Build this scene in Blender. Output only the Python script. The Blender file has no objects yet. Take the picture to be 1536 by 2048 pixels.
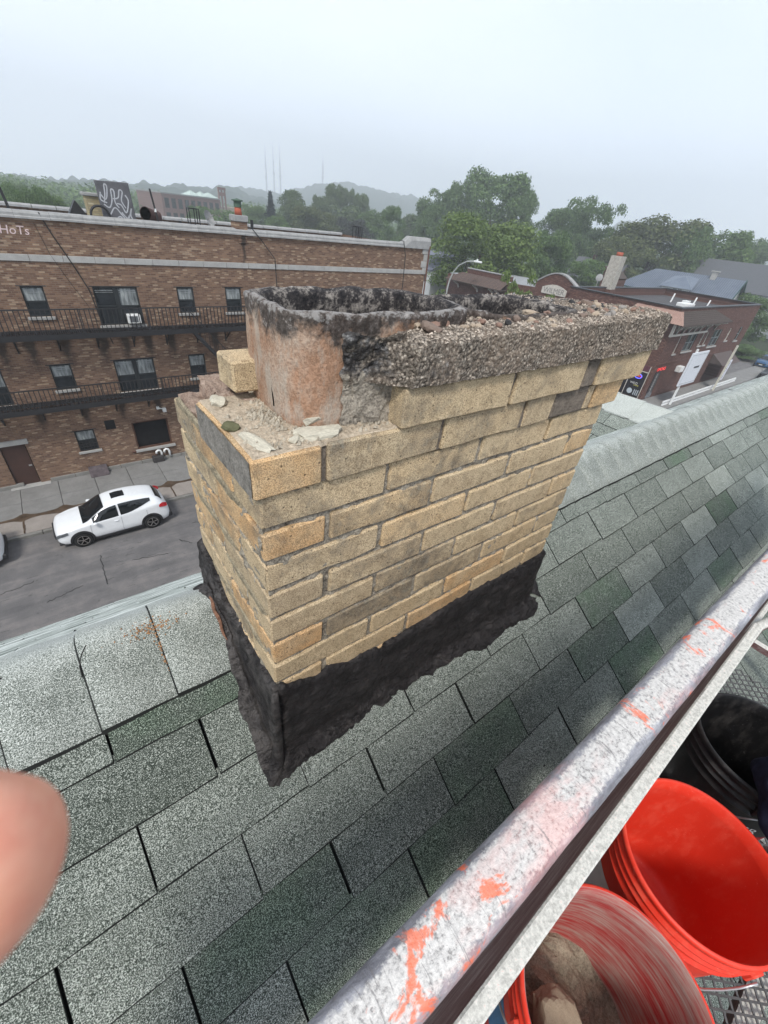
import bpy, math, random
import numpy as np
from mathutils import Vector, Matrix, noise as mn

scene = bpy.context.scene
H = 12.336                      # camera height above the street, metres
# ---------------------------------------------------------------- camera
cam = bpy.data.cameras.new('camera')
cam.sensor_fit = 'HORIZONTAL'; cam.sensor_width = 36.0; cam.lens = 827.0 / 1536.0 * 36.0
cam.clip_start = 0.01; cam.clip_end = 9000
cam.dof.use_dof = True; cam.dof.focus_distance = 1.15; cam.dof.aperture_fstop = 22
camo = bpy.data.objects.new('camera', cam); scene.collection.objects.link(camo)
RX = Vector((0.79649099, 0.28275758, -0.53446259))
RY = Vector((-0.5966296, 0.5110246, -0.61877862))
RZ = Vector((0.09815919, 0.81172779, 0.57572803))
M = Matrix((RX, RY, RZ)).to_4x4(); M.translation = Vector((0, 0, H)); camo.matrix_world = M
scene.camera = camo
# ---------------------------------------------------------------- light
SUN_EL, SUN_AZ = 52.0, 228.0        # azimuth: compass of the sun, counted from +Y clockwise
w = bpy.data.worlds.new('World'); scene.world = w; w.use_nodes = True
nt = w.node_tree; nt.nodes.clear()
out = nt.nodes.new('ShaderNodeOutputWorld'); bg = nt.nodes.new('ShaderNodeBackground')
sky = nt.nodes.new('ShaderNodeTexSky'); sky.sky_type = 'NISHITA'; sky.sun_disc = False
sky.sun_elevation = math.radians(SUN_EL); sky.sun_rotation = math.radians(SUN_AZ)
sky.air_density = 1.0; sky.dust_density = 3.0; sky.altitude = 100
tc = nt.nodes.new('ShaderNodeTexCoord'); no = nt.nodes.new('ShaderNodeTexNoise')
no.inputs['Scale'].default_value = 1.6; no.inputs['Detail'].default_value = 4; no.inputs['Roughness'].default_value = .5
mp = nt.nodes.new('ShaderNodeMapping'); mp.inputs['Scale'].default_value = (1, 1, 2.2)
nt.links.new(tc.outputs['Generated'], mp.inputs[0]); nt.links.new(mp.outputs[0], no.inputs['Vector'])
cr = nt.nodes.new('ShaderNodeValToRGB')
cr.color_ramp.elements[0].position = .3; cr.color_ramp.elements[0].color = (7.6, 8.6, 10.2, 1)
cr.color_ramp.elements[1].position = .7; cr.color_ramp.elements[1].color = (9.3, 10.0, 11.2, 1)
nt.links.new(no.outputs[0], cr.inputs[0])
mx = nt.nodes.new('ShaderNodeMix'); mx.data_type = 'RGBA'; mx.inputs[0].default_value = .88
nt.links.new(sky.outputs[0], mx.inputs[6]); nt.links.new(cr.outputs[0], mx.inputs[7])
sp_ = nt.nodes.new('ShaderNodeSeparateXYZ'); nt.links.new(tc.outputs['Generated'], sp_.inputs[0])
mr_ = nt.nodes.new('ShaderNodeMapRange'); nt.links.new(sp_.outputs[2], mr_.inputs[0])
for i_, v_ in enumerate((0.0, .62, 1.28, .60)): mr_.inputs[i_ + 1].default_value = v_
vm_ = nt.nodes.new('ShaderNodeVectorMath'); vm_.operation = 'SCALE'; nt.links.new(mx.outputs[2], vm_.inputs[0]); nt.links.new(mr_.outputs[0], vm_.inputs['Scale'])
nt.links.new(vm_.outputs[0], bg.inputs[0]); bg.inputs[1].default_value = 0.104
nt.links.new(bg.outputs[0], out.inputs[0])
sl = bpy.data.lights.new('sun', 'SUN'); sl.energy = 2.4; sl.angle = math.radians(12); sl.color = (1, .96, .9)
so = bpy.data.objects.new('sun', sl); scene.collection.objects.link(so)
az = math.radians(SUN_AZ); el = math.radians(SUN_EL)
sd = Vector((math.sin(az) * math.cos(el), math.cos(az) * math.cos(el), math.sin(el)))
so.rotation_euler = sd.to_track_quat('Z', 'Y').to_euler()
scene.view_settings.view_transform = 'Standard'; scene.view_settings.look = 'None'
scene.view_settings.exposure = 0.55; scene.view_settings.gamma = 1.0; scene.view_settings.use_curve_mapping = False
scene.render.engine = 'CYCLES'
scene.cycles.max_bounces = 6; scene.cycles.diffuse_bounces = 3; scene.cycles.glossy_bounces = 2
scene.cycles.transmission_bounces = 3; scene.cycles.volume_bounces = 2; scene.cycles.transparent_max_bounces = 6
scene.cycles.use_denoising = True
scene.cycles.volume_step_rate = 20; scene.cycles.volume_max_steps = 32

# ---------------------------------------------------------------- helpers
C = scene.collection
R = random.Random(7)
def pix(px, py):
    """direction from the camera through a pixel of the 1536 x 2048 photograph"""
    c = Vector(((px - 768) / 827.0, -(py - 1024) / 827.0, -1.0))
    return Vector((RX.dot(c), RY.dot(c), RZ.dot(c)))
def put(o, label=None, cat=None, group=None, kind=None):
    if label: o['label'] = label
    if cat: o['category'] = cat
    if group: o['group'] = group
    if kind: o['kind'] = kind
    return o
def empty(name, loc=(0, 0, 0), rz=0, label=None, cat=None, group=None):
    o = bpy.data.objects.new(name, None); C.objects.link(o)
    o.location = loc; o.rotation_euler = (0, 0, rz); o.empty_display_size = .1
    return put(o, label, cat, group)
def setmats(me, mats):
    for m in (mats if isinstance(mats, (list, tuple)) else [mats]): me.materials.append(m)
def obj(name, me, parent=None, loc=(0, 0, 0), rot=(0, 0, 0)):
    o = bpy.data.objects.new(name, me); C.objects.link(o)
    if parent: o.parent = parent
    o.location = loc; o.rotation_euler = rot
    return o
def npmesh(name, V, F, mats, smooth=False, mi=None):
    """V (n,3); F (m,4) or (m,3) arrays"""
    V = np.asarray(V, np.float32); F = np.asarray(F, np.int32)
    me = bpy.data.meshes.new(name); k = F.shape[1]
    me.vertices.add(len(V)); me.vertices.foreach_set('co', V.ravel())
    me.loops.add(F.size); me.loops.foreach_set('vertex_index', F.ravel())
    me.polygons.add(len(F)); me.polygons.foreach_set('loop_start', np.arange(len(F), dtype=np.int32) * k)
    if mi is not None: me.polygons.foreach_set('material_index', np.asarray(mi, np.int32))
    me.polygons.foreach_set('use_smooth', np.full(len(F), smooth))
    me.update(calc_edges=True); me.validate(); setmats(me, mats)
    return me
class MB:
    """collects simple shapes into one mesh"""
    def __init__(s): s.v = []; s.f = []; s.m = []; s.smooth = False
    def add(s, vs, fs, mi=0):
        n = len(s.v); s.v += [tuple(v) for v in vs]; s.f += [tuple(i + n for i in f) for f in fs]; s.m += [mi] * len(fs)
    def box(s, a, b, mi=0):
        x0, y0, z0 = a; x1, y1, z1 = b
        s.add([(x0, y0, z0), (x1, y0, z0), (x1, y1, z0), (x0, y1, z0), (x0, y0, z1), (x1, y0, z1), (x1, y1, z1), (x0, y1, z1)],
              [(0, 3, 2, 1), (4, 5, 6, 7), (0, 1, 5, 4), (1, 2, 6, 5), (2, 3, 7, 6), (3, 0, 4, 7)], mi)
        return s
    def bbox(s, a, b, c=.004, mi=0):
        """box with chamfered edges"""
        x0, y0, z0 = a; x1, y1, z1 = b
        vs = []; idx = {}
        for i, X in enumerate((x0, x1)):
            for j, Y in enumerate((y0, y1)):
                for k, Z in enumerate((z0, z1)):
                    sx, sy, sz = (c if not i else -c), (c if not j else -c), (c if not k else -c)
                    idx[i, j, k] = len(vs); vs += [(X, Y + sy, Z + sz), (X + sx, Y, Z + sz), (X + sx, Y + sy, Z)]
        g = lambda i, j, k, a: idx[i, j, k] + a
        fs = [(g(0, 0, 0, 0), g(0, 0, 1, 0), g(0, 1, 1, 0), g(0, 1, 0, 0)), (g(1, 0, 0, 0), g(1, 1, 0, 0), g(1, 1, 1, 0), g(1, 0, 1, 0)),
              (g(0, 0, 0, 1), g(1, 0, 0, 1), g(1, 0, 1, 1), g(0, 0, 1, 1)), (g(0, 1, 0, 1), g(0, 1, 1, 1), g(1, 1, 1, 1), g(1, 1, 0, 1)),
              (g(0, 0, 0, 2), g(0, 1, 0, 2), g(1, 1, 0, 2), g(1, 0, 0, 2)), (g(0, 0, 1, 2), g(1, 0, 1, 2), g(1, 1, 1, 2), g(0, 1, 1, 2))]
        for i in (0, 1):
            for j in (0, 1):
                fs.append((g(i, j, 0, 0), g(i, j, 1, 0), g(i, j, 1, 1), g(i, j, 0, 1)))
            for k in (0, 1):
                fs.append((g(i, 0, k, 0), g(i, 1, k, 0), g(i, 1, k, 2), g(i, 0, k, 2)))
        for j in (0, 1):
            for k in (0, 1):
                fs.append((g(0, j, k, 1), g(1, j, k, 1), g(1, j, k, 2), g(0, j, k, 2)))
        for i in (0, 1):
            for j in (0, 1):
                for k in (0, 1): fs.append((g(i, j, k, 0), g(i, j, k, 1), g(i, j, k, 2)))
        s.add(vs, fs, mi); return s
    def tube(s, pts, r, n=8, mi=0, cap=True, up=None):
        pts = [Vector(p) for p in pts]; N = len(pts); rr = r if isinstance(r, (list, tuple)) else [r] * N
        vs = []; fs = []
        T0 = (pts[1] - pts[0]).normalized(); ref = Vector(up) if up else (Vector((0, 0, 1)) if abs(T0.z) < .9 else Vector((1, 0, 0)))
        for i, p in enumerate(pts):
            T = (pts[min(i + 1, N - 1)] - pts[max(i - 1, 0)]).normalized()
            A = T.cross(ref).normalized(); B = A.cross(T)
            ref = B
            for k in range(n):
                a = 2 * math.pi * k / n; vs.append(p + (A * math.cos(a) + B * math.sin(a)) * rr[i])
        for i in range(N - 1):
            for k in range(n): fs.append((i * n + k, i * n + (k + 1) % n, (i + 1) * n + (k + 1) % n, (i + 1) * n + k))
        if cap: fs.append(tuple(range(n))[::-1]); fs.append(tuple((N - 1) * n + k for k in range(n)))
        s.add(vs, fs, mi); return s
    def bar(s, p, q, w, h=None, mi=0, up=(0, 0, 1)):
        """square section bar from p to q"""
        h = h or w; p = Vector(p); q = Vector(q); T = (q - p).normalized(); up = Vector(up)
        if abs(T.dot(up)) > .98: up = Vector((1, 0, 0))
        A = T.cross(up).normalized() * w / 2; B = A.cross(T).normalized() * h / 2
        vs = [p - A - B, p + A - B, p + A + B, p - A + B, q - A - B, q + A - B, q + A + B, q - A + B]
        s.add(vs, [(0, 1, 2, 3), (7, 6, 5, 4), (0, 4, 5, 1), (1, 5, 6, 2), (2, 6, 7, 3), (3, 7, 4, 0)], mi); return s
    def prism(s, poly, axis, a, b, mi=0):
        """poly of 2d points extruded along axis (0,1,2) from a to b"""
        def P(u, v, t):
            return ((t, u, v), (u, t, v), (u, v, t))[axis]
        n = len(poly); vs = [P(u, v, a) for u, v in poly] + [P(u, v, b) for u, v in poly]
        fs = [tuple(range(n))[::-1], tuple(range(n, 2 * n))] + [(i, (i + 1) % n, n + (i + 1) % n, n + i) for i in range(n)]
        s.add(vs, fs, mi); return s
    def lathe(s, prof, n=48, cx=0, cy=0, mi=0, closed=False):
        vs = []; fs = []; m = len(prof)
        for r, z in prof:
            for k in range(n):
                a = 2 * math.pi * k / n; vs.append((cx + r * math.cos(a), cy + r * math.sin(a), z))
        for i in range(m - 1 + (1 if closed else 0)):
            j = (i + 1) % m
            for k in range(n): fs.append((i * n + k, i * n + (k + 1) % n, j * n + (k + 1) % n, j * n + k))
        s.add(vs, fs, mi); return s
    def mesh(s, name, mats, smooth=False):
        me = bpy.data.meshes.new(name); me.from_pydata(s.v, [], s.f)
        me.polygons.foreach_set('material_index', s.m)
        me.polygons.foreach_set('use_smooth', [smooth] * len(s.f))
        me.update(); setmats(me, mats)
        if smooth == 'auto': pass
        return me
    def build(s, name, mats, parent=None, loc=(0, 0, 0), rot=(0, 0, 0), smooth=False):
        return obj(name, s.mesh(name, mats, bool(smooth)), parent, loc, rot)
def recalc(me):
    import bmesh
    b = bmesh.new(); b.from_mesh(me); bmesh.ops.recalc_face_normals(b, faces=b.faces); b.to_mesh(me); b.free(); return me
def rock(name, mats, sx, sy, sz, seed=0, sub=2, rough=.25):
    """rough stone: displaced ico sphere"""
    import bmesh
    b = bmesh.new(); bmesh.ops.create_icosphere(b, subdivisions=sub, radius=1)
    off = Vector((seed * 3.7, seed * 1.3, seed * 2.1))
    for v in b.verts:
        n = v.co.normalized(); d = 1 + rough * mn.noise(n * 1.3 + off) * 1.6 + rough * .5 * mn.noise(n * 4 + off)
        m = max(abs(n.x), abs(n.y), abs(n.z)); q = n * d * (.55 + .45 / m)
        v.co = Vector((q.x * sx, q.y * sy, q.z * sz)) * .72
    me = bpy.data.meshes.new(name); b.to_mesh(me); b.free(); setmats(me, mats); return me
_fontc = {}
def textmesh(s, size, mats, depth=0.0, fn=None, name='lettering', align='CENTER', italic=0):
    cu = bpy.data.curves.new('t', 'FONT'); cu.body = s; cu.size = size; cu.align_x = align; cu.align_y = 'CENTER'; cu.extrude = depth
    cu.shear = italic; cu.resolution_u = 3
    o = bpy.data.objects.new('t', cu); C.objects.link(o); dg = bpy.context.evaluated_depsgraph_get()
    me = bpy.data.meshes.new_from_object(o.evaluated_get(dg)); bpy.data.objects.remove(o); me.name = name
    me.materials.clear(); setmats(me, mats)
    if fn:
        for v in me.vertices: v.co = fn(v.co)
    return me

# ---------------------------------------------------------------- materials
class NT:
    def __init__(s, name, rough=.8, spec=.3, metal=0):
        s.m = bpy.data.materials.new(name); s.m.use_nodes = True; s.t = s.m.node_tree; s.t.nodes.clear()
        s.o = s.t.nodes.new('ShaderNodeOutputMaterial'); s.b = s.t.nodes.new('ShaderNodeBsdfPrincipled')
        s.t.links.new(s.b.outputs[0], s.o.inputs[0])
        s.b.inputs['Roughness'].default_value = rough; s.b.inputs['Specular IOR Level'].default_value = spec; s.b.inputs['Metallic'].default_value = metal
        s._co = None
    def n(s, k): return s.t.nodes.new('ShaderNode' + k)
    def link(s, a, b): s.t.links.new(a, b)
    def co(s, scale=None, uniq=False, src='Object'):
        t = s.n('TexCoord').outputs[src]
        if uniq:
            oi = s.n('ObjectInfo'); ml = s.n('VectorMath'); ml.operation = 'SCALE'; s.link(oi.outputs['Location'], ml.inputs[0]); ml.inputs['Scale'].default_value = 7.3
            ad = s.n('VectorMath'); s.link(t, ad.inputs[0]); s.link(ml.outputs[0], ad.inputs[1]); t = ad.outputs[0]
        if scale:
            m = s.n('VectorMath'); m.operation = 'MULTIPLY'; s.link(t, m.inputs[0]); m.inputs[1].default_value = scale; t = m.outputs[0]
        return t
    def noise(s, co, scale, detail=3, rough=.6, dist=0):
        n = s.n('TexNoise'); s.link(co, n.inputs['Vector']); n.inputs['Scale'].default_value = scale
        n.inputs['Detail'].default_value = detail; n.inputs['Roughness'].default_value = rough; n.inputs['Distortion'].default_value = dist
        return n.outputs[0]
    def vor(s, co, scale, feat='F1', out='Distance', rnd=1):
        n = s.n('TexVoronoi'); n.feature = feat; s.link(co, n.inputs['Vector']); n.inputs['Scale'].default_value = scale; n.inputs['Randomness'].default_value = rnd
        return n.outputs[out]
    def ramp(s, fac, stops, interp='LINEAR'):
        r = s.n('ValToRGB'); r.color_ramp.interpolation = interp; e = r.color_ramp.elements
        while len(e) < len(stops): e.new(.5)
        for i, (p, c) in enumerate(stops):
            e[i].position = p; e[i].color = (c, c, c, 1) if isinstance(c, (int, float)) else (*c, 1)
        s.link(fac, r.inputs[0]); return r.outputs[0]
    def mix(s, fac, a, b, mode='MIX'):
        m = s.n('Mix'); m.data_type = 'RGBA'; m.blend_type = mode; m.clamp_factor = True
        for ix, v in ((0, fac), (6, a), (7, b)):
            sock = m.inputs[ix]
            if isinstance(v, bpy.types.NodeSocket): s.link(v, sock)
            elif isinstance(v, (int, float)): sock.default_value = v if ix == 0 else (v, v, v, 1)
            else: sock.default_value = (*v, 1)
        return m.outputs[2]
    def math(s, op, a, b=None):
        m = s.n('Math'); m.operation = op
        for sock, v in ((m.inputs[0], a), (m.inputs[1], b)):
            if v is None: continue
            if isinstance(v, bpy.types.NodeSocket): s.link(v, sock)
            else: sock.default_value = v
        return m.outputs[0]
    def attr(s, name):
        a = s.n('Attribute'); a.attribute_type = 'OBJECT'; a.attribute_name = name; return a.outputs['Fac']
    def col(s, c):
        if isinstance(c, bpy.types.NodeSocket): s.link(c, s.b.inputs['Base Color'])
        else: s.b.inputs['Base Color'].default_value = (*c, 1)
        return s
    def rgh(s, c): s.link(c, s.b.inputs['Roughness']); return s
    def bump(s, h, st=.3, dist=.01, prev=None):
        b = s.n('Bump'); b.inputs['Strength'].default_value = st; b.inputs['Distance'].default_value = dist; s.link(h, b.inputs['Height'])
        if prev: s.link(prev, b.inputs['Normal'])
        s.link(b.outputs[0], s.b.inputs['Normal']); return b.outputs[0]
    def sep(s, v):
        n = s.n('SeparateXYZ'); s.link(v, n.inputs[0]); return n.outputs
    def comb(s, x, y, z=0.0):
        n = s.n('CombineXYZ')
        for i, v in enumerate((x, y, z)):
            if isinstance(v, bpy.types.NodeSocket): s.link(v, n.inputs[i])
            else: n.inputs[i].default_value = v
        return n.outputs[0]
MT = {}
def plain(name, c, rough=.7, spec=.3, metal=0, var=.12, scale=6, emit=None):
    """one colour with a little mottling"""
    if name in MT: return MT[name]
    s = NT(name, rough, spec, metal); co = s.co(uniq=True)
    f = s.noise(co, scale, 5, .65)
    lo = tuple(max(0, x * (1 - var * 2)) for x in c); hi = tuple(min(1, x * (1 + var * 2)) for x in c)
    s.col(s.ramp(f, [(.25, lo), (.75, hi)]))
    s.bump(s.noise(co, scale * 6, 3), .15, .004)
    if emit: s.b.inputs['Emission Color'].default_value = (*emit[0], 1); s.b.inputs['Emission Strength'].default_value = emit[1]
    MT[name] = s.m; return s.m

# chimney brick: buff to orange with iron spots
def m_brick():
    s = NT('buff_brick', .88, .25); co = s.co(uniq=True)
    tone = s.attr('tone'); dirt = s.attr('dirt')
    base = s.ramp(tone, [(0, (.46, .36, .24)), (.35, (.59, .455, .285)), (.65, (.62, .44, .25)), (1, (.62, .37, .175))])
    v = s.noise(co, 14, 4, .6)
    base = s.mix(s.ramp(v, [(.40, 0), (.65, .5)]), base, (.66, .54, .36)); v2 = s.noise(co, 33, 5, .75); base = s.mix(s.ramp(v2, [(.36, .5), (.50, 0)]), base, (.24, .18, .11))
    g = s.noise(co, 480, 2, .7)
    base = s.mix(s.ramp(g, [(.40, .7), (.53, 0)]), base, (.16, .11, .06))
    base = s.mix(s.ramp(g, [(.56, 0), (.70, .5)]), base, (.72, .60, .40))
    sp = s.vor(co, 75); base = s.mix(s.ramp(sp, [(.08, .8), (.17, 0)]), base, (.05, .035, .025))
    st = s.noise(co, 9, 6, .75, .3)
    dm = s.ramp(s.math('ADD', st, s.math('MULTIPLY', s.math('SUBTRACT', dirt, .43), .6)), [(.5, 0), (.72, .8)])
    base = s.mix(dm, base, (.085, .075, .065))
    gn = s.noise(co, 60, 5, .8); base = s.mix(s.math('MULTIPLY', dm, s.ramp(gn, [(.5, 0), (.6, .7)])), base, (.3, .28, .22))
    s.col(base)
    h = s.mix(.5, g, s.noise(co, 130, 4, .7)); n1 = s.bump(h, .55, .0025); s.bump(s.ramp(sp, [(.05, 0), (.2, 1)]), .3, .0015, n1)
    return s.m
def m_mortar(name='old_mortar', light=(.42, .38, .31), dark=(.06, .052, .045), bias=.5):
    s = NT(name, .95, .15); co = s.co()
    a = s.noise(co, 35, 6, .75); b = s.noise(co, 260, 4, .8)
    c = s.ramp(s.mix(.55, a, b), [(bias - .12, dark), (bias - .02, tuple((x + y) / 2 for x, y in zip(light, dark))), (bias + .08, light), (bias + .2, tuple(min(1, x * 1.35) for x in light))])
    s.col(c); n1 = s.bump(b, .9, .004); s.bump(a, .8, .01, n1)
    return s.m
def m_crown():
    s = NT('weathered_cement', .95, .2); co = s.co()
    a = s.noise(co, 210, 4, .75); b = s.noise(co, 12, 5, .7); v = s.vor(co, 165)
    c = s.ramp(a, [(.38, (.06, .05, .042)), (.46, (.23, .19, .155)), (.54, (.45, .385, .315)), (.65, (.70, .63, .54))])
    c = s.mix(s.ramp(v, [(.28, 0), (.55, .6)]), c, (.05, .043, .037))
    c = s.mix(s.ramp(b, [(.45, 0), (.65, .35)]), c, (.36, .27, .2))
    # soot and bitumen near the two flues
    x, y, z = s.sep(co)
    soot = s.math('ADD', s.math('MULTIPLY', s.math('SUBTRACT', .475, x), 5.0), s.math('MULTIPLY', s.math('SUBTRACT', b, .5), 3.4))
    soot2 = s.math('ADD', s.math('MULTIPLY', s.math('SUBTRACT', y, .66), 6.0), s.math('MULTIPLY', s.math('SUBTRACT', b, .5), 3.0))
    up = s.ramp(z, [(0, 0), (1, 1)])
    sf = s.math('MAXIMUM', soot, soot2); zf = s.math('MULTIPLY', s.math('ADD', z, .21), 22.0)
    sf = s.math('MINIMUM', sf, zf)
    blk = s.ramp(s.noise(co, 55, 5, .7), [(.40, (.02, .02, .022)), (.53, (.085, .083, .085)), (.63, (.33, .33, .33))])
    c = s.mix(s.ramp(sf, [(.25, 0), (.6, .92)]), c, blk)
    s.col(c); n1 = s.bump(a, 1.0, .005); s.bump(v, .8, .004, n1)
    return s.m
def m_flue():
    s = NT('clay_flue', .9, .25); co = s.co()
    x, y, z = s.sep(co)
    a = s.noise(s.co((1, 1, .6)), 12, 6, .7); g = s.noise(co, 240, 3, .7)
    c = s.ramp(a, [(.3, (.27, .18, .125)), (.45, (.38, .225, .145)), (.56, (.44, .32, .24)), (.72, (.52, .45, .37))])
    c = s.mix(s.ramp(g, [(.42, .45), (.55, 0)]), c, (.14, .08, .05))
    gr = s.ramp(s.noise(s.co((1, 1, .35)), 22, 5, .75), [(.48, 0), (.6, .7)])
    c = s.mix(gr, c, (.42, .37, .31))
    top = s.math('ADD', s.math('MULTIPLY', s.math('ADD', z, .158), 26.0), s.math('MULTIPLY', s.math('SUBTRACT', s.noise(co, 22, 5, .7), .5), 3.2))
    c = s.mix(s.ramp(top, [(.2, 0), (.75, .93)]), c, s.ramp(s.noise(co, 90, 4, .75), [(.4, (.02, .019, .019)), (.6, (.09, .08, .075)), (.68, (.3, .28, .26))]))
    ash = s.math('ADD', s.math('MULTIPLY', s.math('ADD', z, .125), 60.0), s.math('MULTIPLY', s.math('SUBTRACT', s.noise(co, 80, 4, .7), .5), 4.0))
    c = s.mix(s.ramp(ash, [(.45, 0), (.95, .6)]), c, (.36, .35, .34))
    s.col(c); n1 = s.bump(g, .6, .003); s.bump(a, .8, .012, n1)
    return s.m
def m_soot():
    s = NT('sooty_clay', .85, .3); co = s.co(); a = s.noise(co, 34, 6, .75); b = s.noise(co, 150, 3, .7)
    s.col(s.ramp(s.mix(.3, a, b), [(.40, (.012, .012, .014)), (.5, (.05, .045, .045)), (.56, (.22, .2, .18)), (.68, (.42, .38, .34))]))
    s.bump(a, .8, .01); return s.m
def m_tar():
    s = NT('roofing_tar', .58, .35); co = s.co(); a = s.noise(co, 26, 6, .7, .6); b = s.noise(co, 120, 4, .7)
    c = s.ramp(a, [(.35, (.015, .013, .014)), (.55, (.032, .029, .030)), (.72, (.075, .066, .064))])
    c = s.mix(s.ramp(b, [(.66, 0), (.74, .55)]), c, (.22, .21, .2))
    x, y, z = s.sep(co)
    dusty = s.math('ADD', s.math('MULTIPLY', s.math('SUBTRACT', .215, x), 9.0), s.math('MULTIPLY', s.math('SUBTRACT', s.noise(co, 13, 5, .7), .5), 4.0))
    c = s.mix(s.ramp(dusty, [(.2, 0), (.9, .55)]), c, (.13, .12, .115))
    s.col(c); s.rgh(s.ramp(b, [(.3, .45), (.7, .85)]))
    n1 = s.bump(a, 1.0, .012); n2 = s.bump(b, .9, .005, n1)
    cr = s.vor(s.co((1, 1, 1)), 9, 'DISTANCE_TO_EDGE'); wv = s.noise(s.co((.35, 1, 1.6)), 30, 5, .8, 1.2); s.bump(s.ramp(wv, [(.42, 0), (.46, 1)]), 1.0, .006, n2)
    return s.m
def m_shingle():
    s = NT('granule_shingle', .9, .25); co = s.co(uniq=True)
    tone = s.attr('tone'); green = s.attr('green')
    g = s.noise(co, 640, 2, .75); g2 = s.noise(co, 400, 2, .7); big = s.noise(co, 7, 4, .6); g3 = s.noise(co, 95, 2, .7)
    gg = s.math('ADD', s.math('MULTIPLY', s.math('SUBTRACT', g2, .5), 1.0), s.math('ADD', s.math('MULTIPLY', s.math('SUBTRACT', g3, .5), .14), s.math('MULTIPLY', g, 1.0)))
    k = s.math('ADD', gg, s.math('ADD', s.math('MULTIPLY', s.math('SUBTRACT', tone, .5), .075), s.math('MULTIPLY', s.math('SUBTRACT', big, .5), .10)))
    c = s.ramp(k, [(.37, (.028, .036, .030)), (.48, (.095, .115, .097)), (.56, (.235, .262, .233)), (.67, (.56, .60, .555))])
    c = s.mix(s.math('MULTIPLY', green, s.ramp(big, [(.4, .3), (.6, .9)])), c, s.mix(1, c, (.55, .72, .56), 'MULTIPLY'))
    s.col(c); s.bump(s.mix(.5, g, g2), .7, .003)
    return s.m
def m_ridge():
    s = NT('granule_ridge', .9, .25); co = s.co(uniq=True)
    tc_ = s.co()
    g = s.noise(co, 620, 2, .75); g2 = s.noise(co, 380, 2, .7); big = s.noise(tc_, 3, 4, .6); x_, y_, z_ = s.sep(tc_)
    k = s.math('ADD', s.mix(.4, g, g2), s.math('MULTIPLY', s.math('SUBTRACT', big, .5), .14))
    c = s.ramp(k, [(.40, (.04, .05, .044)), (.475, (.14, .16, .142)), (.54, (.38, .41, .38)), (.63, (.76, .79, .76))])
    crest_light = s.math('ADD', s.math('MULTIPLY', s.math('SUBTRACT', y_, .745), 6.5), s.math('MULTIPLY', s.math('SUBTRACT', big, .5), 2.0)); c = s.mix(s.ramp(crest_light, [(.1, 0), (.95, .62)]), c, s.ramp(s.mix(.5, g, g2), [(.42, (.30, .325, .30)), (.55, (.66, .69, .66)), (.62, (.8, .82, .8))]))  # brightening of the crest under the sky, painted into the colour
    s.col(c); s.bump(s.mix(.5, g, g2), .7, .003)
    return s.m
def m_wallbrick(name, c1, c2, light, mort=(.23, .2, .175), w=.215, h=.072, axis='x', stains=()):
    s = NT(name, .9, .2); co = s.co(); x, y, z = s.sep(co); u = x if axis == 'x' else y
    b = s.n('TexBrick'); s.link(s.comb(u, z), b.inputs['Vector']); b.inputs['Scale'].default_value = 1
    b.inputs['Brick Width'].default_value = w; b.inputs['Row Height'].default_value = h; b.inputs['Mortar Size'].default_value = .008; b.inputs['Mortar Smooth'].default_value = .2
    b.inputs['Color1'].default_value = (0, 0, 0, 1); b.inputs['Color2'].default_value = (1, 1, 1, 1); b.inputs['Mortar'].default_value = (.5, .5, .5, 1); b.inputs['Bias'].default_value = 0
    f = b.outputs['Color']; big = s.noise(co, 1.1, 5, .65); med = s.noise(co, 7, 4, .6)
    c = s.ramp(f, [(0, c1), (.5, tuple((p + q) / 2 for p, q in zip(c1, c2))), (.86, c2), (.92, light), (1, light)])
    c = s.mix(s.ramp(big, [(.4, 0), (.7, .5)]), c, s.mix(1, c, (.62, .62, .64), 'MULTIPLY'))
    c = s.mix(s.ramp(med, [(.5, 0), (.7, .35)]), c, s.mix(1, c, (1.35, 1.25, 1.1), 'MULTIPLY'))
    c = s.mix(b.outputs['Fac'], c, mort)
    if stains:
        # rust-black run-off below the fire escape brackets: patches with a shape of their own on the wall
        wob = s.math('MULTIPLY', s.math('SUBTRACT', s.noise(co, 2.2, 4, .7), .5), .45)
        tot = None
        for sx, zt, ln, wd in stains:
            dx = s.math('ABSOLUTE', s.math('ADD', s.math('SUBTRACT', x, sx), wob))
            fx = s.math('SUBTRACT', 1, s.math('DIVIDE', dx, wd))
            t = s.math('DIVIDE', s.math('SUBTRACT', zt, z), ln)
            inside = s.math('MULTIPLY', s.math('GREATER_THAN', t, 0), s.math('SUBTRACT', 1.15, t))
            v = s.math('MULTIPLY', s.math('MAXIMUM', fx, 0), s.math('MAXIMUM', inside, 0))
            tot = v if tot is None else s.math('MAXIMUM', tot, v)
        c = s.mix(s.ramp(s.math('ADD', tot, s.math('MULTIPLY', s.math('SUBTRACT', med, .5), .2)), [(.12, 0), (.6, .85)]), c, (.028, .024, .022))
    s.col(c); s.bump(b.outputs['Fac'], .5, -.01)
    return s.m
def m_asphalt():
    s = NT('asphalt', .92, .2); co = s.co()
    a = s.noise(co, 1.1, 6, .7); b = s.noise(co, 55, 3, .7); st = s.noise(s.co((.12, 1, 1)), 1.6, 5, .65)
    c = s.ramp(s.mix(.5, a, st), [(.35, (.115, .112, .115)), (.5, (.165, .158, .158)), (.62, (.24, .222, .215))])
    c = s.mix(s.ramp(b, [(.45, .35), (.6, 0)]), c, (.05, .05, .05)); c = s.mix(s.ramp(b, [(.6, 0), (.72, .35)]), c, (.3, .29, .28))
    bl = s.noise(co, 2.7, 3, .5, .8); c = s.mix(s.ramp(bl, [(.67, 0), (.74, .5)]), c, (.05, .05, .052))
    s.col(c); s.bump(b, .4, .01); return s.m
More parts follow.
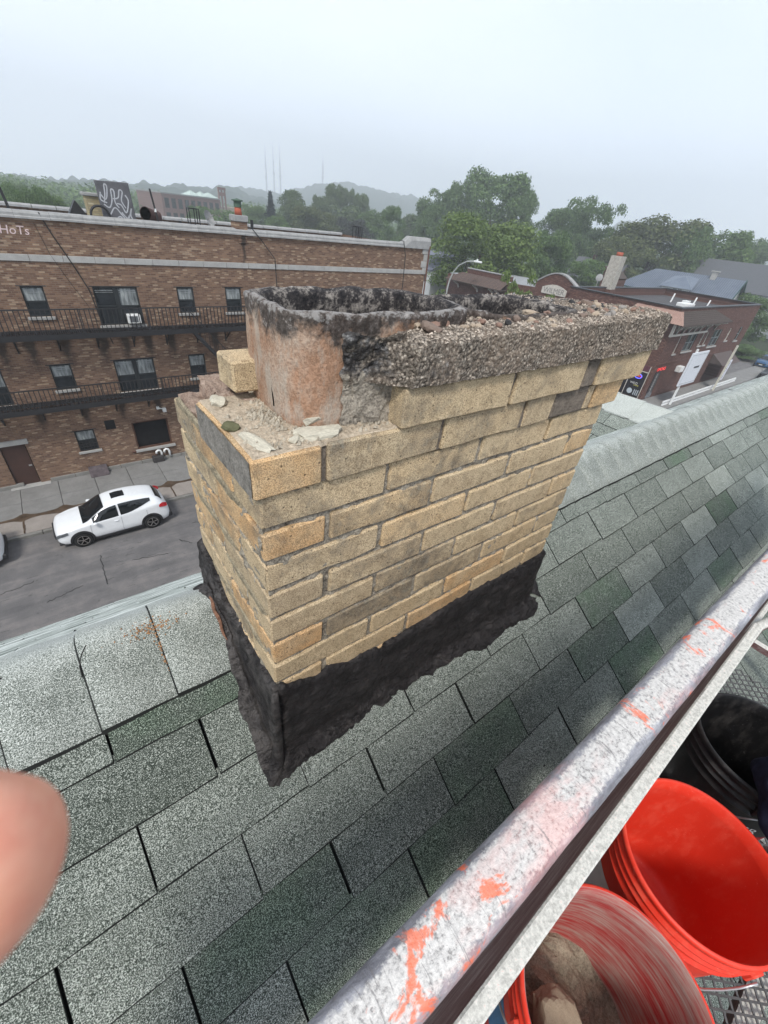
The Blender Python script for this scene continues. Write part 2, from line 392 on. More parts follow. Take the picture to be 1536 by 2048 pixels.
def m_conc(name, c, sc=1.0, spread=.25, rough=.9):
    if name in MT: return MT[name]
    s = NT(name, rough, .2); co = s.co(uniq=True)
    a = s.noise(co, 1.8 * sc, 6, .7); b = s.noise(co, 40 * sc, 4, .7)
    lo = tuple(x * (1 - spread) for x in c); hi = tuple(min(1, x * (1 + spread)) for x in c)
    k = s.ramp(a, [(.3, lo), (.7, hi)]); k = s.mix(s.ramp(b, [(.4, .3), (.6, 0)]), k, tuple(x * .45 for x in c))
    s.col(k); s.bump(b, .35, .01); MT[name] = s.m; return s.m
def m_leaf(name, dark, mid, light):
    s = NT(name, .6, .25); ge = s.n('NewGeometry'); r = ge.outputs['Random Per Island']
    big = s.noise(s.co(), .35, 3, .6)
    c = s.ramp(r, [(0, dark), (.5, mid), (1, light)]); c = s.mix(s.ramp(big, [(.38, .5), (.62, 0)]), c, s.mix(1, c, (.55, .6, .6), 'MULTIPLY'))
    s.col(c)
    tr = s.n('BsdfTranslucent'); s.link(c, tr.inputs[0]); ms = s.n('MixShader'); ms.inputs[0].default_value = .25
    s.link(s.b.outputs[0], ms.inputs[1]); s.link(tr.outputs[0], ms.inputs[2]); s.link(ms.outputs[0], s.o.inputs[0])
    return s.m
def m_rail():
    s = NT('mortar_splashed_steel', .55, .4); co = s.co(); x, y, z = s.sep(co)
    a = s.noise(s.co((.55, 1, 1)), 26, 6, .72, .3); b = s.noise(co, 260, 4, .75); d = s.noise(s.co((.5, 1, 1)), 13, 5, .65)
    steel = s.ramp(s.noise(s.co((.3, 1, 1)), 90, 4, .7), [(.35, (.16, .16, .18)), (.6, (.34, .34, .37)), (.75, (.6, .6, .62))])
    white = s.ramp(b, [(.36, (.26, .25, .24)), (.45, (.53, .51, .49)), (.65, (.68, .66, .63))])
    # crust sits on the top of the tube: more of it where the surface faces the sky
    top = s.math('MULTIPLY', s.math('SUBTRACT', .0185, s.math('MAXIMUM', s.math('ABSOLUTE', y), s.math('SUBTRACT', .030, z))), 95.0)
    wf = s.math('ADD', top, s.math('MULTIPLY', s.math('SUBTRACT', s.mix(.35, a, b), .5), 3.0))
    c = s.mix(s.ramp(wf, [(.12, 0), (.48, 1)]), steel, white)
    pink = s.ramp(d, [(.52, 0), (.64, .36)]); c = s.mix(s.math('MULTIPLY', pink, s.ramp(a, [(.4, 0), (.55, 1)])), c, (.78, .33, .29))
    org = s.math('MULTIPLY', s.ramp(s.noise(s.co((.8, 1, 1)), 26, 5, .7, .6), [(.60, 0), (.65, .8)]), s.ramp(z, [(.0, 0), (.006, 1)]))
    c = s.mix(org, c, (.82, .16, .06))
    sc_ = s.ramp(s.noise(s.co((3, .6, 1)), 50, 5, .8, 1.0), [(.37, .9), (.42, 0)]); c = s.mix(s.math('MULTIPLY', sc_, .75), c, (.16, .15, .15))
    s.col(c); s.b.inputs['Metallic'].default_value = .12; n1 = s.bump(b, .5, .002); s.bump(a, .7, .005, n1)
    return s.m
def m_midrail():
    s = NT('splashed_red_steel', .6, .4); co = s.co(); ge = s.n('NewGeometry'); nx, ny, nz = s.sep(ge.outputs['Normal'])
    a = s.noise(s.co((.4, 1, 1)), 40, 6, .75); b = s.noise(co, 240, 4, .75)
    red = s.ramp(a, [(.35, (.10, .035, .035)), (.5, (.17, .10, .10)), (.7, (.32, .26, .25))])
    red = s.mix(s.ramp(b, [(.6, 0), (.7, .8)]), red, (.33, .02, .03))
    wh = s.ramp(b, [(.35, (.4, .39, .36)), (.6, (.68, .67, .62)), (.75, (.74, .48, .44))])
    f = s.math('ADD', nz, s.math('MULTIPLY', s.math('SUBTRACT', a, .5), 1.5))
    c = s.mix(s.ramp(f, [(.3, 0), (.55, 1)]), red, wh)
    s.col(c); s.bump(b, .5, .002); return s.m
def m_plastic(name, c, scratch=(.9, .3, .25), amt=.35, rough=.48):
    s = NT(name, rough, .45); co = s.co()
    a = s.noise(s.co((1, 1, .4)), 30, 5, .7); b = s.noise(co, 140, 4, .8)
    k = s.mix(s.ramp(a, [(.5, 0), (.8, amt)]), c, scratch); k = s.mix(s.ramp(b, [(.63, 0), (.72, .5)]), k, tuple(min(1, x * 1.5 + .15) for x in scratch))
    s.col(k); s.rgh(s.ramp(a, [(.3, rough - .08), (.8, rough + .25)])); s.b.inputs['Subsurface Weight'].default_value = 0
    s.bump(a, .1, .002); return s.m
def m_streak():
    """inside of a mortar bucket: cement smears running round the wall"""
    s = NT('smeared_red_plastic', .6, .3); co = s.co(); x, y, z = s.sep(co)
    ang = s.math('ARCTAN2', y, x)
    zz = s.math('ADD', z, s.math('MULTIPLY', s.math('SINE', s.math('ADD', ang, .7)), .035))
    v = s.comb(s.math('MULTIPLY', ang, .9), s.math('MULTIPLY', zz, 60.0), 0.0); v2 = s.comb(s.math('MULTIPLY', ang, 2.2), s.math('MULTIPLY', zz, 190.0), 3.0)
    a = s.noise(v, 1.3, 5, .65, .25); a2 = s.noise(v2, 1.0, 4, .7); big = s.noise(co, 7, 4, .6)
    k = s.mix(.45, a, a2)
    k = s.math('ADD', k, s.math('MULTIPLY', s.math('SUBTRACT', big, .5), .5))
    c = s.ramp(k, [(.36, (.40, .03, .03)), (.45, (.42, .10, .09)), (.54, (.43, .22, .19)), (.64, (.45, .34, .30)), (.74, (.64, .56, .5))])
    s.col(c); s.bump(k, .4, .003); return s.m
def m_skin():
    s = NT('skin', .55, .35); co = s.co(); a = s.noise(co, 90, 3, .5)
    bl = s.noise(co, 130, 3, .6); cr2 = s.noise(s.co((1, 4, 1)), 260, 4, .7); s.col(s.mix(s.ramp(bl, [(.4, 0), (.65, .6)]), s.ramp(a, [(.3, (.74, .33, .22)), (.7, (.84, .47, .34))]), (.66, .22, .15))); s.bump(cr2, .35, .0006); s.b.inputs['Subsurface Weight'].default_value = .15
    s.b.inputs['Subsurface Radius'].default_value = (.004, .0015, .001); s.b.inputs['Subsurface Scale'].default_value = 1
    return s.m
def m_curtain():
    s = NT('curtain_behind_glass', .35, .5); co = s.co((1, 1, .15)); a = s.noise(co, 9, 3, .6)
    s.col(s.ramp(a, [(.35, (.07, .08, .085)), (.55, (.26, .28, .28)), (.7, (.42, .44, .43))])); return s.m

BRICK = m_brick(); MORTAR = m_mortar('old_mortar', (.47, .42, .34), (.05, .043, .037), .49); CROWN = m_crown(); FLUE = m_flue(); SOOT = m_soot(); TAR = m_tar()
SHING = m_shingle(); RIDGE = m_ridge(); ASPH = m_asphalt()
PINKM = m_mortar('pink_mortar', (.46, .35, .28), (.17, .115, .09), .48)
RUBM = m_mortar('pale_rubble', (.58, .52, .42), (.16, .125, .09), .45)
IRON = plain('black_iron', (.018, .018, .02), .55, .4)
GLASS = plain('window_glass', (.02, .024, .028), .08, .6, var=.3, scale=2)
FRAME = plain('dark_frame', (.022, .026, .028), .5, .4)
WHITEP = plain('white_paint', (.72, .73, .72), .5, .4, var=.06)
STONE = m_conc('limestone', (.38, .375, .36), 1.6, .16)
COPE = m_conc('grey_coping', (.32, .32, .315), 2.2, .22)

# ================================================================ the roof we stand over
TN = .767
def near(y): return -1.075 + TN * (y - .48)
def far(y): return -.8145 - .885 * (y - .82)
def rz(y, k=.028):
    a, b = near(y), far(y); m = min(a, b)
    return m - k * math.log(math.exp((m - a) / k) + math.exp((m - b) / k))
house = empty('shingled_house', (3, -1.0, 0), label='house roof of grey green shingles right below the camera', cat='house')
HL = Vector((3, -1.0, 0))
def hobj(name, me, loc=(0, 0, 0), rot=(0, 0, 0), parent=None):
    return obj(name, me, parent or house, (Vector(loc) + Vector((0, 0, H)) - HL) if parent is None else loc, rot)
DECK = plain('roof_underlay', (.022, .024, .023), .9, .1)
# deck below the shingles
ys = [-3.4, -2.5, -1.5, -.6, 0, .4, .6, .7, .74, .78, .8, .82, .84, .86, .88, .92, .96, 1.1, 1.5, 2.2, 3.25]
vs = []; fs = []
for y in ys:
    z = rz(y) - .012
    vs += [(-9, y, z), (16, y, z)]
for i in range(len(ys) - 1): fs.append((2 * i, 2 * i + 1, 2 * i + 3, 2 * i + 2))
me = bpy.data.meshes.new('roof_deck'); me.from_pydata(vs, [], fs); setmats(me, DECK); hobj('roof_deck', me)
SIDING = m_conc('cream_siding', (.42, .4, .34), .6, .1)
m_ = MB(); hH = H
m_.box((-8.8, -3.1, -hH + .01), (15.8, 2.95, -4.05)); me = m_.mesh('wall', SIDING); hobj('wall', me)
# shingle tabs: single course, exposure .1335 on the slope
ang = math.atan(TN); EXP = .1058
def tabmesh(wd, ln, th=.0058, nx=4):
    """origin at the middle of the lower edge; x along the ridge, y up the slope; worn bitumen edges"""
    mb = MB(); rr = random.Random(int(wd * 1e4)); c = .0055; cs = .0014
    X = [-wd / 2, -wd / 2 + cs] + [-wd / 2 + wd * i / nx for i in range(1, nx)] + [wd / 2 - cs, wd / 2]; Y = [0, c, ln / 2, ln]; vs = []; n = len(X)
    for j, y in enumerate(Y):
        for i, x in enumerate(X):
            z = th * (1 - .75 * y / ln) if 0 < i < n - 1 and j > 0 else .0006
            vs.append((x, y + (rr.uniform(-.0016, .0016) if j < 2 else 0), z))
    fs = []; mi = []
    for j in range(3):
        for i in range(n - 1):
            fs.append((j * n + i, j * n + i + 1, (j + 1) * n + i + 1, (j + 1) * n + i)); mi.append(1 if j == 0 or i in (0, n - 2) else 0)
    mb.v = vs; mb.f = fs; mb.m = mi
    return mb.mesh('shingle', [SHING, EDGE])
EDGE = plain('bitumen_edge', (.026, .028, .027), .9, .1)
LN = EXP / math.cos(ang) + .018
tabs = [tabmesh(.3348 - .0016 * q, LN) for q in range(3)]
rs = random.Random(11)
tone_fix = {}
rows = []; y = .601
row_y = [.601 - EXP * i for i in range(-0, 9)]
count = 0
sf = MB()
for ri in range(0, 27):
    yb = .601 - EXP * ri - (.0015 if ri > 0 else 0) * (ri)     # lower edge of the course
    yb = .601 - .1062 * ri - (EXP if ri < 0 else 0) * 0
    odd = ri % 2
    x0 = (.035 if odd == 1 else -.133)                   # a cut of this course
    for k in range(-24, 46):
        xc = x0 + .336 * k + .168
        if xc < -8.7 or xc > 15.5: continue
        single = (ri <= 8 and -.75 < xc < 5.6) or (ri <= 4 and 5.6 <= xc < 9.5)
        if .17 < xc - .17 and xc + .17 < 1.14 and .48 < yb and yb + .1 < .92: continue      # under the chimney
        jx = rs.uniform(-.001, .001); jy = rs.uniform(-.0025, .0025)
        zz = rz(yb) + .001
        if single and count < 298:
            a2 = math.atan2(rz(yb + .1) - rz(yb), .1) if ri < 1 else ang
            o = hobj('shingle', tabs[rs.randrange(3)], (xc + jx, yb + jy, near(yb + jy) + .0015 + rs.uniform(0, .0012)), (ang, 0, rs.uniform(-.004, .004)))
            t = rs.gauss(.5, .26); gr = 0.0
            if rs.random() < .16: gr = rs.uniform(.5, 1); t = rs.uniform(-.1, .35)
            o['tone'] = max(-.4, min(1.4, t)); o['green'] = gr
            count += 1
        else:
            ca, sa = math.cos(ang), math.sin(ang); base = (xc, yb, near(yb) + .002); n = len(sf.v)
            m0 = tabs[0]
            sf.add([(base[0] + v.co.x, base[1] + v.co.y * ca - v.co.z * sa, base[2] + v.co.y * sa + v.co.z * ca) for v in m0.vertices], [tuple(p.vertices) for p in m0.polygons]); sf.m[-len(m0.polygons):] = [p.material_index for p in m0.polygons]
me = sf.mesh('shingle_field', [SHING, EDGE]); o = hobj('shingle_field', me); o['kind'] = 'stuff'; o['tone'] = .5; o['green'] = .1
# far slope: stepped courses, one object (seen at a grazing angle only)
_s = NT('grazing_lit_granules', .9, .25); _co = _s.co((.07, .33, .33)); _a = _s.noise(_co, 60, 5, .75); _s.col(_s.ramp(_a, [(.38, (.15, .175, .155)), (.5, (.42, .455, .42)), (.60, (.74, .77, .73))])); _s.bump(_a, .6, .004); FARG = _s.m  # pale streaks painted in for the brightness of a grazing view
fb = MB(); y = .93
for i in range(20):
    y1 = y + .112; a = (y, rz(y) - .002); b_ = (y1, rz(y1) + .005)
    for k in range(-26, 47):
        xa = .336 * k + (.168 if i % 2 else 0) + rs.uniform(-.004, .004)
        if .12 < xa + .17 < 1.2 and y < .915: continue
        dz = rs.uniform(-.0025, .0035)
        fb.add([(xa, a[0], a[1]), (xa + .331, a[0], a[1]), (xa + .331, b_[0], b_[1] + dz), (xa, b_[0], b_[1] + dz), (xa, b_[0], b_[1] - .008), (xa + .331, b_[0], b_[1] - .008)],
               [(0, 1, 2, 3), (3, 2, 5, 4)])
    y = y1
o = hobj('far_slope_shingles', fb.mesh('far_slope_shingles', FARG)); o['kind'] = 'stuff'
# ridge cap: overlapping pieces bent over the ridge
def capmesh(seed, x):
    rr = random.Random(seed); prof = []; n = 16
    ya = .652; yb = .985
    vs = []; fs = []; L = .178
    for i in range(n + 1):
        yy = ya + (yb - ya) * i / n; zz = rz(yy, .034) + .0135
        for j in range(5):
            xx = (0, .0035 if x < .2 else .0015, L / 3, L * 2 / 3, L)[j]; lift = (.0065 if x < .2 else .0022) * (1 - xx / L)
            wv = (.25 + .75 * min(1, max(0, (yy - .68) / .1))) * (.006 * mn.noise(Vector((x * 3 + xx * 3, yy * 5, 1.3))) + .009 * mn.noise(Vector(((x + xx) * .9, yy * 1.5, 7.7))))
            ey = .0035 * mn.noise(Vector(((x + xx) * 22, 0, seed))) if i == 0 else 0
            vs.append((xx, yy + ey, zz + lift * (0.2 if j == 0 else 1) + wv - (.002 if i == 0 else 0)))
    for i in range(n):
        for j in range(4):
            q = i * 5 + j; fs.append((q, q + 1, q + 6, q + 5))
    base = len(vs)          # lower front lip and end lip
    for j in range(5): v = vs[j]; vs.append((v[0], v[1] - .003, v[2] - .011))
    for j in range(4): fs.append((base + j, base + j + 1, j + 1, j))
    b2 = len(vs)
    for i in range(n + 1): v = vs[i * 5]; vs.append((v[0], v[1], v[2] - .006))
    for i in range(n): fs.append((b2 + i, i * 5, (i + 1) * 5, b2 + i + 1))
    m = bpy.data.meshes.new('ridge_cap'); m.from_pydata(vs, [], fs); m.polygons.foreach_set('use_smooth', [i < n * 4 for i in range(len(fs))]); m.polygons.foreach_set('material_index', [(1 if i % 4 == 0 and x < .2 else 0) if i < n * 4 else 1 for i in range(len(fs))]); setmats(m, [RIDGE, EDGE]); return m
k = -8
while True:
    x = -.289 + .15 * k; k += 1
    if x > 14: break
    if .05 < x < 1.12: continue
    if x < -1.3 and k % 1: continue
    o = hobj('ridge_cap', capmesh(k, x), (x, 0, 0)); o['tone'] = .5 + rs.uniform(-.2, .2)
# rust stain and cracks on the cap left of the chimney
RUST = plain('rust_stain', (.36, .20, .10), .95, .1, var=.3, scale=120)
rb = MB()
for i in range(190):
    u = rs.gauss(0, .018); v = rs.gauss(0, .014)
    xx = .015 + u * 1.6 - abs(rs.gauss(0, .02)); yy = .785 + v * .9
    if rs.random() < .35: xx = .012 + rs.gauss(0, .004); yy = .785 - rs.random() * .09
    s_ = rs.uniform(.0007, .0018); zz = rz(yy, .034) + .0195 + .006 * mn.noise(Vector((xx * 3, yy * 5, 1.3))) + .009 * mn.noise(Vector((xx * .9, yy * 1.5, 7.7)))
    rb.add([(xx - s_, yy - s_, zz - s_ * .6), (xx + s_, yy - s_ * .7, zz - s_ * .5), (xx + s_ * .8, yy + s_, zz + s_ * .6), (xx - s_ * .9, yy + s_ * .8, zz + s_ * .5), (xx, yy, zz + .0015)], [(0, 1, 4), (1, 2, 4), (2, 3, 4), (3, 0, 4)])
o = hobj('rust_granules', rb.mesh('rust_granules', RUST)); o['kind'] = 'stuff'
mb = MB(); CRK = plain('bitumen', (.02, .02, .02), .7)
for pts in ([(-.14, .745), (-.139, .765), (-.130, .785), (-.118, .80)], [(-.30, .775), (-.285, .785), (-.262, .80)]):
    mb.tube([(x, y, rz(y, .034) + .0195) for x, y in pts], .0013, 5)
hobj('ridge_crack', mb.mesh('ridge_crack', CRK))
# cross gable on the far side of the ridge
cg = MB(); gx = 4.42; gz = -1.195
def cgz(x, off=0): return gz - abs(x - gx) * .78 - off
cg.add([(gx - 1.7, 1.1, cgz(gx - 1.7)), (gx, 1.1, gz), (gx + 1.7, 1.1, cgz(gx + 1.7)), (gx - 1.7, 3.3, cgz(gx - 1.7)), (gx, 3.3, gz), (gx + 1.7, 3.3, cgz(gx + 1.7))], [(0, 1, 4, 3), (1, 2, 5, 4)])
cgd = hobj('gable_deck', cg.mesh('gable_deck', DECK))
nn = 0
for i in range(14):
    xb = gx - .20 - i * .112
    for k in range(8):
        ya = .90 + .336 * k - (.168 if i % 2 else 0)
        if ya > 3.1: continue
        o = hobj('gable_shingle', tabs[k % 3], (xb, ya + .1, cgz(xb) + .012), (math.atan(.78), 0, -math.pi / 2)); o['tone'] = rs.gauss(.75, .25); o['green'] = 0.0
for k in range(9):
    mb = MB(); ya = .98 + .26 * k
    for sgn in (-1, 1):
        pass
    vs = []
    for j, yy in enumerate((ya, ya + .30)):
        for x_, dz in ((-.2, .028), (-.1, .024), (-.02, .022), (.02, .022), (.1, .024), (.2, .024)):
            vs.append((gx + x_, yy, cgz(gx + x_) + dz + (.008 if j == 0 else 0)))
    mb.add(vs, [(i, i + 1, i + 7, i + 6) for i in range(5)]); mb.add([(v[0], v[1], v[2] - .01) for v in vs[:6]] + vs[:6], [(i, i + 1, i + 7, i + 6) for i in range(5)])
    mb.add([vs[0], vs[6], (vs[6][0], vs[6][1], vs[6][2] - .014), (vs[0][0], vs[0][1], vs[0][2] - .014)], [(0, 1, 2, 3)])
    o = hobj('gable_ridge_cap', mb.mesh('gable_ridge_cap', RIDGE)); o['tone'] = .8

# ================================================================ the chimney
CB = Vector((.66, .70, -1.0))
chim = empty('brick_chimney', (CB.x, CB.y, H + CB.z), label='crumbling buff brick chimney with clay flues and broken cement crown, black tar round its foot', cat='chimney')
def cobj(name, me, c=(0, 0, 0), rot=(0, 0, 0)):
    return obj(name, me, chim, Vector(c) - CB, rot)
rb_ = random.Random(3)
_bm = {}
def brickmesh(dx, dy, dz, v, rough=1.0):
    key = (round(dx, 3), round(dy, 3), round(dz, 3), v)
    if key in _bm: return _bm[key]
    import bmesh
    b = bmesh.new(); bmesh.ops.create_cube(b, size=1)
    for q in b.verts: q.co = Vector((q.co.x * dx, q.co.y * dy, q.co.z * dz))
    le = [e for e in b.edges if abs((e.verts[0].co - e.verts[1].co).x) > .1]
    if le: bmesh.ops.subdivide_edges(b, edges=le, cuts=3)
    rr = random.Random(v * 31 + int(dx * 1000))
    for q in b.verts:
        q.co += Vector((0, rr.uniform(-1, 1) * .0016, rr.uniform(-1, 1) * .0016)) * rough
        if abs(abs(q.co.x) - dx / 2) < .004: q.co.x += rr.uniform(-1, 1) * .0012
    bmesh.ops.bevel(b, geom=[e for e in b.edges if e.calc_face_angle(0) > .8], offset=.0035, segments=1, affect='EDGES')
    m = bpy.data.meshes.new('brick'); b.to_mesh(m); b.free(); setmats(m, BRICK); _bm[key] = m; return m
def brick(x0, x1, y0, y1, z1, tone=None, dirt=None, hgt=.057, label=None, name='brick', rot=0):
    dx, dy = x1 - x0, y1 - y0
    if dx >= dy: me = brickmesh(dx, dy, hgt, rb_.randrange(4)); r = 0
    else: me = brickmesh(dy, dx, hgt, rb_.randrange(4)); r = math.pi / 2
    o = cobj(name, me, ((x0 + x1) / 2 + rb_.uniform(-.0008, .0008), (y0 + y1) / 2 + rb_.uniform(-.0012, .0012), z1 - hgt / 2), (0, 0, r + rot))
    o['tone'] = rb_.choice([.1, .2, .3, .4, .5, .7, .85, 1.0]) if tone is None else tone
    o['dirt'] = rb_.uniform(.2, .62) if dirt is None else dirt
    if label: o['label'] = label
    return o
ZT = -.205
X0, X1, Y0, Y1 = .178, 1.137, .48, .915
front_tone = {2: [(.3, .5), (.45, .45), (.25, .4), (.35, .35)], 3: [(.95, .25), (.55, .62), (.2, .3), (.25, .4), (.7, .3)],
              4: [(.2, .35), (.65, .4), (.35, .3), (.2, .25)], 5: [(.05, .45), (.15, .5), (.3, .3), (.2, .3), (.5, .3)],
              6: [(.15, .35), (.05, .55), (.35, .3), (.3, .4)], 7: [(1.0, .3), (.05, .6), (.1, .5), (.45, .3), (.3, .3)],
              8: [(.3, .3), (.4, .3), (.85, .3), (.35, .3)], 9: [(.55, .35), (.45, .3), (.95, .3), (.4, .4), (.4, .4)], 10: [(.2, .4), (.9, .3), (.3, .3), (.3, .3)]}
for k in range(2, 14):
    zt = ZT - .067 * k - .005
    if k % 2 == 0:
        xs = [(X0, .409), (.419, .651), (.661, .892), (.902, X1)]
        for i, (a, b_) in enumerate(xs):
            t = front_tone.get(k, [(None, None)] * 4)[i]
            brick(a, b_, Y0, Y0 + .11, zt, t[0], t[1])
            if k < 12: brick(a, b_, Y1 - .11, Y1, zt)
        for xa, xb in ((X0, X0 + .11), (X1 - .11, X1)):
            brick(xa, xb, Y0 + .12, Y1 - .12, zt, .25 if rb_.random() < .7 else .9, .5)
    else:
        xs = [(X0, .288), (.300, .531), (.541, .773), (.783, 1.016), (1.026, X1)]
        ft = front_tone.get(k, [(None, None)] * 5)
        for i in (1, 2, 3):
            brick(xs[i][0], xs[i][1], Y0, Y0 + .11, zt, *ft[i])
            if k < 12: brick(xs[i][0], xs[i][1], Y1 - .11, Y1, zt)
        for j, (a, b_) in enumerate(((Y0, .693), (.703, Y1))):
            o = brick(X0, X0 + .11, a, b_, zt, ft[0][0] if j == 0 else (.2 if k != 5 else .9), .45)
            o = brick(X1 - .11, X1, a, b_, zt, ft[4][0] if j == 0 else .3, .4)
# corbelled upper courses
z1 = ZT - .067 - .003; z0_ = ZT
brick(.168, .276, .470, .700, z1, .85, .5, .064)
xs = [(.285, .518), (.528, .757), (.767, .868)]
tn = [(.15, .55), (.3, .45), (.1, .5)]
for (a, b_), t in zip(xs, tn): brick(a, b_, .470, .580, z1, *t, hgt=.064)
brick(1.046, 1.172, .470, .580, z1, .75, .35, .064)
DM = m_mortar('dark_patch_mortar', (.26, .22, .18), (.10, .085, .07), .48)
MB().bbox((.872, .4715, z1 - .062), (1.008, .57, z1 + .002), .004).build('mortar_patch', DM, chim, -CB)
MB().bbox((1.012, .472, z1 - .062), (1.036, .57, z1), .003).build('brick_closer', BRICK, chim, -CB)
for a, b_ in ((.54, .77), (.78, 1.01), (1.02, 1.16)): brick(a, b_, Y1 - .10, Y1 + .01, z1, hgt=.064)
brick(1.05, 1.172, .60, .80, z1, hgt=.064)
z0 = ZT - .001
brick(.415, .680, .460, .575, z0, .3, .42, .068)
brick(.690, .938, .460, .575, z0, .2, .40, .068)
MB().bbox((.945, .462, z0 - .068), (.992, .57, z0 - .002), .006).build('mortar_patch', DM, chim, -CB)
brick(1.003, 1.238, .460, .575, z0, .35, .45, .068)
brick(1.13, 1.238, .585, .80, z0, hgt=.068)
for a, b_ in ((.54, .77), (.78, 1.01), (1.02, 1.238)): brick(a, b_, Y1 - .10, Y1 + .02, z0, hgt=.068)
o = brick(.222, .300, .665, .735, z0 + .0, .3, .42, .053, label='loose end of a buff brick standing beside the cracked flue')
# pink broken mortar below and beside it
def lump(name, mat, a, b_, n=14, amp=.006, seed=0, keep=None):
    """rough box: every face a displaced grid"""
    import bmesh
    b = bmesh.new(); bmesh.ops.create_cube(b, size=1)
    L = max(b_[i] - a[i] for i in range(3))
    for q in b.verts: q.co = Vector([a[i] + (q.co[i] + .5) * (b_[i] - a[i]) for i in range(3)])
    bmesh.ops.subdivide_edges(b, edges=b.edges, cuts=n, use_grid_fill=True)
    for q in b.verts:
        p = q.co * 28 + Vector((seed, seed * 2, 0)); d = mn.noise_vector(p) * amp * 1.6 + mn.noise_vector(p * 3.1) * amp * .8
        q.co += d
    m = bpy.data.meshes.new(name); b.to_mesh(m); b.free(); setmats(m, mat); return cobj(name, m)
lump('mortar_stub', PINKM, (.214, .668, -.338), (.262, .75, -.275), 10, .008, 3)
lump('mortar_bed', PINKM, (.184, .712, -.35), (.29, .905, -.336), 12, .004, 5)
lump('mortar_stub', PINKM, (.225, .80, -.338), (.29, .90, -.30), 8, .008, 9)
# mortar core behind the bricks, slightly recessed and rough
def grid_face(o_, u, v, nu, nv, nrm, amp, mat, name, seed=0):
    o_ = Vector(o_); u = Vector(u); v = Vector(v); nrm = Vector(nrm); vs = []; 
    for j in range(nv + 1):
        for i in range(nu + 1):
            p = o_ + u * (i / nu) + v * (j / nv); d = mn.noise(p * 24 + Vector((seed, 0, 0))) * .6 + mn.noise(p * 75) * .6
            vs.append(p + nrm * amp * d)
    fs = [(j * (nu + 1) + i, j * (nu + 1) + i + 1, (j + 1) * (nu + 1) + i + 1, (j + 1) * (nu + 1) + i) for j in range(nv) for i in range(nu)]
    me = bpy.data.meshes.new(name); me.from_pydata(vs, [], fs); setmats(me, mat); return cobj(name, me)
zt_, zb_ = ZT - .067 * 2 - .004, -1.12
grid_face((.1665, .698, z1 - .062), (0, -.224, 0), (0, 0, .060), 60, 16, (-1, 0, 0), .0012, m_mortar('grimy_film', (.33, .31, .28), (.10, .095, .085), .47), 'grime_film', 3)
grid_face((X0 + .004, Y0 + .0055, zb_), (X1 - X0 - .008, 0, 0), (0, 0, zt_ - zb_), 190, 150, (0, -1, 0), .0065, MORTAR, 'mortar_joints')
grid_face((X0 + .0035, Y1 - .004, zb_), (0, Y0 - Y1 + .008, 0), (0, 0, zt_ - zb_), 90, 150, (-1, 0, 0), .008, MORTAR, 'mortar_joints', 4)
grid_face((X1 - .005, Y0 + .004, zb_), (0, Y1 - Y0 - .008, 0), (0, 0, zt_ - zb_), 60, 90, (1, 0, 0), .005, MORTAR, 'mortar_joints', 8)
MB().box((X0 + .012, Y0 + .014, -1.2), (X1 - .012, Y1 - .006, zt_ - .004)).build('core', MORTAR, chim, -CB)
grid_face((.274, .4765, z1 - .064), (.88, 0, 0), (0, 0, .060), 150, 12, (0, -1, 0), .004, DM, 'mortar_joints', 2)
grid_face((.425, .4665, z0_ - .066), (.80, 0, 0), (0, 0, .062), 150, 12, (0, -1, 0), .004, DM, 'mortar_joints', 2)
MB().box((.43, .48, z1 - .06), (1.16, .90, ZT - .004)).build('core', DM, chim, -CB)
# mortar squeezed out on the upper arrises of the left face (pale crust and black lichen)
CRUST = m_mortar('pale_crust', (.44, .38, .27), (.10, .085, .06), .49)
for k, (ya, yb) in ((2, (.50, .90)), (3, (.56, .88)), (5, (.62, .90)), (6, (.5, .7)), (8, (.52, .84))):
    zc = ZT - .067 * k - .003
    vs = []; fs = []; n = 60
    for i in range(n + 1):
        yy = ya + (yb - ya) * i / n; t = .5 + .9 * mn.noise(Vector((yy * 20, k, 0))); t = max(0.0, t)
        e = min(1, i / 4, (n - i) / 4)
        hh = (.004 + .011 * t) * e; dd = (.0002 + .0022 * t) * e
        for q, (dx, dz) in enumerate(((.003, -hh), (-dd, -hh * .6), (-dd * 1.1, 0), (-dd, hh * .6), (.003, hh))):
            vs.append((X0 + dx + .0012 * mn.noise(Vector((yy * 90, q * 5, k))), yy, zc + dz))
    for i in range(n):
        for q in range(4): fs.append((i * 5 + q, i * 5 + q + 1, i * 5 + q + 6, i * 5 + q + 5))
    me = bpy.data.meshes.new('mortar_smear'); me.from_pydata(vs, [], fs); setmats(me, CRUST); cobj('mortar_smear', me)

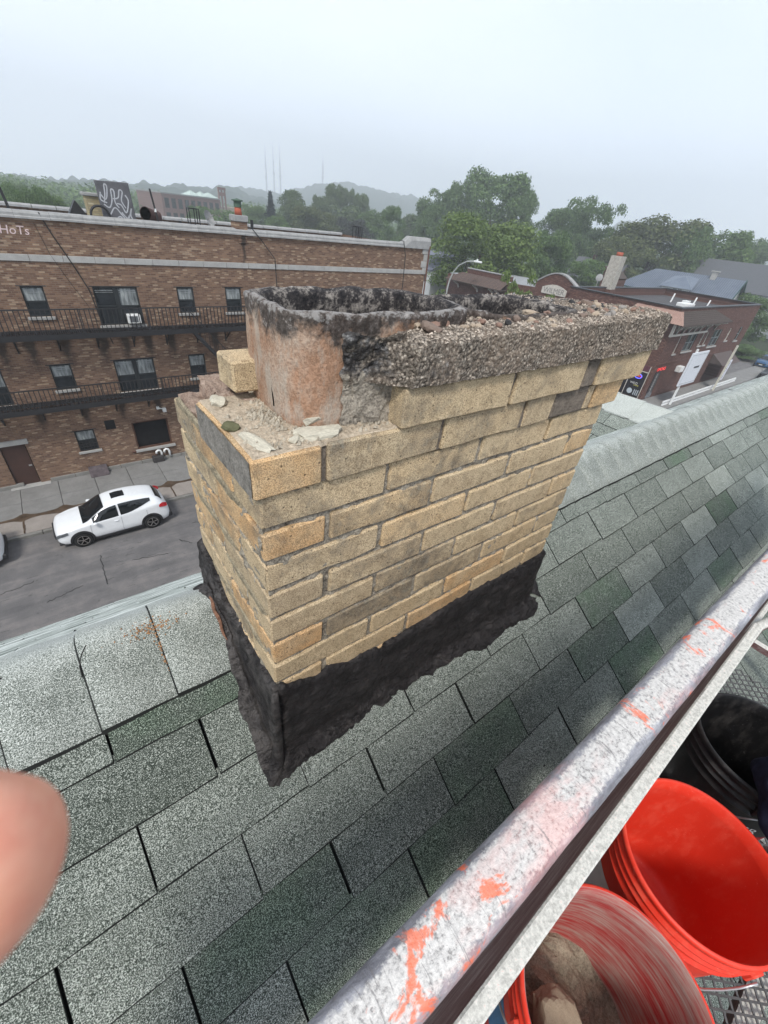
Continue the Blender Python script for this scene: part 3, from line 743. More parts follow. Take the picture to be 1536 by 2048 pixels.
# flues: rounded square clay liners
def flue(cx, cy, rx, ry, zt, zb, name, seed):
    n = 72; vs = []; fs = []; lev = 26; N = n
    def P(a, kx, ky, e=5.0):
        c, s_ = math.cos(a), math.sin(a); r = (abs(c) ** e + abs(s_) ** e) ** (-1 / e); return cx + kx * r * c, cy + ky * r * s_
    rings = []
    for j in range(lev + 1):
        z = zb + (zt - zb) * j / lev
        rings.append(('o', z))
    rings += [('t', zt + .002), ('i', zt - .003)] + [('i', zt - .02 * q) for q in range(1, 9)]
    for kind, z in rings:
        for i in range(n):
            a = 2 * math.pi * i / n; th = {'o': 0, 't': .009, 'i': .021}[kind]
            x, y = P(a, rx - th, ry - th); nz = Vector((x * 9, y * 9, z * 7 + seed)); d = mn.noise(nz) * .004 + mn.noise(nz * 5) * .0022
            nx_, ny_ = x - cx, y - cy; L = math.hypot(nx_, ny_)
            zz = z + ((mn.noise(Vector((x * 22, y * 22, seed))) * .004 + .0025 * mn.noise(Vector((x * 60, y * 60, seed)))) if abs(z - zt) < .008 else 0)
            vs.append((x + nx_ / L * d, y + ny_ / L * d, zz))
    for j in range(len(rings) - 1):
        for i in range(n): fs.append((j * n + i, j * n + (i + 1) % n, (j + 1) * n + (i + 1) % n, (j + 1) * n + i))
    me = bpy.data.meshes.new(name); me.from_pydata(vs, [], fs)
    me.polygons.foreach_set('material_index', [0 if j < lev + 1 else 1 for j in range(len(rings) - 1) for i in range(n)])
    me.polygons.foreach_set('use_smooth', [True] * len(fs)); setmats(me, [FLUE, SOOT]); o = cobj(name, me)
    o2 = MB(); o2.box((cx - rx + .03, cy - ry + .03, zb), (cx + rx - .03, cy + ry - .03, zt - .17)); 
    return o
flue(.438, .627, .178, .110, -.112, -.36, 'flue_liner', 1)
flue(.812, .627, .172, .110, -.124, -.30, 'flue_liner', 5)
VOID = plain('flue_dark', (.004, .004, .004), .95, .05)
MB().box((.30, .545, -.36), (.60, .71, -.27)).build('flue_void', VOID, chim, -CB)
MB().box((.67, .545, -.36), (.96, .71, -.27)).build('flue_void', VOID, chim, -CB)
# crack lines in the first liner
mb = MB()
mb.tube([(.2615, .600 + dx, z) for dx, z in ((.002, -.13), (.0, -.15), (-.003, -.17), (.001, -.19), (.0, -.215), (.004, -.235), (.001, -.26))], .0016, 5)
mb.tube([(.368 + dx, .5205, z) for dx, z in ((.004, -.137), (.006, -.155), (.0, -.172), (.003, -.188), (-.002, -.205), (.001, -.225))], .0014, 5)
cobj('liner_crack', mb.mesh('liner_crack', VOID))
# the cement crown: height field cut round the flues
def influe(x, y, m=0.0):
    for cx, cy, rx, ry in ((.438, .627, .178, .110), (.812, .627, .172, .110)):
        if (abs((x - cx) / (rx + m)) ** 5 + abs((y - cy) / (ry + m)) ** 5) < 1: return True
    return False
XL, XR, YF, YB = .420, 1.243, .450, .935
st = .0048; nx_ = int((XR - XL) / st); ny_ = int((YB - YF) / st)
def topz(x, y):
    p = Vector((x, y, 0))
    z = -.137 + .019 * (x - XL) / .84 - .092 * max(0, y - .53)
    z += .005 * mn.noise(p * 9) + .005 * mn.noise(p * 26) + .0055 * mn.noise(p * 70 + Vector((3, 1, 0))) + .003 * mn.noise(p * 160)
    e = min(x - XL, XR - x, y - YF, YB - y); z -= .005 * math.exp(-max(0, e) / .005)
    return z
def edge_x(y): # ragged left edge
    return .010 * mn.noise(Vector((0, y * 20, 3))) + .008 * mn.noise(Vector((0, y * 60, 9))) - 1.15 * min(.07, max(0, y - .46))
V = {}; vs = []; fs = []
def gv(i, j):
    if (i, j) not in V:
        x = XL + i * st; y = YF + j * st
        if i < 26: x += edge_x(y) * (1 - i / 26)
        if j == 0: y += .002 * mn.noise(Vector((x * 60, 0, 0)))
        V[i, j] = len(vs); vs.append((x + .0012 * mn.noise(Vector((x * 90, y * 90, 4))), y, topz(x, y)))
    return V[i, j]
cells = set()
for i in range(nx_):
    for j in range(ny_):
        x = XL + (i + .5) * st; y = YF + (j + .5) * st
        if influe(x, y, -.006) or (y > .742 and x < .56): continue
        cells.add((i, j)); fs.append((gv(i, j), gv(i + 1, j), gv(i + 1, j + 1), gv(i, j + 1)))
def skirt(seq, zb_of, nrm, rows_=16):
    """rough side wall below the listed top vertices"""
    ids = [[gv(i, j) for i, j in seq]]
    for r_ in range(1, rows_ + 1):
        row = []
        for q in ids[0]:
            x, y, zt = vs[q]; zb = zb_of(x, y); t = r_ / rows_; z = zt + (zb - zt) * t; p = Vector((x, y, z))
            d = (mn.noise_vector(p * 60) * .0022 + mn.noise_vector(p * 150) * .0022 + mn.noise_vector(p * 18) * .002) * min(1, t * 3)
            row.append(len(vs)); vs.append((x + d.x, y + d.y, z + d.z * .3))
        ids.append(row)
    for r_ in range(rows_):
        for q in range(len(seq) - 1):
            fs.append((ids[r_ + 1][q], ids[r_ + 1][q + 1], ids[r_][q + 1], ids[r_][q]))
skirt([(i, 0) for i in range(nx_ + 1)], lambda x, y: -.2025, (0, -1))
skirt([(nx_, j) for j in range(ny_ + 1)], lambda x, y: -.2025, (1, 0))
skirt([(i, ny_) for i in range(nx_, int((.565 - XL) / st), -1)], lambda x, y: -.2025, (0, 1))
skirt([(0, j) for j in range(14, -1, -1)], lambda x, y: -.2035, (-1.6, 0), 18)
me = bpy.data.meshes.new('crown'); me.from_pydata(vs, [], fs); me.update(); setmats(me, CROWN); recalc(me); crown = cobj('crown', me)
MB().box((XL + .03, YF + .02, -.2015), (XR - .02, YB - .02, -.188)).build('crown_underside', DM, chim, -CB)
# cement haunch left of the crown, beside the flue
HM_ = m_mortar('haunch_mortar', (.46, .41, .34), (.09, .08, .07), .47); vs_ = []; fs_ = []; nu, nv = 46, 60
path = [(.335, .5175), (.352, .511), (.372, .505), (.398, .500), (.425, .497)]
for j in range(nv + 1):
    z = -.277 + (.277 - .132) * j / nv
    for i in range(nu + 1):
        t = i / nu * 4; k_ = min(3, int(t)); f_ = t - k_; x = path[k_][0] + (path[k_ + 1][0] - path[k_][0]) * f_; y = path[k_][1] + (path[k_ + 1][1] - path[k_][1]) * f_
        e = min(1, i / 3); up_ = max(0, (z + .205) / .07); x -= up_ * .012 * (1 - i / nu); y -= up_ * .014
        p = Vector((x, y, z)); d = mn.noise_vector(p * 42) * .0065 + mn.noise_vector(p * 120) * .003 + Vector((-1, -1, 0)) * .007 * max(0, mn.noise(p * 24))
        if i < 3: x += .014 * mn.noise(Vector((0, z * 55, 1)))
        vs_.append((x + d.x * e, y + d.y * e, z + d.z * e))
for j in range(nv):
    for i in range(nu): q = j * (nu + 1) + i; fs_.append((q, q + 1, q + nu + 2, q + nu + 1))
me = bpy.data.meshes.new('cement_haunch'); me.from_pydata(vs_, [], fs_); setmats(me, [HM_, CROWN]); me.polygons.foreach_set('material_index', [1 if j > nv * .55 + 8 * mn.noise(Vector((i * .2, 0, 0))) else 0 for j in range(nv) for i in range(nu)]); cobj('cement_haunch', me)
# stones bedded in the crown
STN = [plain('stone_red', (.24, .155, .12), .8, var=.2, scale=30), plain('stone_brown', (.18, .135, .11), .8, var=.2, scale=30), plain('stone_tan', (.36, .29, .22), .85, var=.2, scale=30),
       plain('stone_grey', (.25, .23, .21), .85, var=.25, scale=30), plain('stone_soot', (.04, .04, .042), .8, var=.4, scale=40)]
rk = [rock('stone', STN[i % 5], 1, 1, 1, i, 2, .22) for i in range(10)]
fixed = [(.475, .492, .022, .012, 1), (.50, .512, .016, .010, 0), (.465, .515, .010, .007, 2), (.535, .525, .013, .012, 0), (.52, .545, .010, .008, 3), (.56, .50, .010, .007, 2), (.60, .56, .012, .012, 3), (.70, .505, .012, .010, 1),
         (.74, .50, .014, .008, 2), (.80, .55, .022, .010, 2), (.83, .53, .012, .008, 0), (.88, .48, .012, .009, 1), (1.10, .60, .020, .012, 1), (1.12, .57, .018, .011, 0), (1.07, .56, .014, .009, 2), (1.14, .53, .012, .010, 3),
         (.98, .52, .014, .009, 0), (1.02, .49, .012, .007, 3), (.64, .60, .014, .014, 4), (.67, .59, .018, .012, 4), (.60, .61, .010, .010, 4), (1.18, .50, .010, .010, 0), (.92, .58, .010, .008, 3)]
for q, (x, y, a, h_, m) in enumerate(fixed):
    o = obj('stone', rk[(q * 3) % 10 if False else [i for i in range(10) if i % 5 == m][q % 2]], crown, (x, y, topz(x, y) + h_ * .35), (rb_.uniform(-.3, .3), rb_.uniform(-.3, .3), rb_.uniform(0, 6)))
    o.scale = (a * 1.1, a * .75, h_ * .85)
for q in range(120):
    x = rb_.uniform(XL + .03, XR - .02); y = rb_.uniform(YF + .01, .66)
    if influe(x, y, .01): continue
    a = rb_.choice([.004, .005, .006, .008, .010]); o = obj('stone', rk[rb_.randrange(10)] if rb_.random() < .9 else rk[2], crown, (x, y, topz(x, y) + a * .2), (rb_.uniform(-.5, .5), rb_.uniform(-.5, .5), rb_.uniform(0, 6)))
    o.scale = (a * 1.2, a, a * .8)
# grit between them
gb = MB(); rg = random.Random(5)
for q in range(5200):
    x = rg.uniform(XL, XR); y = rg.uniform(YF, YB)
    if q > 3600: y = YF + abs(rg.gauss(0, .06))
    if y > YB or influe(x, y, .003): continue
    a = rg.uniform(.001, .0032); z = topz(x, y); t = rg.uniform(0, 6)
    c_, s_ = math.cos(t) * a, math.sin(t) * a
    gb.add([(x + c_, y + s_, z), (x - s_, y + c_, z), (x - c_, y - s_, z), (x + s_, y - c_, z), (x + rg.uniform(-a, a) * .4, y, z + a * rg.uniform(.6, 1.3))], [(0, 1, 4), (1, 2, 4), (2, 3, 4), (3, 0, 4)])
GRIT = plain('cream_grit', (.36, .31, .26), .9, .15, var=.5, scale=60)
me = gb.mesh('grit', GRIT); o = obj('grit', me, crown); o['kind'] = 'stuff'

# ---- loose debris on the lower left ledge
def ledge(x, y): return -.2735
DEB = []
def debris(x, y, z, sx, sy, sz, rot, mat, label, seed, name='mortar_chunk', cat='rubble'):
    me = rock(name, mat, 1, 1, 1, seed, 2, .30)
    o = obj(name, me, None, (x, y, H + z), rot); o.scale = (sx * 1.45, sy * 1.45, sz * 1.05)
    return put(o, label, cat)
BR2 = plain('brick_flake', (.40, .32, .20), .9, .15, var=.16, scale=9); PALE = plain('pale_mortar_stone', (.47, .44, .36), .92, .15, var=.16, scale=8); GREYC = plain('grey_clod', (.24, .22, .18), .92, .15, var=.3, scale=8)
debris(.352, .553, -.262, .050, .018, .015, (0, -.05, -.25), BR2, 'long tan brick fragment lying against the foot of the cement haunch', 2, 'brick_fragment', 'brick fragment')
debris(.285, .500, -.268, .036, .013, .010, (0, 0, -.15), PALE, 'pale flat mortar slab near the front edge of the ledge', 3)
debris(.196, .512, -.2715, .010, .038, .008, (0, 0, .22), PALE, 'narrow white mortar strip along the left edge of the ledge', 4)
debris(.182, .575, -.270, .011, .014, .010, (0, 0, .3), plain('mossy_mortar', (.12, .12, .07), .95, .1, var=.3, scale=60), 'dark mossy lump on the left edge of the ledge', 5)
debris(.197, .672, -.268, .013, .017, .008, (0, 0, -.4), PALE, 'white mortar lump beside the brick standing on end', 6)
debris(.306, .545, -.262, .026, .016, .013, (.1, 0, .1), PALE, 'crumbling tan lump left of the long brick fragment', 7)
debris(.262, .515, -.268, .008, .007, .007, (0, 0, 0), PALE, 'small round white pebble left of the pale flat mortar slab', 8, 'pebble', 'pebble')
debris(.325, .590, -.255, .030, .016, .018, (.2, .1, .2), GREYC, 'dark grey clod wedged under the flue', 9)
debris(.365, .585, -.250, .018, .012, .020, (.2, .6, .2), GREYC, 'grey angular chip leaning on the flue wall', 10)
debris(.372, .572, -.262, .015, .012, .012, (0, 0, .7), PALE, 'light grey chip behind the long brick fragment', 11)
debris(.245, .497, -.270, .010, .006, .005, (0, 0, .7), PALE, 'tiny pale crumb nearest the front corner of the ledge', 12, 'pebble', 'pebble')
# crumbly bed over the ledge
V2 = []; F2 = []; nx2, ny2 = 70, 70; xa, xb, ya, yb = .172, .425, .474, .70
for j in range(ny2 + 1):
    for i in range(nx2 + 1):
        x = xa + (xb - xa) * i / nx2; y = ya + (yb - ya) * j / ny2; p = Vector((x, y, 0))
        n_ = .5 + mn.noise(p * 22) * .9; t = max(0, n_ - .35) + max(0, mn.noise(p * 70)) * .8
        e = max(0, min(1, (x - xa) / .012, (xb - x) / .01, (y - ya) / .012))
        am = 1.0 if x > .27 or y < .52 else (.35 if y < .66 else .3)
        V2.append((x, y, -.2735 + (.0075 * t + .004 * mn.noise(p * 120)) * e * am + (-.004 if e < .05 else 0)))
for j in range(ny2):
    for i in range(nx2):
        q = j * (nx2 + 1) + i; F2.append((q, q + 1, q + nx2 + 2, q + nx2 + 1))
BED = m_mortar('ledge_mortar', (.56, .47, .36), (.26, .205, .15), .43)
me = bpy.data.meshes.new('crumbled_mortar'); me.from_pydata(V2, [], F2); setmats(me, BED); cobj('crumbled_mortar', me)
gb = MB()
for q in range(900):
    x = xa + .01 + rg.random() ** .8 * .235; y = ya + .01 + rg.random() * .13
    if rg.random() < .35: x = .22 + rg.random() * .1; y = .56 + rg.random() * .1
    a = rg.choice([.0012, .002, .003, .0045]) * rg.uniform(.7, 1.2); z = -.2725; t = rg.uniform(0, 6); c_, s_ = math.cos(t) * a, math.sin(t) * a
    gb.add([(x + c_, y + s_, z), (x - s_, y + c_ * .7, z), (x - c_, y - s_, z), (x + s_, y - c_ * .7, z), (x + a * .3, y, z + a * rg.uniform(.9, 1.8))], [(0, 1, 4), (1, 2, 4), (2, 3, 4), (3, 0, 4)])
o = cobj('mortar_crumbs', gb.mesh('mortar_crumbs', RUBM)); o['kind'] = 'stuff'

# ---- tar flashing round the foot
def strip(name, pts_rows, mat, seed=0, amp=.006, nrm=None):
    """rows of points -> quad sheet displaced along the rough normal"""
    nr = len(pts_rows); nc = len(pts_rows[0]); vs = []; fs = []
    for r_ in range(nr):
        for c_ in range(nc):
            p = Vector(pts_rows[r_][c_]); q = Vector((p.x * 1.0, p.y, p.z * 1.6))
            d = mn.noise(q * 11 + Vector((seed, 0, 0))) * .9 + mn.noise(q * 34) * .5 + mn.noise(q * 95) * .28 + abs(mn.noise(q * 20 + Vector((9, 9, 9)))) * .6
            e = 0 if r_ in (0, nr - 1) else 1
            vs.append(p + Vector(nrm) * d * amp * e)
    for r_ in range(nr - 1):
        for c_ in range(nc - 1):
            q = r_ * nc + c_; fs.append((q, q + 1, q + nc + 1, q + nc))
    me = bpy.data.meshes.new(name); me.from_pydata(vs, [], fs); me.polygons.foreach_set('use_smooth', [True] * len(fs)); setmats(me, mat); return cobj(name, me)
def interp(t, T):
    for (a, va), (b_, vb) in zip(T, T[1:]):
        if t <= b_: return va + (vb - va) * max(0, (t - a)) / (b_ - a)
    return T[-1][1]
# front
ztop = [(.1, -.81), (.178, -.809), (.276, -.852), (.309, -.844), (.375, -.861), (.454, -.884), (.548, -.868), (.632, -.867), (.735, -.855), (.954, -.869), (1.031, -.874), (1.115, -.865), (1.16, -.87)]
apy = [(.1, .469), (.125, .43), (.169, .424), (.221, .434), (.34, .435), (.43, .446), (.517, .433), (.584, .449), (.65, .436), (.69, .440), (.81, .434), (.852, .414), (.983, .424), (1.13, .415), (1.18, .43), (1.215, .469)]
rows_ = []; nc = 260
us = [.135 + (1.195 - .135) * c_ / (nc - 1) for c_ in range(nc)]
def xw(u): return min(max(u, X0 - .010), X1 + .010)
prof = []
for u in us:
    j = .014 * mn.noise(Vector((u * 18, 0, 1))) + .010 * mn.noise(Vector((u * 60, 0, 2)))
    zt = interp(u, ztop) + j; ya = interp(u, apy) + .006 * mn.noise(Vector((u * 25, 4, 2))) + .005 * mn.noise(Vector((u * 80, 4, 2)))
    x = xw(u); col = []
    col.append((x, Y0 + .003, zt)); col.append((x, Y0 - .005, zt - .003))
    zf = near(Y0)
    for q in range(1, 17): t = q / 16; col.append((x, Y0 - .009 - .010 * t * t, zt + (zf + .012 - zt) * t))
    for q in range(1, 9):
        t = q / 8; y_ = Y0 - .019 + (ya - Y0 + .019) * t
        col.append((x + (u - x) * t, y_, near(y_) + .012 * (1 - t) ** 1.5 + .0095))
    col.append((u, ya - .002, near(ya) + .001)); prof.append(col)
strip('tar_flashing', [[prof[c_][r_] for c_ in range(nc)] for r_ in range(len(prof[0]))], TAR, 1, .010, (0, -.75, .55))
# left
ztl = [(.46, -.809), (.49, -.809), (.597, -.822), (.683, -.815), (.759, -.791), (.833, -.747), (.89, -.735), (.93, -.735)]
apx = [(.42, .13), (.47, .120), (.525, .126), (.58, .122), (.628, .138), (.66, .136), (.734, .150), (.794, .152), (.83, .138), (.95, .136)]
nc = 130; prof = []
for c_ in range(nc):
    v = .425 + (.955 - .425) * c_ / (nc - 1); yv = min(max(v, Y0 - .012), Y1 + .01)
    j = .008 * mn.noise(Vector((v * 22, 0, 5))) + .006 * mn.noise(Vector((v * 70, 0, 6)))
    zt = interp(v, ztl) + j; xa = interp(v, apx) + .005 * mn.noise(Vector((v * 30, 0, 3))) + .003 * mn.noise(Vector((v * 90, 0, 3))); zf = rz(yv)
    col = [(X0 + .003, yv, zt), (X0 - .005, yv, zt - .003)]
    for q in range(1, 15): t = q / 14; col.append((X0 - .009 - .008 * t * t, yv, zt + (zf + .014 - zt) * t))
    for q in range(1, 7):
        t = q / 6; x_ = X0 - .017 + (xa - X0 + .017) * t; y_ = yv + (v - yv) * t
        col.append((x_, y_, rz(y_) + .014 + .012 * (1 - t) ** 1.5))
    col.append((xa - .002, v, rz(v) + .002)); prof.append(col)
strip('tar_flashing', [[prof[c_][r_] for c_ in range(nc)] for r_ in range(len(prof[0]))][::-1], TAR, 5, .009, (-.75, 0, .5))
cb = MB(); P_ = [(.170, .470, -.812), (.166, .466, -.86), (.165, .464, -.93), (.163, .462, -1.0), (.160, .459, -1.06), (.150, .452, -1.088), (.136, .440, -1.100), (.126, .430, -1.108)]
cb.tube([(x, y, z) for x, y, z in P_], [.006, .010, .011, .012, .015, .018, .017, .006], 12)
me = cb.mesh('tar_bead', TAR, True)
for v in me.vertices: v.co += mn.noise_vector(v.co * 45) * .005
cobj('tar_bead', me)
# right return
prof = []; nc = 60
for c_ in range(nc):
    v = .44 + .5 * c_ / (nc - 1); yv = min(max(v, Y0 - .01), Y1); zt = max(near(.6), -.865) + .008 * mn.noise(Vector((v * 30, 0, 5))); zf = rz(yv)
    if zf > zt - .03: zt = zf + .05
    xa = X1 + .075 + .012 * mn.noise(Vector((v * 30, 7, 3)))
    col = [(X1 - .003, yv, zt), (X1 + .006, yv, zt - .003)] + [(X1 + .011 + .008 * (q / 8) ** 2, yv, zt + (zf + .014 - zt) * q / 8) for q in range(1, 9)]
    for q in range(1, 6): t = q / 5; x_ = X1 + .019 + (xa - X1 - .019) * t; y_ = yv + (v - yv) * t; col.append((x_, y_, rz(y_) + .012 + .01 * (1 - t)))
    col.append((xa, v, rz(v) + .001)); prof.append(col)
strip('tar_flashing', [[prof[c_][r_] for c_ in range(nc)] for r_ in range(len(prof[0]))], TAR, 8, .006, (.75, 0, .5))
# peeling brown flashing edge on the left
mb = MB(); PEEL = plain('rusty_felt', (.20, .11, .075), .95, .1, var=.35, scale=90)
mb.tube([(.147 + .002 * math.sin(i * 1.7), .80 - i * .012, rz(.80 - i * .012) + .019 + .003 * math.sin(i * 2.3)) for i in range(9)], [.002, .004, .005, .004, .005, .004, .004, .003, .001], 6)
cobj('peeling_felt', mb.mesh('peeling_felt', PEEL))
for sd_, (x, y) in enumerate(((.58, .18), (.88, .10), (.30, .05))):
    o = obj('tar_spot', rock('tar_spot', CRK, .008, .008, .004, sd_ + 3), house, Vector((x, y, near(y) + .005 + H)) - HL)

# ================================================================ lift basket with rail
basket = empty('work_platform', (.9, -.5, H - 1.40), label='steel work platform with mortar splashed guard rail beside the roof', cat='work platform')
BL = Vector((.9, -.5, -1.40))
def bobj(name, me, c=(0, 0, 0), parent=None): return obj(name, me, parent or basket, Vector(c) - BL if parent is None else c)
RAIL = m_rail(); MID = m_midrail()
# top rail: flattened tube, vertices local to its own axis so that the splashes follow it
n = 28; L0, L1 = -.55, 3.4; segs = 90; vs = []; fs = []
for i in range(segs + 1):
    x = L0 + (L1 - L0) * i / segs
    for k in range(n):
        a = 2 * math.pi * k / n; c_, s_ = math.cos(a), math.sin(a); e = 4.6; r_ = (abs(c_) ** e + abs(s_) ** e) ** (-1 / e)
        yy, zz = r_ * c_ * .0225, r_ * s_ * .0205
        d = (.0010 * mn.noise(Vector((x * 30, yy * 60, zz * 60))) + .0006 * mn.noise(Vector((x * 120, yy * 150, zz * 150)))) * (1 if zz > -.005 else .3)
        vs.append((x, yy * (1 + d * 40), zz * (1 + d * 40)))
for i in range(segs):
    for k in range(n): fs.append((i * n + k, i * n + (k + 1) % n, (i + 1) * n + (k + 1) % n, (i + 1) * n + k))
fs.append(tuple(range(n))); fs.append(tuple(segs * n + k for k in range(n))[::-1])
me = bpy.data.meshes.new('top_rail'); me.from_pydata(vs, [], fs); me.polygons.foreach_set('use_smooth', [True] * len(fs)); setmats(me, RAIL); recalc(me)
tr_ = obj('top_rail', me, basket, Vector((0, .0035, -.438)) - BL, (0, 0, -.0105))
mb = MB()
mb.bbox((-.5, -.0525, -1.10), (.86, -.0375, -.515), .002); 
me = mb.mesh('mid_rail', MID); bobj('mid_rail', me)
mb = MB(); mb.tube([(.80, -.045, -.523), (.86, -.0455, -.523), (.90, -.055, -.523), (.95, -.085, -.524), (1.05, -.15, -.526), (1.2, -.24, -.53)], .0085, 10)
me = mb.mesh('rail_loop', MID, True); bobj('rail_loop', me)
mb = MB(); mb.bbox((.86, -.046, -1.10), (3.2, -.0375, -.545), .002); bobj('lower_rail', mb.mesh('lower_rail', MID))
for x in (-.45, 1.95, 3.2): mb = MB(); mb.bar((x, -.03, -.46), (x, -.03, -1.40), .035); bobj('post', mb.mesh('post', MID))
mb = MB(); mb.bbox((-.5, -.035, -1.40), (3.2, -.030, -1.30), .001); bobj('toe_board', mb.mesh('toe_board', MID))
GALV = plain('galvanised_mesh', (.10, .10, .10), .6, .4, .2, scale=30)
mb = MB(); cw, ch = .034, .0165
x = -.5; rows2 = 0
xs_ = np.arange(-.5, 1.9, cw); ys_ = np.arange(-.95, -.035, ch * 2)
for i, x in enumerate(xs_):
    for y in ys_:
        for (p, q) in (((x, y), (x + cw / 2, y + ch)), ((x + cw / 2, y + ch), (x + cw, y)), ((x, y), (x + cw / 2, y - ch)), ((x + cw / 2, y - ch), (x + cw, y))):
            mb.bar((p[0], p[1], -1.381), (q[0], q[1], -1.377), .0045, .003)
o = bobj('expanded_metal_floor', mb.mesh('expanded_metal_floor', GALV)); o['kind'] = 'stuff'
mb = MB()
for y in (-.06, -.5, -.94): mb.bar((-.5, y, -1.415), (3.2, y, -1.415), .04)
for x in (-.48, .4, 1.3, 2.2, 3.18): mb.bar((x, -.95, -1.418), (x, -.04, -1.418), .03)
bobj('floor_frame', mb.mesh('floor_frame', MID))
mb = MB(); mb.tube([(-.5, -.93, -.44), (3.2, -.93, -.44)], .021, 12)
for x in (-.48, 1.3, 3.18): mb.tube([(x, -.93, -.44), (x, -.93, -1.4)], .018, 10)
bobj('rear_rail', mb.mesh('rear_rail', RAIL, True))

# ---- buckets
REDP = m_plastic('red_plastic', (.70, .040, .018), (.78, .15, .09), .6); BLKP = m_plastic('black_plastic', (.010, .010, .011), (.06, .055, .052), .9, .42)
STRK = m_streak(); WIRE = plain('handle_wire', (.55, .55, .56), .35, .5, .7); WHTP = plain('white_plastic', (.75, .75, .75), .4, .4)
def bucket(name, x, y, zrim, r, out_m, in_m, label, tilt=(0, 0), hand=0.0):
    hgt = .365
    root = empty(name, (x, y, H + zrim - hgt), label=label, cat='bucket', group='buckets standing on the work platform')
    root.rotation_euler = (tilt[0], tilt[1], 0)
    ro, rb2 = r, r * .88
    rr = lambda z: rb2 + (ro - rb2) * z / hgt
    t = .0028
    prof = [(0.001, .004), (rb2 - .012, .004), (rb2 - .004, .0), (rr(.01), .010)]
    z = .03
    prof += [(rr(.22), .22), (rr(.265), .265)]
    for zr in (.275, .305, .328):
        prof += [(rr(zr), zr), (rr(zr) + .007, zr + .001), (rr(zr) + .007, zr + .004), (rr(zr + .005) , zr + .006)]
    prof += [(rr(.350), .350), (ro + .0045, .352), (ro + .0055, .360), (ro + .003, hgt), (ro - .001, hgt)]
    mb = MB(); mb.lathe(prof, 72, mi=0)
    o_ = obj('shell', mb.mesh('shell', out_m, True), root)
    mi_ = MB(); pi_ = [(ro - .001, hgt), (ro - .0035, hgt - .004), (rr(.34) - t, .34), (rr(.335) - t - .0015, .333), (rr(.325) - t, .327), (rr(.2) - t, .2), (rr(.1) - t, .1), (rr(.02) - t, .02), (rb2 - .02, .008), (.001, .008)]
    mi_.lathe(pi_, 72); me = mi_.mesh('lining', in_m, True); obj('lining', me, root)
    # handle: wire bail hanging down on the outside, ears on both ends
    mb = MB(); pts = []
    for i in range(25):
        a = math.pi * i / 24; px_, pz = math.cos(a) * (ro + .016), .300 - math.sin(a) * (.185)
        yy = -math.sin(a) * (rr(max(.05, pz)) + .02)
        pts.append((px_, yy, pz))
    pts2 = []
    for p_ in pts:
        v_ = Vector(p_); v_.rotate(Matrix.Rotation(hand, 3, 'Z')); pts2.append(v_)
    mb.tube(pts2, .0022, 7); h_ = obj('handle', mb.mesh('handle', WIRE, True), root)
    mg = MB(); mg.tube(pts2[10:15], .0085, 10); obj('grip', mg.mesh('grip', WHTP, True), h_)
    for s_ in (0, math.pi):
        e_ = MB(); e_.bbox((rr(.30) + .001, -.014, .285), (rr(.30) + .013, .014, .317), .003); oo = e_.build('ear', out_m, root); oo.rotation_euler = (0, 0, s_ + hand)
    return root, rr
b1, rr1 = bucket('bucket', .778, -.232, -1.010, .150, REDP, REDP, 'clean bright red bucket in the middle of the row, empty', hand=-2.0)
b2, rr2 = bucket('bucket', .434, -.225, -1.005, .153, REDP, STRK, 'red bucket smeared with dried mortar inside, nearest the camera', hand=math.radians(150))
b3, rr3 = bucket('bucket', 1.180, -.2335, -1.010, .145, BLKP, BLKP, 'black bucket with a red label, behind the clean red one', hand=math.radians(205))
def wrapfn(rr, z0, a0, dr=.0012):
    def f(v):
        z = z0 + v.y; r_ = rr(z) + dr + v.z; a = a0 + v.x / r_
        return Vector((r_ * math.cos(a), r_ * math.sin(a), z))
    return f
REDL = plain('red_label', (.34, .012, .014), .5, .4); WHL = plain('white_lettering', (.68, .68, .66), .6, .3); BLUEL = plain('blue_label', (.05, .16, .3), .5, .4, var=.3)
def label_patch(rr, a0, a1, z0, z1, mat, root, name, slant=0):
    n_ = 16; vs = []; fs = []
    for j in range(5):
        for i in range(n_ + 1):
            t = j / 4; z = z0 + (z1 - z0) * t; a = a0 + (a1 - a0) * i / n_ + slant * t; r_ = rr(z) + .0008
            vs.append((r_ * math.cos(a), r_ * math.sin(a), z))
    for j in range(4):
        for i in range(n_): q = j * (n_ + 1) + i; fs.append((q, q + 1, q + n_ + 2, q + n_ + 1))
    me = bpy.data.meshes.new(name); me.from_pydata(vs, [], fs); setmats(me, mat); recalc(me); return obj(name, me, root)
lb = label_patch(rr3, math.radians(165), math.radians(262), .05, .175, REDL, b3, 'red_label')
obj('lettering', textmesh('GUTTER', .036, WHL, 0, wrapfn(rr3, .205, math.radians(196))), b3)
obj('lettering', textmesh('"The', .034, WHL, 0, wrapfn(rr3, .135, math.radians(205)), italic=.2), lb)
label_patch(rr2, math.radians(120), math.radians(200), .06, .21, BLUEL, b2, 'blue_label')
label_patch(rr1, math.radians(125), math.radians(200), .06, .21, plain('pale_label', (.6, .55, .53), .5), b1, 'pale_label')
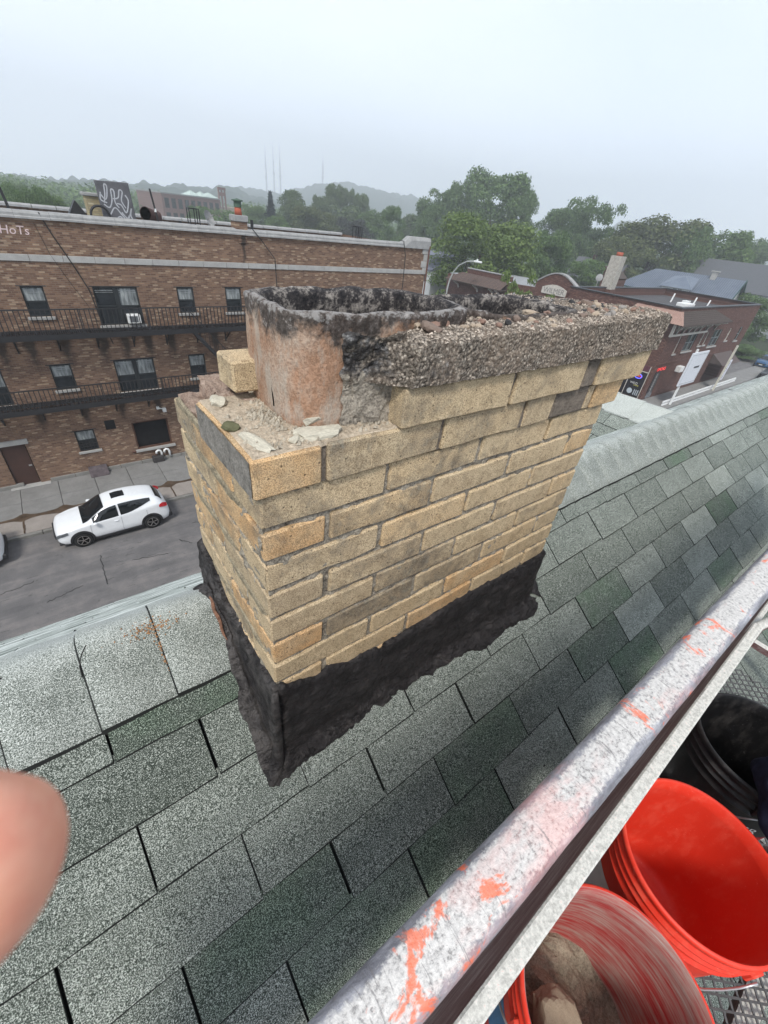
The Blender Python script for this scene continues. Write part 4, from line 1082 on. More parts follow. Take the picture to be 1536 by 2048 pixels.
# mortar and a broken brick end in the nearest bucket
vs = []; fs = []; n_ = 48; mr = 14
for j in range(mr + 1):
    r_ = rr2(.10) * .985 * j / mr
    for i in range(n_):
        a = 2 * math.pi * i / n_; x, y = r_ * math.cos(a), r_ * math.sin(a); p = Vector((x * 14, y * 14, 3))
        vs.append((x, y, .095 + .03 * mn.noise(p) + .014 * mn.noise(p * 3) + .006 * mn.noise(p * 8) + .03 * (-x * 4 + y * 3)))
for j in range(mr):
    for i in range(n_): fs.append((j * n_ + i, j * n_ + (i + 1) % n_, (j + 1) * n_ + (i + 1) % n_, (j + 1) * n_ + i))
me = bpy.data.meshes.new('mortar_heap'); me.from_pydata(vs, [], fs); setmats(me, m_mortar('wet_mortar', (.40, .34, .26), (.15, .12, .09), .47))
o = obj('mortar_heap', me, None, (.434, -.225, H - 1.005 - .365)); put(o, 'rough brown mortar rubble filling the bottom of the smeared bucket', 'mortar')
o = obj('cement_lump', rock('cement_lump', m_conc('smooth_cement', (.36, .29, .21), 12, .15), .085, .06, .05, 4, 4, .10), None, (.395, -.215, H - 1.205), (.1, -.25, .9)); put(o, 'smooth tan lump lying on the rubble in the smeared bucket', 'cement lump')

# ---- navy cloth at the right edge
NAVY = plain('navy_cloth', (.018, .024, .045), .9, .15, var=.3, scale=40)
import bmesh
b = bmesh.new(); bmesh.ops.create_icosphere(b, subdivisions=5, radius=1)
for v in b.verts:
    p = v.co.copy(); d = 1 + .16 * mn.noise(p * 1.6) + .07 * mn.noise(Vector((p.x * 5, p.y * 2, p.z * 2))) + .02 * mn.noise(p * 11)
    v.co = Vector((p.x * .125, p.y * .14, p.z * .10)) * d
me = bpy.data.meshes.new('work_coat'); b.to_mesh(me); b.free(); me.polygons.foreach_set('use_smooth', [True] * len(me.polygons)); setmats(me, NAVY)
o = obj('work_coat', me, None, (1.045, -.375, H - .965), (0, 0, -.3)); put(o, 'dark navy cloth bundled against the black bucket at the right edge', 'cloth')

# ---- fingertip at the lens
import bmesh
D = .040
def camp(px, py, d=D):
    v = pix(px, py) * d; return v + Vector((0, 0, H))
ax = (RX * -1, ) 
XA = Vector((RX.x, RY.x, RZ.x)); YA = Vector((RX.y, RY.y, RZ.y)); ZA = Vector((RX.z, RY.z, RZ.z))
b = bmesh.new(); bmesh.ops.create_uvsphere(b, u_segments=48, v_segments=32, radius=1)
for v in b.verts:
    x, y, z = v.co
    rr_ = .0091
    # long axis is x: tip at +x, the shaft runs off to -x
    if x < 0:
        q = Vector((x * .055, y * rr_ * (1 - .0 * x), z * rr_)); s_ = math.sqrt(max(1e-6, y * y + z * z)); k_ = 1 / s_ if s_ > .02 else 0
        f = min(1, -x * 3); q.y = y * rr_ * (1 + (k_ - 1) * f * .9) ; q.z = z * rr_ * (1 + (k_ - 1) * f * .9)
    else:
        q = Vector((x * .0072, y * rr_, z * rr_))
    v.co = q
me = bpy.data.meshes.new('fingertip'); b.to_mesh(me); b.free(); me.polygons.foreach_set('use_smooth', [True] * len(me.polygons)); setmats(me, m_skin())
o = bpy.data.objects.new('fingertip', me); C.objects.link(o)
tilt = math.radians(-12)
U = XA * math.cos(tilt) + YA * math.sin(tilt); W = YA * math.cos(tilt) - XA * math.sin(tilt)
Mx = Matrix((U, W, ZA)).transposed().to_4x4(); Mx.translation = camp(-70, 1768); o.matrix_world = Mx
put(o, 'pink fingertip out of focus at the left edge, over the shingles', 'finger')

# ================================================================ ground, street
g = MB(); GR = plain('far_ground', (.045, .06, .035), .95, .1, var=.3, scale=.02)
g.add([(-4000, -4000, -.05), (6000, -4000, -.05), (6000, 7000, -.05), (-4000, 7000, -.05)], [(0, 1, 2, 3)])
put(obj('ground', g.mesh('ground', GR)), kind='structure')
g = MB(); g.add([(-60, 4, 0), (120, 4, 0), (120, 19.08, 0), (-60, 19.08, 0)], [(0, 1, 2, 3)]); g.add([(23.5, 19.08, 0), (43.4, 19.08, 0), (43.4, 110, 0), (23.5, 110, 0)], [(0, 1, 2, 3)])
put(obj('road', g.mesh('road', ASPH)), kind='structure')
# thin cracks sealed in the asphalt
cr_ = MB()
def ribbon(mb, pts, w_, z):
    vs = []
    for i, (x, y) in enumerate(pts):
        a = pts[max(0, i - 1)]; b_ = pts[min(len(pts) - 1, i + 1)]; dx, dy = b_[0] - a[0], b_[1] - a[1]; L = math.hypot(dx, dy) or 1
        ww = w_ * (.6 + .8 * abs(mn.noise(Vector((x * 3, y * 3, 0))))); vs += [(x - dy / L * ww, y + dx / L * ww, z), (x + dy / L * ww, y - dx / L * ww, z)]
    mb.add(vs, [(2 * i, 2 * i + 1, 2 * i + 3, 2 * i + 2) for i in range(len(pts) - 1)])
def wig(p, q, n=14, a=.06, s=0):
    return [(p[0] + (q[0] - p[0]) * t / n + a * mn.noise(Vector((t * .6, s, 0))), p[1] + (q[1] - p[1]) * t / n + a * mn.noise(Vector((t * .6, s, 5)))) for t in range(n + 1)]
for i, (p, q) in enumerate([((-.71, 16.5), (-.75, 14.6)), ((-2.6, 14.7), (-1.5, 15.0)), ((.3, 15.6), (1.6, 15.3)), ((-1.9, 12.9), (-1.85, 12.2)), ((2.2, 16.0), (2.6, 15.5)), ((-4, 15.9), (-2.9, 16.1)), ((3, 16.9), (6, 16.6))]):
    ribbon(cr_, wig(p, q, 16, .07, i * 3.1), .022, .004)
for q in range(60):
    x = R.uniform(-5, 8); y = R.uniform(12, 17.3); ribbon(cr_, wig((x, y), (x + R.uniform(-.35, .35), y + R.uniform(-.06, .06)), 5, .05, q), .009, .004)
put(obj('road_cracks', cr_.mesh('road_cracks', CRK)), kind='stuff')
# kerb stones
KB = m_conc('kerb_concrete', (.22, .215, .20), 1.5, .2)
kerb = empty('kerb', (0, 19.15, 0)); kerb['kind'] = 'structure'
kmb = MB(); kmb.bbox((0, 0, -.05), (2.36, .16, .135), .015); kme = kmb.mesh('kerb_stone', KB)
for i in range(-6, 16):
    if 9 < i: continue
    obj('kerb_stone', kme, kerb, (i * 2.38, -.07, 0))
# pavement slabs
SLAB = m_conc('pavement_concrete', (.225, .222, .215), .8, .18); SLAB2 = m_conc('pale_apron_concrete', (.30, .27, .245), .8, .15)
pav = empty('pavement', (0, 21, 0)); pav['kind'] = 'structure'
pmb = MB(); pmb.box((-20, 19.2, -.04), (23.4, 23.36, .10)); pmb.build('pavement_bed', plain('joint_dirt', (.05, .045, .04), .95, .1), pav, (0, -21, 0))
def slabme(dx, dy, mat): m = MB(); m.bbox((-dx / 2, -dy / 2, -.04), (dx / 2, dy / 2, 0), .008); return m.mesh('paving_slab', mat)
sA = slabme(1.47, 1.40, SLAB); sB = slabme(1.47, 1.28, SLAB); sC = slabme(1.46, 1.22, SLAB2)
for i in range(-9, 16):
    x = -2.98 + 1.49 * i + .745
    if x > 22.7: continue
    for me, y in ((sA, 22.58), (sB, 21.22), (sC, 19.88)):
        o = obj('paving_slab', me, pav, (x + R.uniform(-.004, .004), y - 21, .138 + R.uniform(-.004, .004)), (R.uniform(-.002, .002), R.uniform(-.002, .002), 0))
# wet mud along the outer joint
MUD = plain('brown_mud', (.075, .05, .032), .75, .3, var=.3, scale=3); mm = MB(); vs = []; n_ = 320
for i in range(n_ + 1):
    x = -16 + 39 * i / n_; t = (x + 2.98) % 1.49 / 1.49; near_j = math.exp(-(min(t, 1 - t) * 1.49 / .22) ** 2)
    a = .10 + .30 * max(0, mn.noise(Vector((x * .45, 1, 0))) + .25) + .15 * mn.noise(Vector((x * 2, 0, 0))); lo = 20.52 - a - .42 * near_j * max(.2, mn.noise(Vector((x * .3, 9, 0))) + .6); hi = 20.60 + .10 * mn.noise(Vector((x * 1.7, 4, 0))) + .26 * near_j
    vs += [(x, lo, .146), (x, hi, .146)]
mm.add(vs, [(2 * i, 2 * i + 2, 2 * i + 3, 2 * i + 1) for i in range(n_)])
for i in range(-9, 16): x = -2.98 + 1.49 * i; ribbon(mm, wig((x, 20.4), (x, 19.3), 8, .03, i), .05, .1462)
put(obj('mud_streak', mm.mesh('mud_streak', MUD)), kind='stuff')
# far side pavement of the cross street and by the corner shop
g = MB(); g.box((43.4, 13.6, -.04), (110, 16.02, .13)); g.box((43.4, 16.02, -.04), (45.0, 110, .13)); g.box((21.25, 19.2, -.04), (23.5, 110, .13))
put(obj('pavement_far', g.mesh('pavement_far', SLAB)), kind='structure')

# ================================================================ the long brick apartment building
stains = [(sx, 6.85, 1.5, .33) for sx in (-1.55, -.6, .62, 2.05, 2.95, 3.95, 5.0, 7.1)] + [(sx, 3.75, 1.15, .3) for sx in (-1.2, .55, 2.1, 3.75, 5.4)] + [(9.05, 11.0, 1.5, .16)]
WB = m_wallbrick('apartment_brick', (.12, .068, .046), (.235, .145, .095), (.33, .24, .165), mort=(.19, .148, .12), stains=stains)
YW = 23.35; BX0, BX1, BTOP = -15.0, 21.2, 11.02
apt = empty('apartment_building', (3, 30, 0), label='long brown brick apartment building with fire escapes across the street', cat='apartment building')
AL = Vector((3, 30, 0))
def aobj(name, me, c=(0, 0, 0), parent=None, rot=(0, 0, 0)):
    return obj(name, me, apt, Vector(c) - AL, rot) if parent is None else obj(name, me, parent, c, rot)
# openings: x0, x1, z0, z1, kind
upper = [(-.23, .52, 7.62, 8.74, 's'), (2.22, 3.94, 7.2, 8.74, 'd'), (5.61, 6.37, 7.63, 8.74, 's'), (7.90, 8.72, 7.62, 8.75, 's'), (10.6, 11.4, 7.62, 8.74, 's'), (14.2, 15.8, 7.2, 8.74, 'd'), (17.4, 18.2, 7.62, 8.74, 's'), (-3.9, -3.1, 7.62, 8.74, 's'), (-7.2, -5.5, 7.2, 8.74, 'd')]
lower = [(-2.75, -1.87, 4.1, 5.62, 's'), (-.21, .58, 4.53, 5.64, 's'), (2.26, 3.98, 4.12, 5.64, 'd'), (5.63, 6.45, 4.46, 5.63, 's'), (7.9, 8.7, 4.5, 5.63, 's'), (10.6, 11.4, 4.5, 5.63, 's'), (14.2, 15.8, 4.12, 5.64, 'd'), (-6.2, -5.3, 4.1, 5.6, 's')]
ground_o = [(-3.06, -2.13, .16, 2.27, 'door'), (-.17, .64, 1.40, 2.47, 'b'), (1.16, 1.61, 2.32, 2.81, 'v'), (2.31, 4.04, .98, 2.50, 'o'), (7, 8.6, 1, 2.5, 'b'), (-8, -7, 1.2, 2.5, 'b'), (12, 14, 1, 2.5, 'b')]
ops = upper + lower + ground_o
xs = sorted({BX0, BX1} | {v for o_ in ops for v in o_[:2]}); zs = sorted({-.1, BTOP} | {v for o_ in ops for v in o_[2:4]})
vs = []; fs = []
wm = MB()
for i in range(len(xs) - 1):
    for j in range(len(zs) - 1):
        cx, cz = (xs[i] + xs[i + 1]) / 2, (zs[j] + zs[j + 1]) / 2
        if any(o_[0] < cx < o_[1] and o_[2] < cz < o_[3] for o_ in ops): continue
        wm.add([(xs[i], YW, zs[j]), (xs[i + 1], YW, zs[j]), (xs[i + 1], YW, zs[j + 1]), (xs[i], YW, zs[j + 1])], [(0, 1, 2, 3)])
for x0, x1, z0, z1, k in ops:
    d = .16
    wm.add([(x0, YW, z0), (x1, YW, z0), (x1, YW, z1), (x0, YW, z1), (x0, YW + d, z0), (x1, YW + d, z0), (x1, YW + d, z1), (x0, YW + d, z1)], [(0, 4, 5, 1), (1, 5, 6, 2), (2, 6, 7, 3), (3, 7, 4, 0)])
wm.add([(BX0, YW, -.1), (BX0, 33.8, -.1), (BX0, 33.8, BTOP), (BX0, YW, BTOP), (BX1, YW, -.1), (BX1, 33.8, -.1), (BX1, 33.8, BTOP), (BX1, YW, BTOP)], [(0, 3, 2, 1), (4, 5, 6, 7), (1, 2, 6, 5)])
me = wm.mesh('wall', WB); aobj('wall', me)
ROOFM = m_conc('roof_membrane', (.30, .31, .32), .8, .3)
mb = MB(); mb.box((BX0 + .3, YW + .3, 10.5), (BX1 - .3, 33.5, 10.62)); aobj('flat_roof', mb.mesh('flat_roof', ROOFM))
mb = MB(); mb.box((BX0 + .02, YW + .28, 10.6), (BX1 - .02, YW + .31, 11.0)); aobj('parapet_back', mb.mesh('parapet_back', ROOFM))
for i in range(33):
    mb = MB(); mb.prism([(33.4, 10.95), (33.4, 11.05), (33.5, 11.12), (33.85, 11.12), (33.9, 10.95)], 0, 0, 1.06); aobj('rear_coping_stone', mb.mesh('rear_coping_stone', COPE), (BX0 + .1 + 1.09 * i, 0, R.uniform(-.006, .006)))
# bars of stone: coping (each block) and string course
for i in range(33):
    x = BX0 + 1.098 * i
    if x > 19.0: break
    mb = MB(); L = 1.09
    mb.prism([(-.12, .0), (-.12, .06), (-.07, .09), (-.07, .17), (-.01, .24), (.30, .26), (.34, .18), (.34, 0)], 0, 0, L)
    if 8.6 < x < 9.1: continue
    aobj('coping_stone', mb.mesh('coping_stone', COPE), (x, YW, BTOP - .0 + R.uniform(-.004, .004)))
mb = MB(); n_ = 10
for i in range(n_):
    t = i / n_; t2 = (i + 1) / n_; sm = lambda t: t * t * (3 - 2 * t) * .36
    mb.add([(19.0 + t * .7, -.12, sm(t)), (19.0 + t2 * .7, -.12, sm(t2)), (19.0 + t2 * .7, -.02, .24 + sm(t2)), (19.0 + t * .7, -.02, .24 + sm(t)), (19 + t2 * .7, .34, .25 + sm(t2)), (19 + t * .7, .34, .25 + sm(t)), (19 + t * .7, -.12, .0), (19 + t2 * .7, -.12, .0)],
           [(0, 1, 2, 3), (3, 2, 4, 5), (6, 7, 1, 0)])
mb.prism([(-.12, .0), (-.12, .40), (-.02, .58), (.34, .60), (.36, 0)], 0, 19.7, 21.28)
aobj('corner_coping', mb.mesh('corner_coping', COPE), (0, YW, BTOP))
for i in range(4):
    mb = MB(); mb.bbox((20.75 if i % 2 else 20.9, -.05, 0), (21.26, .3, .36), .02); aobj('quoin_stone', mb.mesh('quoin_stone', STONE), (0, YW, 9.62 + .37 * i - .0))
for i in range(33):
    x = BX0 + 1.1 * i; 
    if x > 20.9: break
    mb = MB(); mb.bbox((0, -.045, 0), (min(1.09, 21.25 - x), .10, .23), .01); aobj('band_stone', mb.mesh('band_stone', STONE), (x, YW, 9.62))
for i in range(36):
    x = BX0 + 1.02 * i
    if -3.2 < x + .5 < -2.0 or x > 20.5: continue
    mb = MB(); mb.bbox((0, -.07, 0), (1.0, .1, .22 + .0), .012); aobj('base_stone', mb.mesh('base_stone', m_conc('base_concrete', (.24, .235, .22), 1.2, .2)), (x, YW, .10))
CURT = m_curtain(); ROOMD = plain('dark_room', (.012, .012, .013), .9, .1); BLIND = plain('pale_blind', (.34, .36, .36), .7, .2, var=.2, scale=4)
def window(x0, x1, z0, z1, kind, lab=None):
    cx = (x0 + x1) / 2; cz = (z0 + z1) / 2; W = x1 - x0; Ht = z1 - z0; t = .055
    n = 2 if kind == 'd' else 1; mb = MB()
    mb.box((-W / 2, 0, -Ht / 2), (-W / 2 + t, .1, Ht / 2)); mb.box((W / 2 - t, 0, -Ht / 2), (W / 2, .1, Ht / 2))
    mb.box((-W / 2 + t, 0, Ht / 2 - t), (W / 2 - t, .1, Ht / 2)); mb.box((-W / 2 + t, 0, -Ht / 2), (W / 2 - t, .1, -Ht / 2 + t))
    if n == 2: mb.box((-.09, -.012, -Ht / 2 + t), (.09, .1, Ht / 2 - t))
    cells = [(-W / 2 + t, W / 2 - t)] if n == 1 else [(-W / 2 + t, -.09), (.09, W / 2 - t)]
    for a, b_ in cells: mb.box((a, .012, -.03), (b_, .09, .03))
    fr = aobj('window', mb.mesh('window', FRAME), (cx, YW + .045, cz))
    if lab: fr['label'] = lab
    for a, b_ in cells:
        for q, (za, zb) in enumerate(((-Ht / 2 + t, -.03), (.03, Ht / 2 - t))):
            p = MB(); p.box((a + .0, .05 if q else .035, za), (b_, .055 if q else .04, zb)); obj('pane', p.mesh('pane', GLASS if (q == 0 or R.random() < .35) else CURT), fr)
            if kind != 'b' and q == 1:
                p = MB(); p.box((a + .02, .028, zb - .10), (b_ - .02, .033, zb - .075)); p.box((a + .02, .028, zb - .17), (b_ - .02, .033, zb - .155)); obj('blind_slats', p.mesh('blind_slats', BLIND), fr)
    s_ = MB(); s_.bbox((-W / 2 - .09, -.115, -Ht / 2 - .12), (W / 2 + .09, .0, -Ht / 2 - .003), .01); obj('sill', s_.mesh('sill', STONE), fr)
    l_ = MB(); l_.box((-W / 2 - .12, -.052, Ht / 2 + .002), (W / 2 + .12, -.04, Ht / 2 + .035)); obj('lintel_angle', l_.mesh('lintel_angle', IRON), fr)
    return fr
for o_ in upper + lower:
    f = window(*o_)
    if o_[0] == 2.22:
        f['label'] = 'wide double window with a white air conditioner'
        ac = MB(); ac.bbox((.18, -.28, -.69), (.72, .05, -.33), .015); a_ = obj('air_conditioner', ac.mesh('air_conditioner', WHITEP), f)
        ac = MB(); ac.box((.26, -.283, -.64), (.60, -.2805, -.38)); [ac.box((.26, -.286, z_), (.60, -.2835, z_ + .012)) for z_ in (-.6, -.55, -.5, -.45)]; obj('air_conditioner_grille', ac.mesh('air_conditioner_grille', plain('grille_grey', (.12, .13, .14), .6)), f)
f = window(*ground_o[1]); bars = MB()
for i in range(4): bars.bar((-.38, -.06, -.45 + i * .14), (.38, -.06, -.45 + i * .14), .02)
for i in range(6): bars.bar((-.36 + i * .145, -.06, -.5), (-.36 + i * .145, -.06, .0), .018)
obj('window_bars', bars.mesh('window_bars', IRON), f)
for gi in (4, 5, 6): window(*ground_o[gi])
DOORM = plain('brown_steel_door', (.055, .028, .022), .5, .4, var=.1, scale=2)
mb = MB(); mb.bbox((-.44, 0, -1.03), (.44, .05, 1.03), .01); d_ = aobj('door', mb.mesh('door', DOORM), (-2.595, YW + .08, 1.20))
mb = MB(); mb.box((-.02, -.06, -.03), (.10, -.0, .02)); o = obj('handle', mb.mesh('handle', WIRE), d_, (.3, 0, -.05))
mb = MB(); mb.bbox((-3.25, -.08, 2.275), (-1.98, .02, 2.50), .01); aobj('door_lintel', mb.mesh('door_lintel', STONE), (0, YW, 0))
mb = MB(); mb.bbox((-3.3, -.28, .13), (-1.75, .14, .30 - .14), .01); aobj('door_step', mb.mesh('door_step', STONE), (0, YW, 0.02))
mb = MB(); [mb.box((1.17, .02, 2.33 + i * .06), (1.60, .06, 2.36 + i * .06)) for i in range(8)]; mb.box((1.16, .06, 2.32), (1.61, .08, 2.81)); aobj('vent', mb.mesh('vent', IRON), (0, YW, 0))
# broken out window: wooden frame, dark room
mb = MB(); x0, x1, z0, z1 = 2.31, 4.04, .98, 2.5
for a, b_ in (((x0, 0, z0), (x0 + .07, .12, z1)), ((x1 - .07, 0, z0), (x1, .12, z1)), ((x0 + .07, 0, z1 - .07), (x1 - .07, .12, z1)), ((x0 + .07, 0, z0), (x1 - .07, .12, z0 + .06))): mb.box(a, b_)
w_ = aobj('window', mb.mesh('window', plain('brown_wood', (.09, .045, .03), .8)), (0, YW + .04, 0)); w_['label'] = 'large dark opening with brown wooden frame'
mb = MB(); mb.box((x0 + .07, .1, z0 + .06), (x1 - .07, .115, z1 - .07)); obj('pane', mb.mesh('pane', ROOMD), w_)
mb = MB(); mb.bbox((x0 - .12, -.16, z0 - .13), (x1 + .12, -.02, z0 - .004), .01); obj('sill', mb.mesh('sill', STONE), w_)
# cellar hatch, pipe vents, light
mb = MB(); mb.prism([(-.55, .15), (-.02, .52), (-.02, .15)], 0, -.12, .70); aobj('cellar_hatch', mb.mesh('cellar_hatch', plain('rusty_plate', (.085, .07, .075), .8, .2, var=.25, scale=5)), (0, YW, 0))
PVC = plain('white_pvc', (.78, .79, .78), .4, .4, var=.03)
for dx in (3.22, 3.62):
    mb = MB(); mb.tube([(dx + .14, YW - .12, .32), (dx + .14, YW - .12, .62), (dx + .10, YW - .13, .74), (dx, YW - .13, .78), (dx - .10, YW - .13, .72), (dx - .11, YW - .13, .6)], .055, 10); aobj('vent_pipe', mb.mesh('vent_pipe', PVC, True))
mb = MB(); mb.tube([(2.0, YW - .06, .92), (3.0, YW - .06, .86), (3.1, YW - .06, .8), (3.1, YW - .06, .2)], .03, 8); aobj('drain_pipe', mb.mesh('drain_pipe', plain('rusty_pipe', (.11, .05, .04), .8)))
mb = MB(); mb.bbox((2.85, -.3, .15), (3.42, -.02, .48), .01); aobj('meter_box', mb.mesh('meter_box', plain('dark_cage', (.05, .045, .045), .7)), (0, YW, 0))
mb = MB(); mb.bbox((3.86, -.35, 2.95), (4.02, -.18, 3.15), .01); mb.bar((3.7, -.1, 3.12), (3.95, -.28, 3.1), .04); mb.box((3.62, -.12, 3.06), (3.75, -.0, 3.18)); aobj('wall_light', mb.mesh('wall_light', WHITEP), (0, YW, 0))
# fire escapes
def fire_escape(x0, x1, zd, zt, name):
    mb = MB(); yo = YW - .95
    fe = aobj('fire_escape', None, (0, 0, 0)) if False else empty('fire_escape', (0, 0, 0)); fe.parent = apt; fe.location = Vector((0, 0, 0)) - AL
    mb.bar((x0, yo, zd), (x1, yo, zd), .05, .22); mb.bar((x0, YW - .06, zd), (x1, YW - .06, zd), .04, .12)
    x = x0
    while x < x1: mb.bar((x, yo, zd + .08), (x, YW - .02, zd + .08), .03, .012); x += .075
    y = yo
    while y < YW: mb.bar((x0, y, zd + .065), (x1, y, zd + .065), .012, .03); y += .22
    obj('deck', mb.mesh('deck', IRON), fe)
    mb = MB(); mb.bar((x0, yo, zt), (x1, yo, zt), .045, .045); mb.bar((x0, yo, zd + .25), (x1, yo, zd + .25), .03, .03)
    x = x0
    while x <= x1: mb.bar((x, yo, zd), (x, yo, zt), .034); x += .166
    x = x0
    while x <= x1: mb.bar((x, yo, zd), (x, yo, zt), .04); x += 2.6
    obj('railing', mb.mesh('railing', IRON), fe)
    x = x0 + .7
    while x < x1:
        b_ = MB(); b_.bar((x, YW, zd - .75), (x, yo + .05, zd - .08), .04); b_.bar((x, YW - .02, zd - .8), (x, YW - .02, zd), .05); b_.bar((x, YW, zd - .1), (x, yo, zd - .1), .04); obj('bracket', b_.mesh('bracket', IRON), fe); x += 1.45
    return fe
F1 = fire_escape(-9.0, 12.2, 7.02, 8.06, 'upper'); F2 = fire_escape(-9.0, 9.4, 4.02, 4.94, 'lower')
for (xa, za, xb, zb) in ((5.75, 7.1, 8.1, 4.2),):
    mb = MB(); yo = YW - .95
    for yy in (yo - .03, yo + .5): mb.bar((xa, yy, za), (xb, yy, zb), .03, .16)
    for i in range(13): t = (i + .5) / 13; mb.bar((xa + (xb - xa) * t, yo, za + (zb - za) * t), (xa + (xb - xa) * t, yo + .5, za + (zb - za) * t), .2, .02)
    mb.bar((xa - .1, yo - .03, za + .95), (xb, yo - .03, zb + .85), .04, .04)
    for i in range(13): t = i / 12; mb.bar((xa + (xb - xa) * t, yo - .03, za + (zb - za) * t), (xa + (xb - xa) * t, yo - .03, za + (zb - za) * t + .9), .02)
    obj('stair', mb.mesh('stair', IRON), F1)
# cables and downpipe
for r_c, yy_c, pts in ((.022, .05, [(1.15, 11.25), (1.35, 10.6), (1.75, 9.6), (2.1, 8.6), (2.2, 7.6), (2.45, 6.4)]), (.008, .04, [(.9, 10.9), (1.1, 9.9), (1.45, 9.0), (1.9, 8.0), (2.15, 7.2)]),
                       (.022, .16, [(9.5, 11.3), (9.9, 10.9), (10.6, 10.1), (10.65, 8), (10.66, 6)]), (.022, .16, [(18.6, 11.4), (19.0, 11.35), (19.25, 10.6), (19.28, 9), (19.1, 6)])):
    mb = MB(); mb.tube([(x, YW - yy_c, z) for x, z in pts], r_c, 6); aobj('cable', mb.mesh('cable', CRK))
mb = MB(); mb.tube([(21.24, YW - .1, 11.2), (21.24, YW - .1, .2)], .05, 8); aobj('downpipe', mb.mesh('downpipe', plain('rust_downpipe', (.12, .06, .045), .8)))
GRAF = plain('graffiti_pink_white', (.62, .50, .50), .8, .1)
aobj('graffiti', textmesh('SHoTs', .40, GRAF, 0, lambda v: Vector((v.x, 0, v.y)), 'graffiti', 'LEFT', .15), (-.42, YW - .006, 10.62))
# chimney stub in the parapet with its clay pot
mb = MB(); mb.bbox((8.72, -.03, 10.86), (9.32, .55, 11.72), .015); mb.box((8.80, -.06, 9.0 + 1.7), (9.24, -.0, 10.86)); st_ = aobj('chimney_stub', mb.mesh('chimney_stub', WB), (0, YW, 0))
mb = MB(); mb.bbox((8.68, -.08, 11.55), (9.36, .6, 11.80), .02); obj('chimney_stub_cap', mb.mesh('chimney_stub_cap', COPE), st_)
TERRA = plain('terracotta', (.36, .10, .06), .8, .2, var=.1, scale=8); COPG = plain('verdigris', (.07, .11, .08), .7, .3)
mb = MB(); mb.lathe([(.001, 11.80), (.17, 11.80), (.145, 12.10), (.10, 12.10), (.10, 11.85)], 16, 9.02, .26); obj('chimney_pot', mb.mesh('chimney_pot', TERRA, True), st_)
mb = MB(); mb.lathe([(.001, 12.10), (.17, 12.10), (.17, 12.32), (.26, 12.34), (.26, 12.38), (.001, 12.44)], 16, 9.02, .26); obj('cowl', mb.mesh('cowl', COPG), st_)

# ---- things standing on its roof
def rtag(name, mb, mats, label, cat, loc=(0, 0, 0), rot=(0, 0, 0), smooth=False):
    return put(mb.build(name, mats, None, loc, rot, smooth), label, cat)
SLATE = m_conc('dark_painted_panel', (.115, .115, .125), 1.5, .25)
mb = MB(); mb.bbox((-.60, -.16, 0), (.60, .16, 1.62), .02); pn = rtag('graffiti_panel', mb, SLATE, 'dark square slab covered in grey graffiti standing on the roof edge', 'painted panel', (4.03, YW + .75, 10.86), (.0, -.035, -.06))
GR2 = plain('grey_spray', (.40, .41, .43), .8, .1); gm = MB(); rg = random.Random(8)
def stroke(pts, w_):
    vs = []
    for i, (x, z) in enumerate(pts):
        a = pts[max(0, i - 1)]; b_ = pts[min(len(pts) - 1, i + 1)]; dx, dz = b_[0] - a[0], b_[1] - a[1]; L = math.hypot(dx, dz) or 1
        vs += [(x - dz / L * w_, 0, z + dx / L * w_), (x + dz / L * w_, 0, z - dx / L * w_)]
    gm.add(vs, [(2 * i, 2 * i + 1, 2 * i + 3, 2 * i + 2) for i in range(len(pts) - 1)])
def curve(P, n=10):
    outp = []
    for i in range(len(P) - 1):
        p0 = P[max(0, i - 1)]; p1 = P[i]; p2 = P[i + 1]; p3 = P[min(len(P) - 1, i + 2)]
        for t in range(n):
            t /= n; outp.append(tuple(.5 * (2 * p1[k] + (-p0[k] + p2[k]) * t + (2 * p0[k] - 5 * p1[k] + 4 * p2[k] - p3[k]) * t * t + (-p0[k] + 3 * p1[k] - 3 * p2[k] + p3[k]) * t ** 3) for k in (0, 1)))
    return outp + [P[-1]]
for P in ([(-.52, 1.2), (-.4, 1.02), (-.3, 1.12), (-.22, 1.45), (-.3, 1.5), (-.35, 1.2), (-.45, .9)], [(-.48, .85), (-.3, .75), (-.15, 1.0), (-.1, 1.35), (0, 1.3), (-.05, .95), (.05, .75)], [(-.1, 1.05), (.1, 1.1), (.2, 1.35), (.3, 1.3), (.2, 1.0), (.3, .75)],
          [(.1, .6), (.3, .4), (.5, .75), (.42, .5), (.5, .25), (.3, .2), (.1, .5), (-.1, .75), (-.3, .55), (-.45, .35)], [(-.5, 1.25), (-.55, 1.0), (-.35, .9)], [(.0, .9), (.15, .85), (.28, .6), (.45, 1.0), (.38, 1.2)], [(-.2, .3), (0, .45), (.2, .3), (.35, .5)]):
    stroke(curve(P), .022)
obj('graffiti', gm.mesh('graffiti', GR2), pn, (0, -.1635, 0))
YBR = m_wallbrick('yellow_roof_brick', (.28, .23, .13), (.42, .36, .22), (.45, .40, .27), mort=(.25, .22, .17))
mb = MB(); mb.bbox((-.38, -.3, 0), (.38, .3, 1.30), .01); r_ = rtag('roof_chimney', mb, YBR, 'yellow brick chimney half hidden behind the graffiti slab', 'chimney', (3.35, YW + 1.6, 10.6)); mb = MB(); mb.bbox((-.45, -.37, 1.3), (.45, .37, 1.42), .02); obj('cap', mb.mesh('cap', COPE), r_)
mb = MB(); mb.bar((0, 0, 0), (-.12, 0, 1.05), .09); rtag('roof_post', mb, IRON, 'short thick black post leaning at the far left of the parapet', 'post', (.35, YW + .5, 10.85))
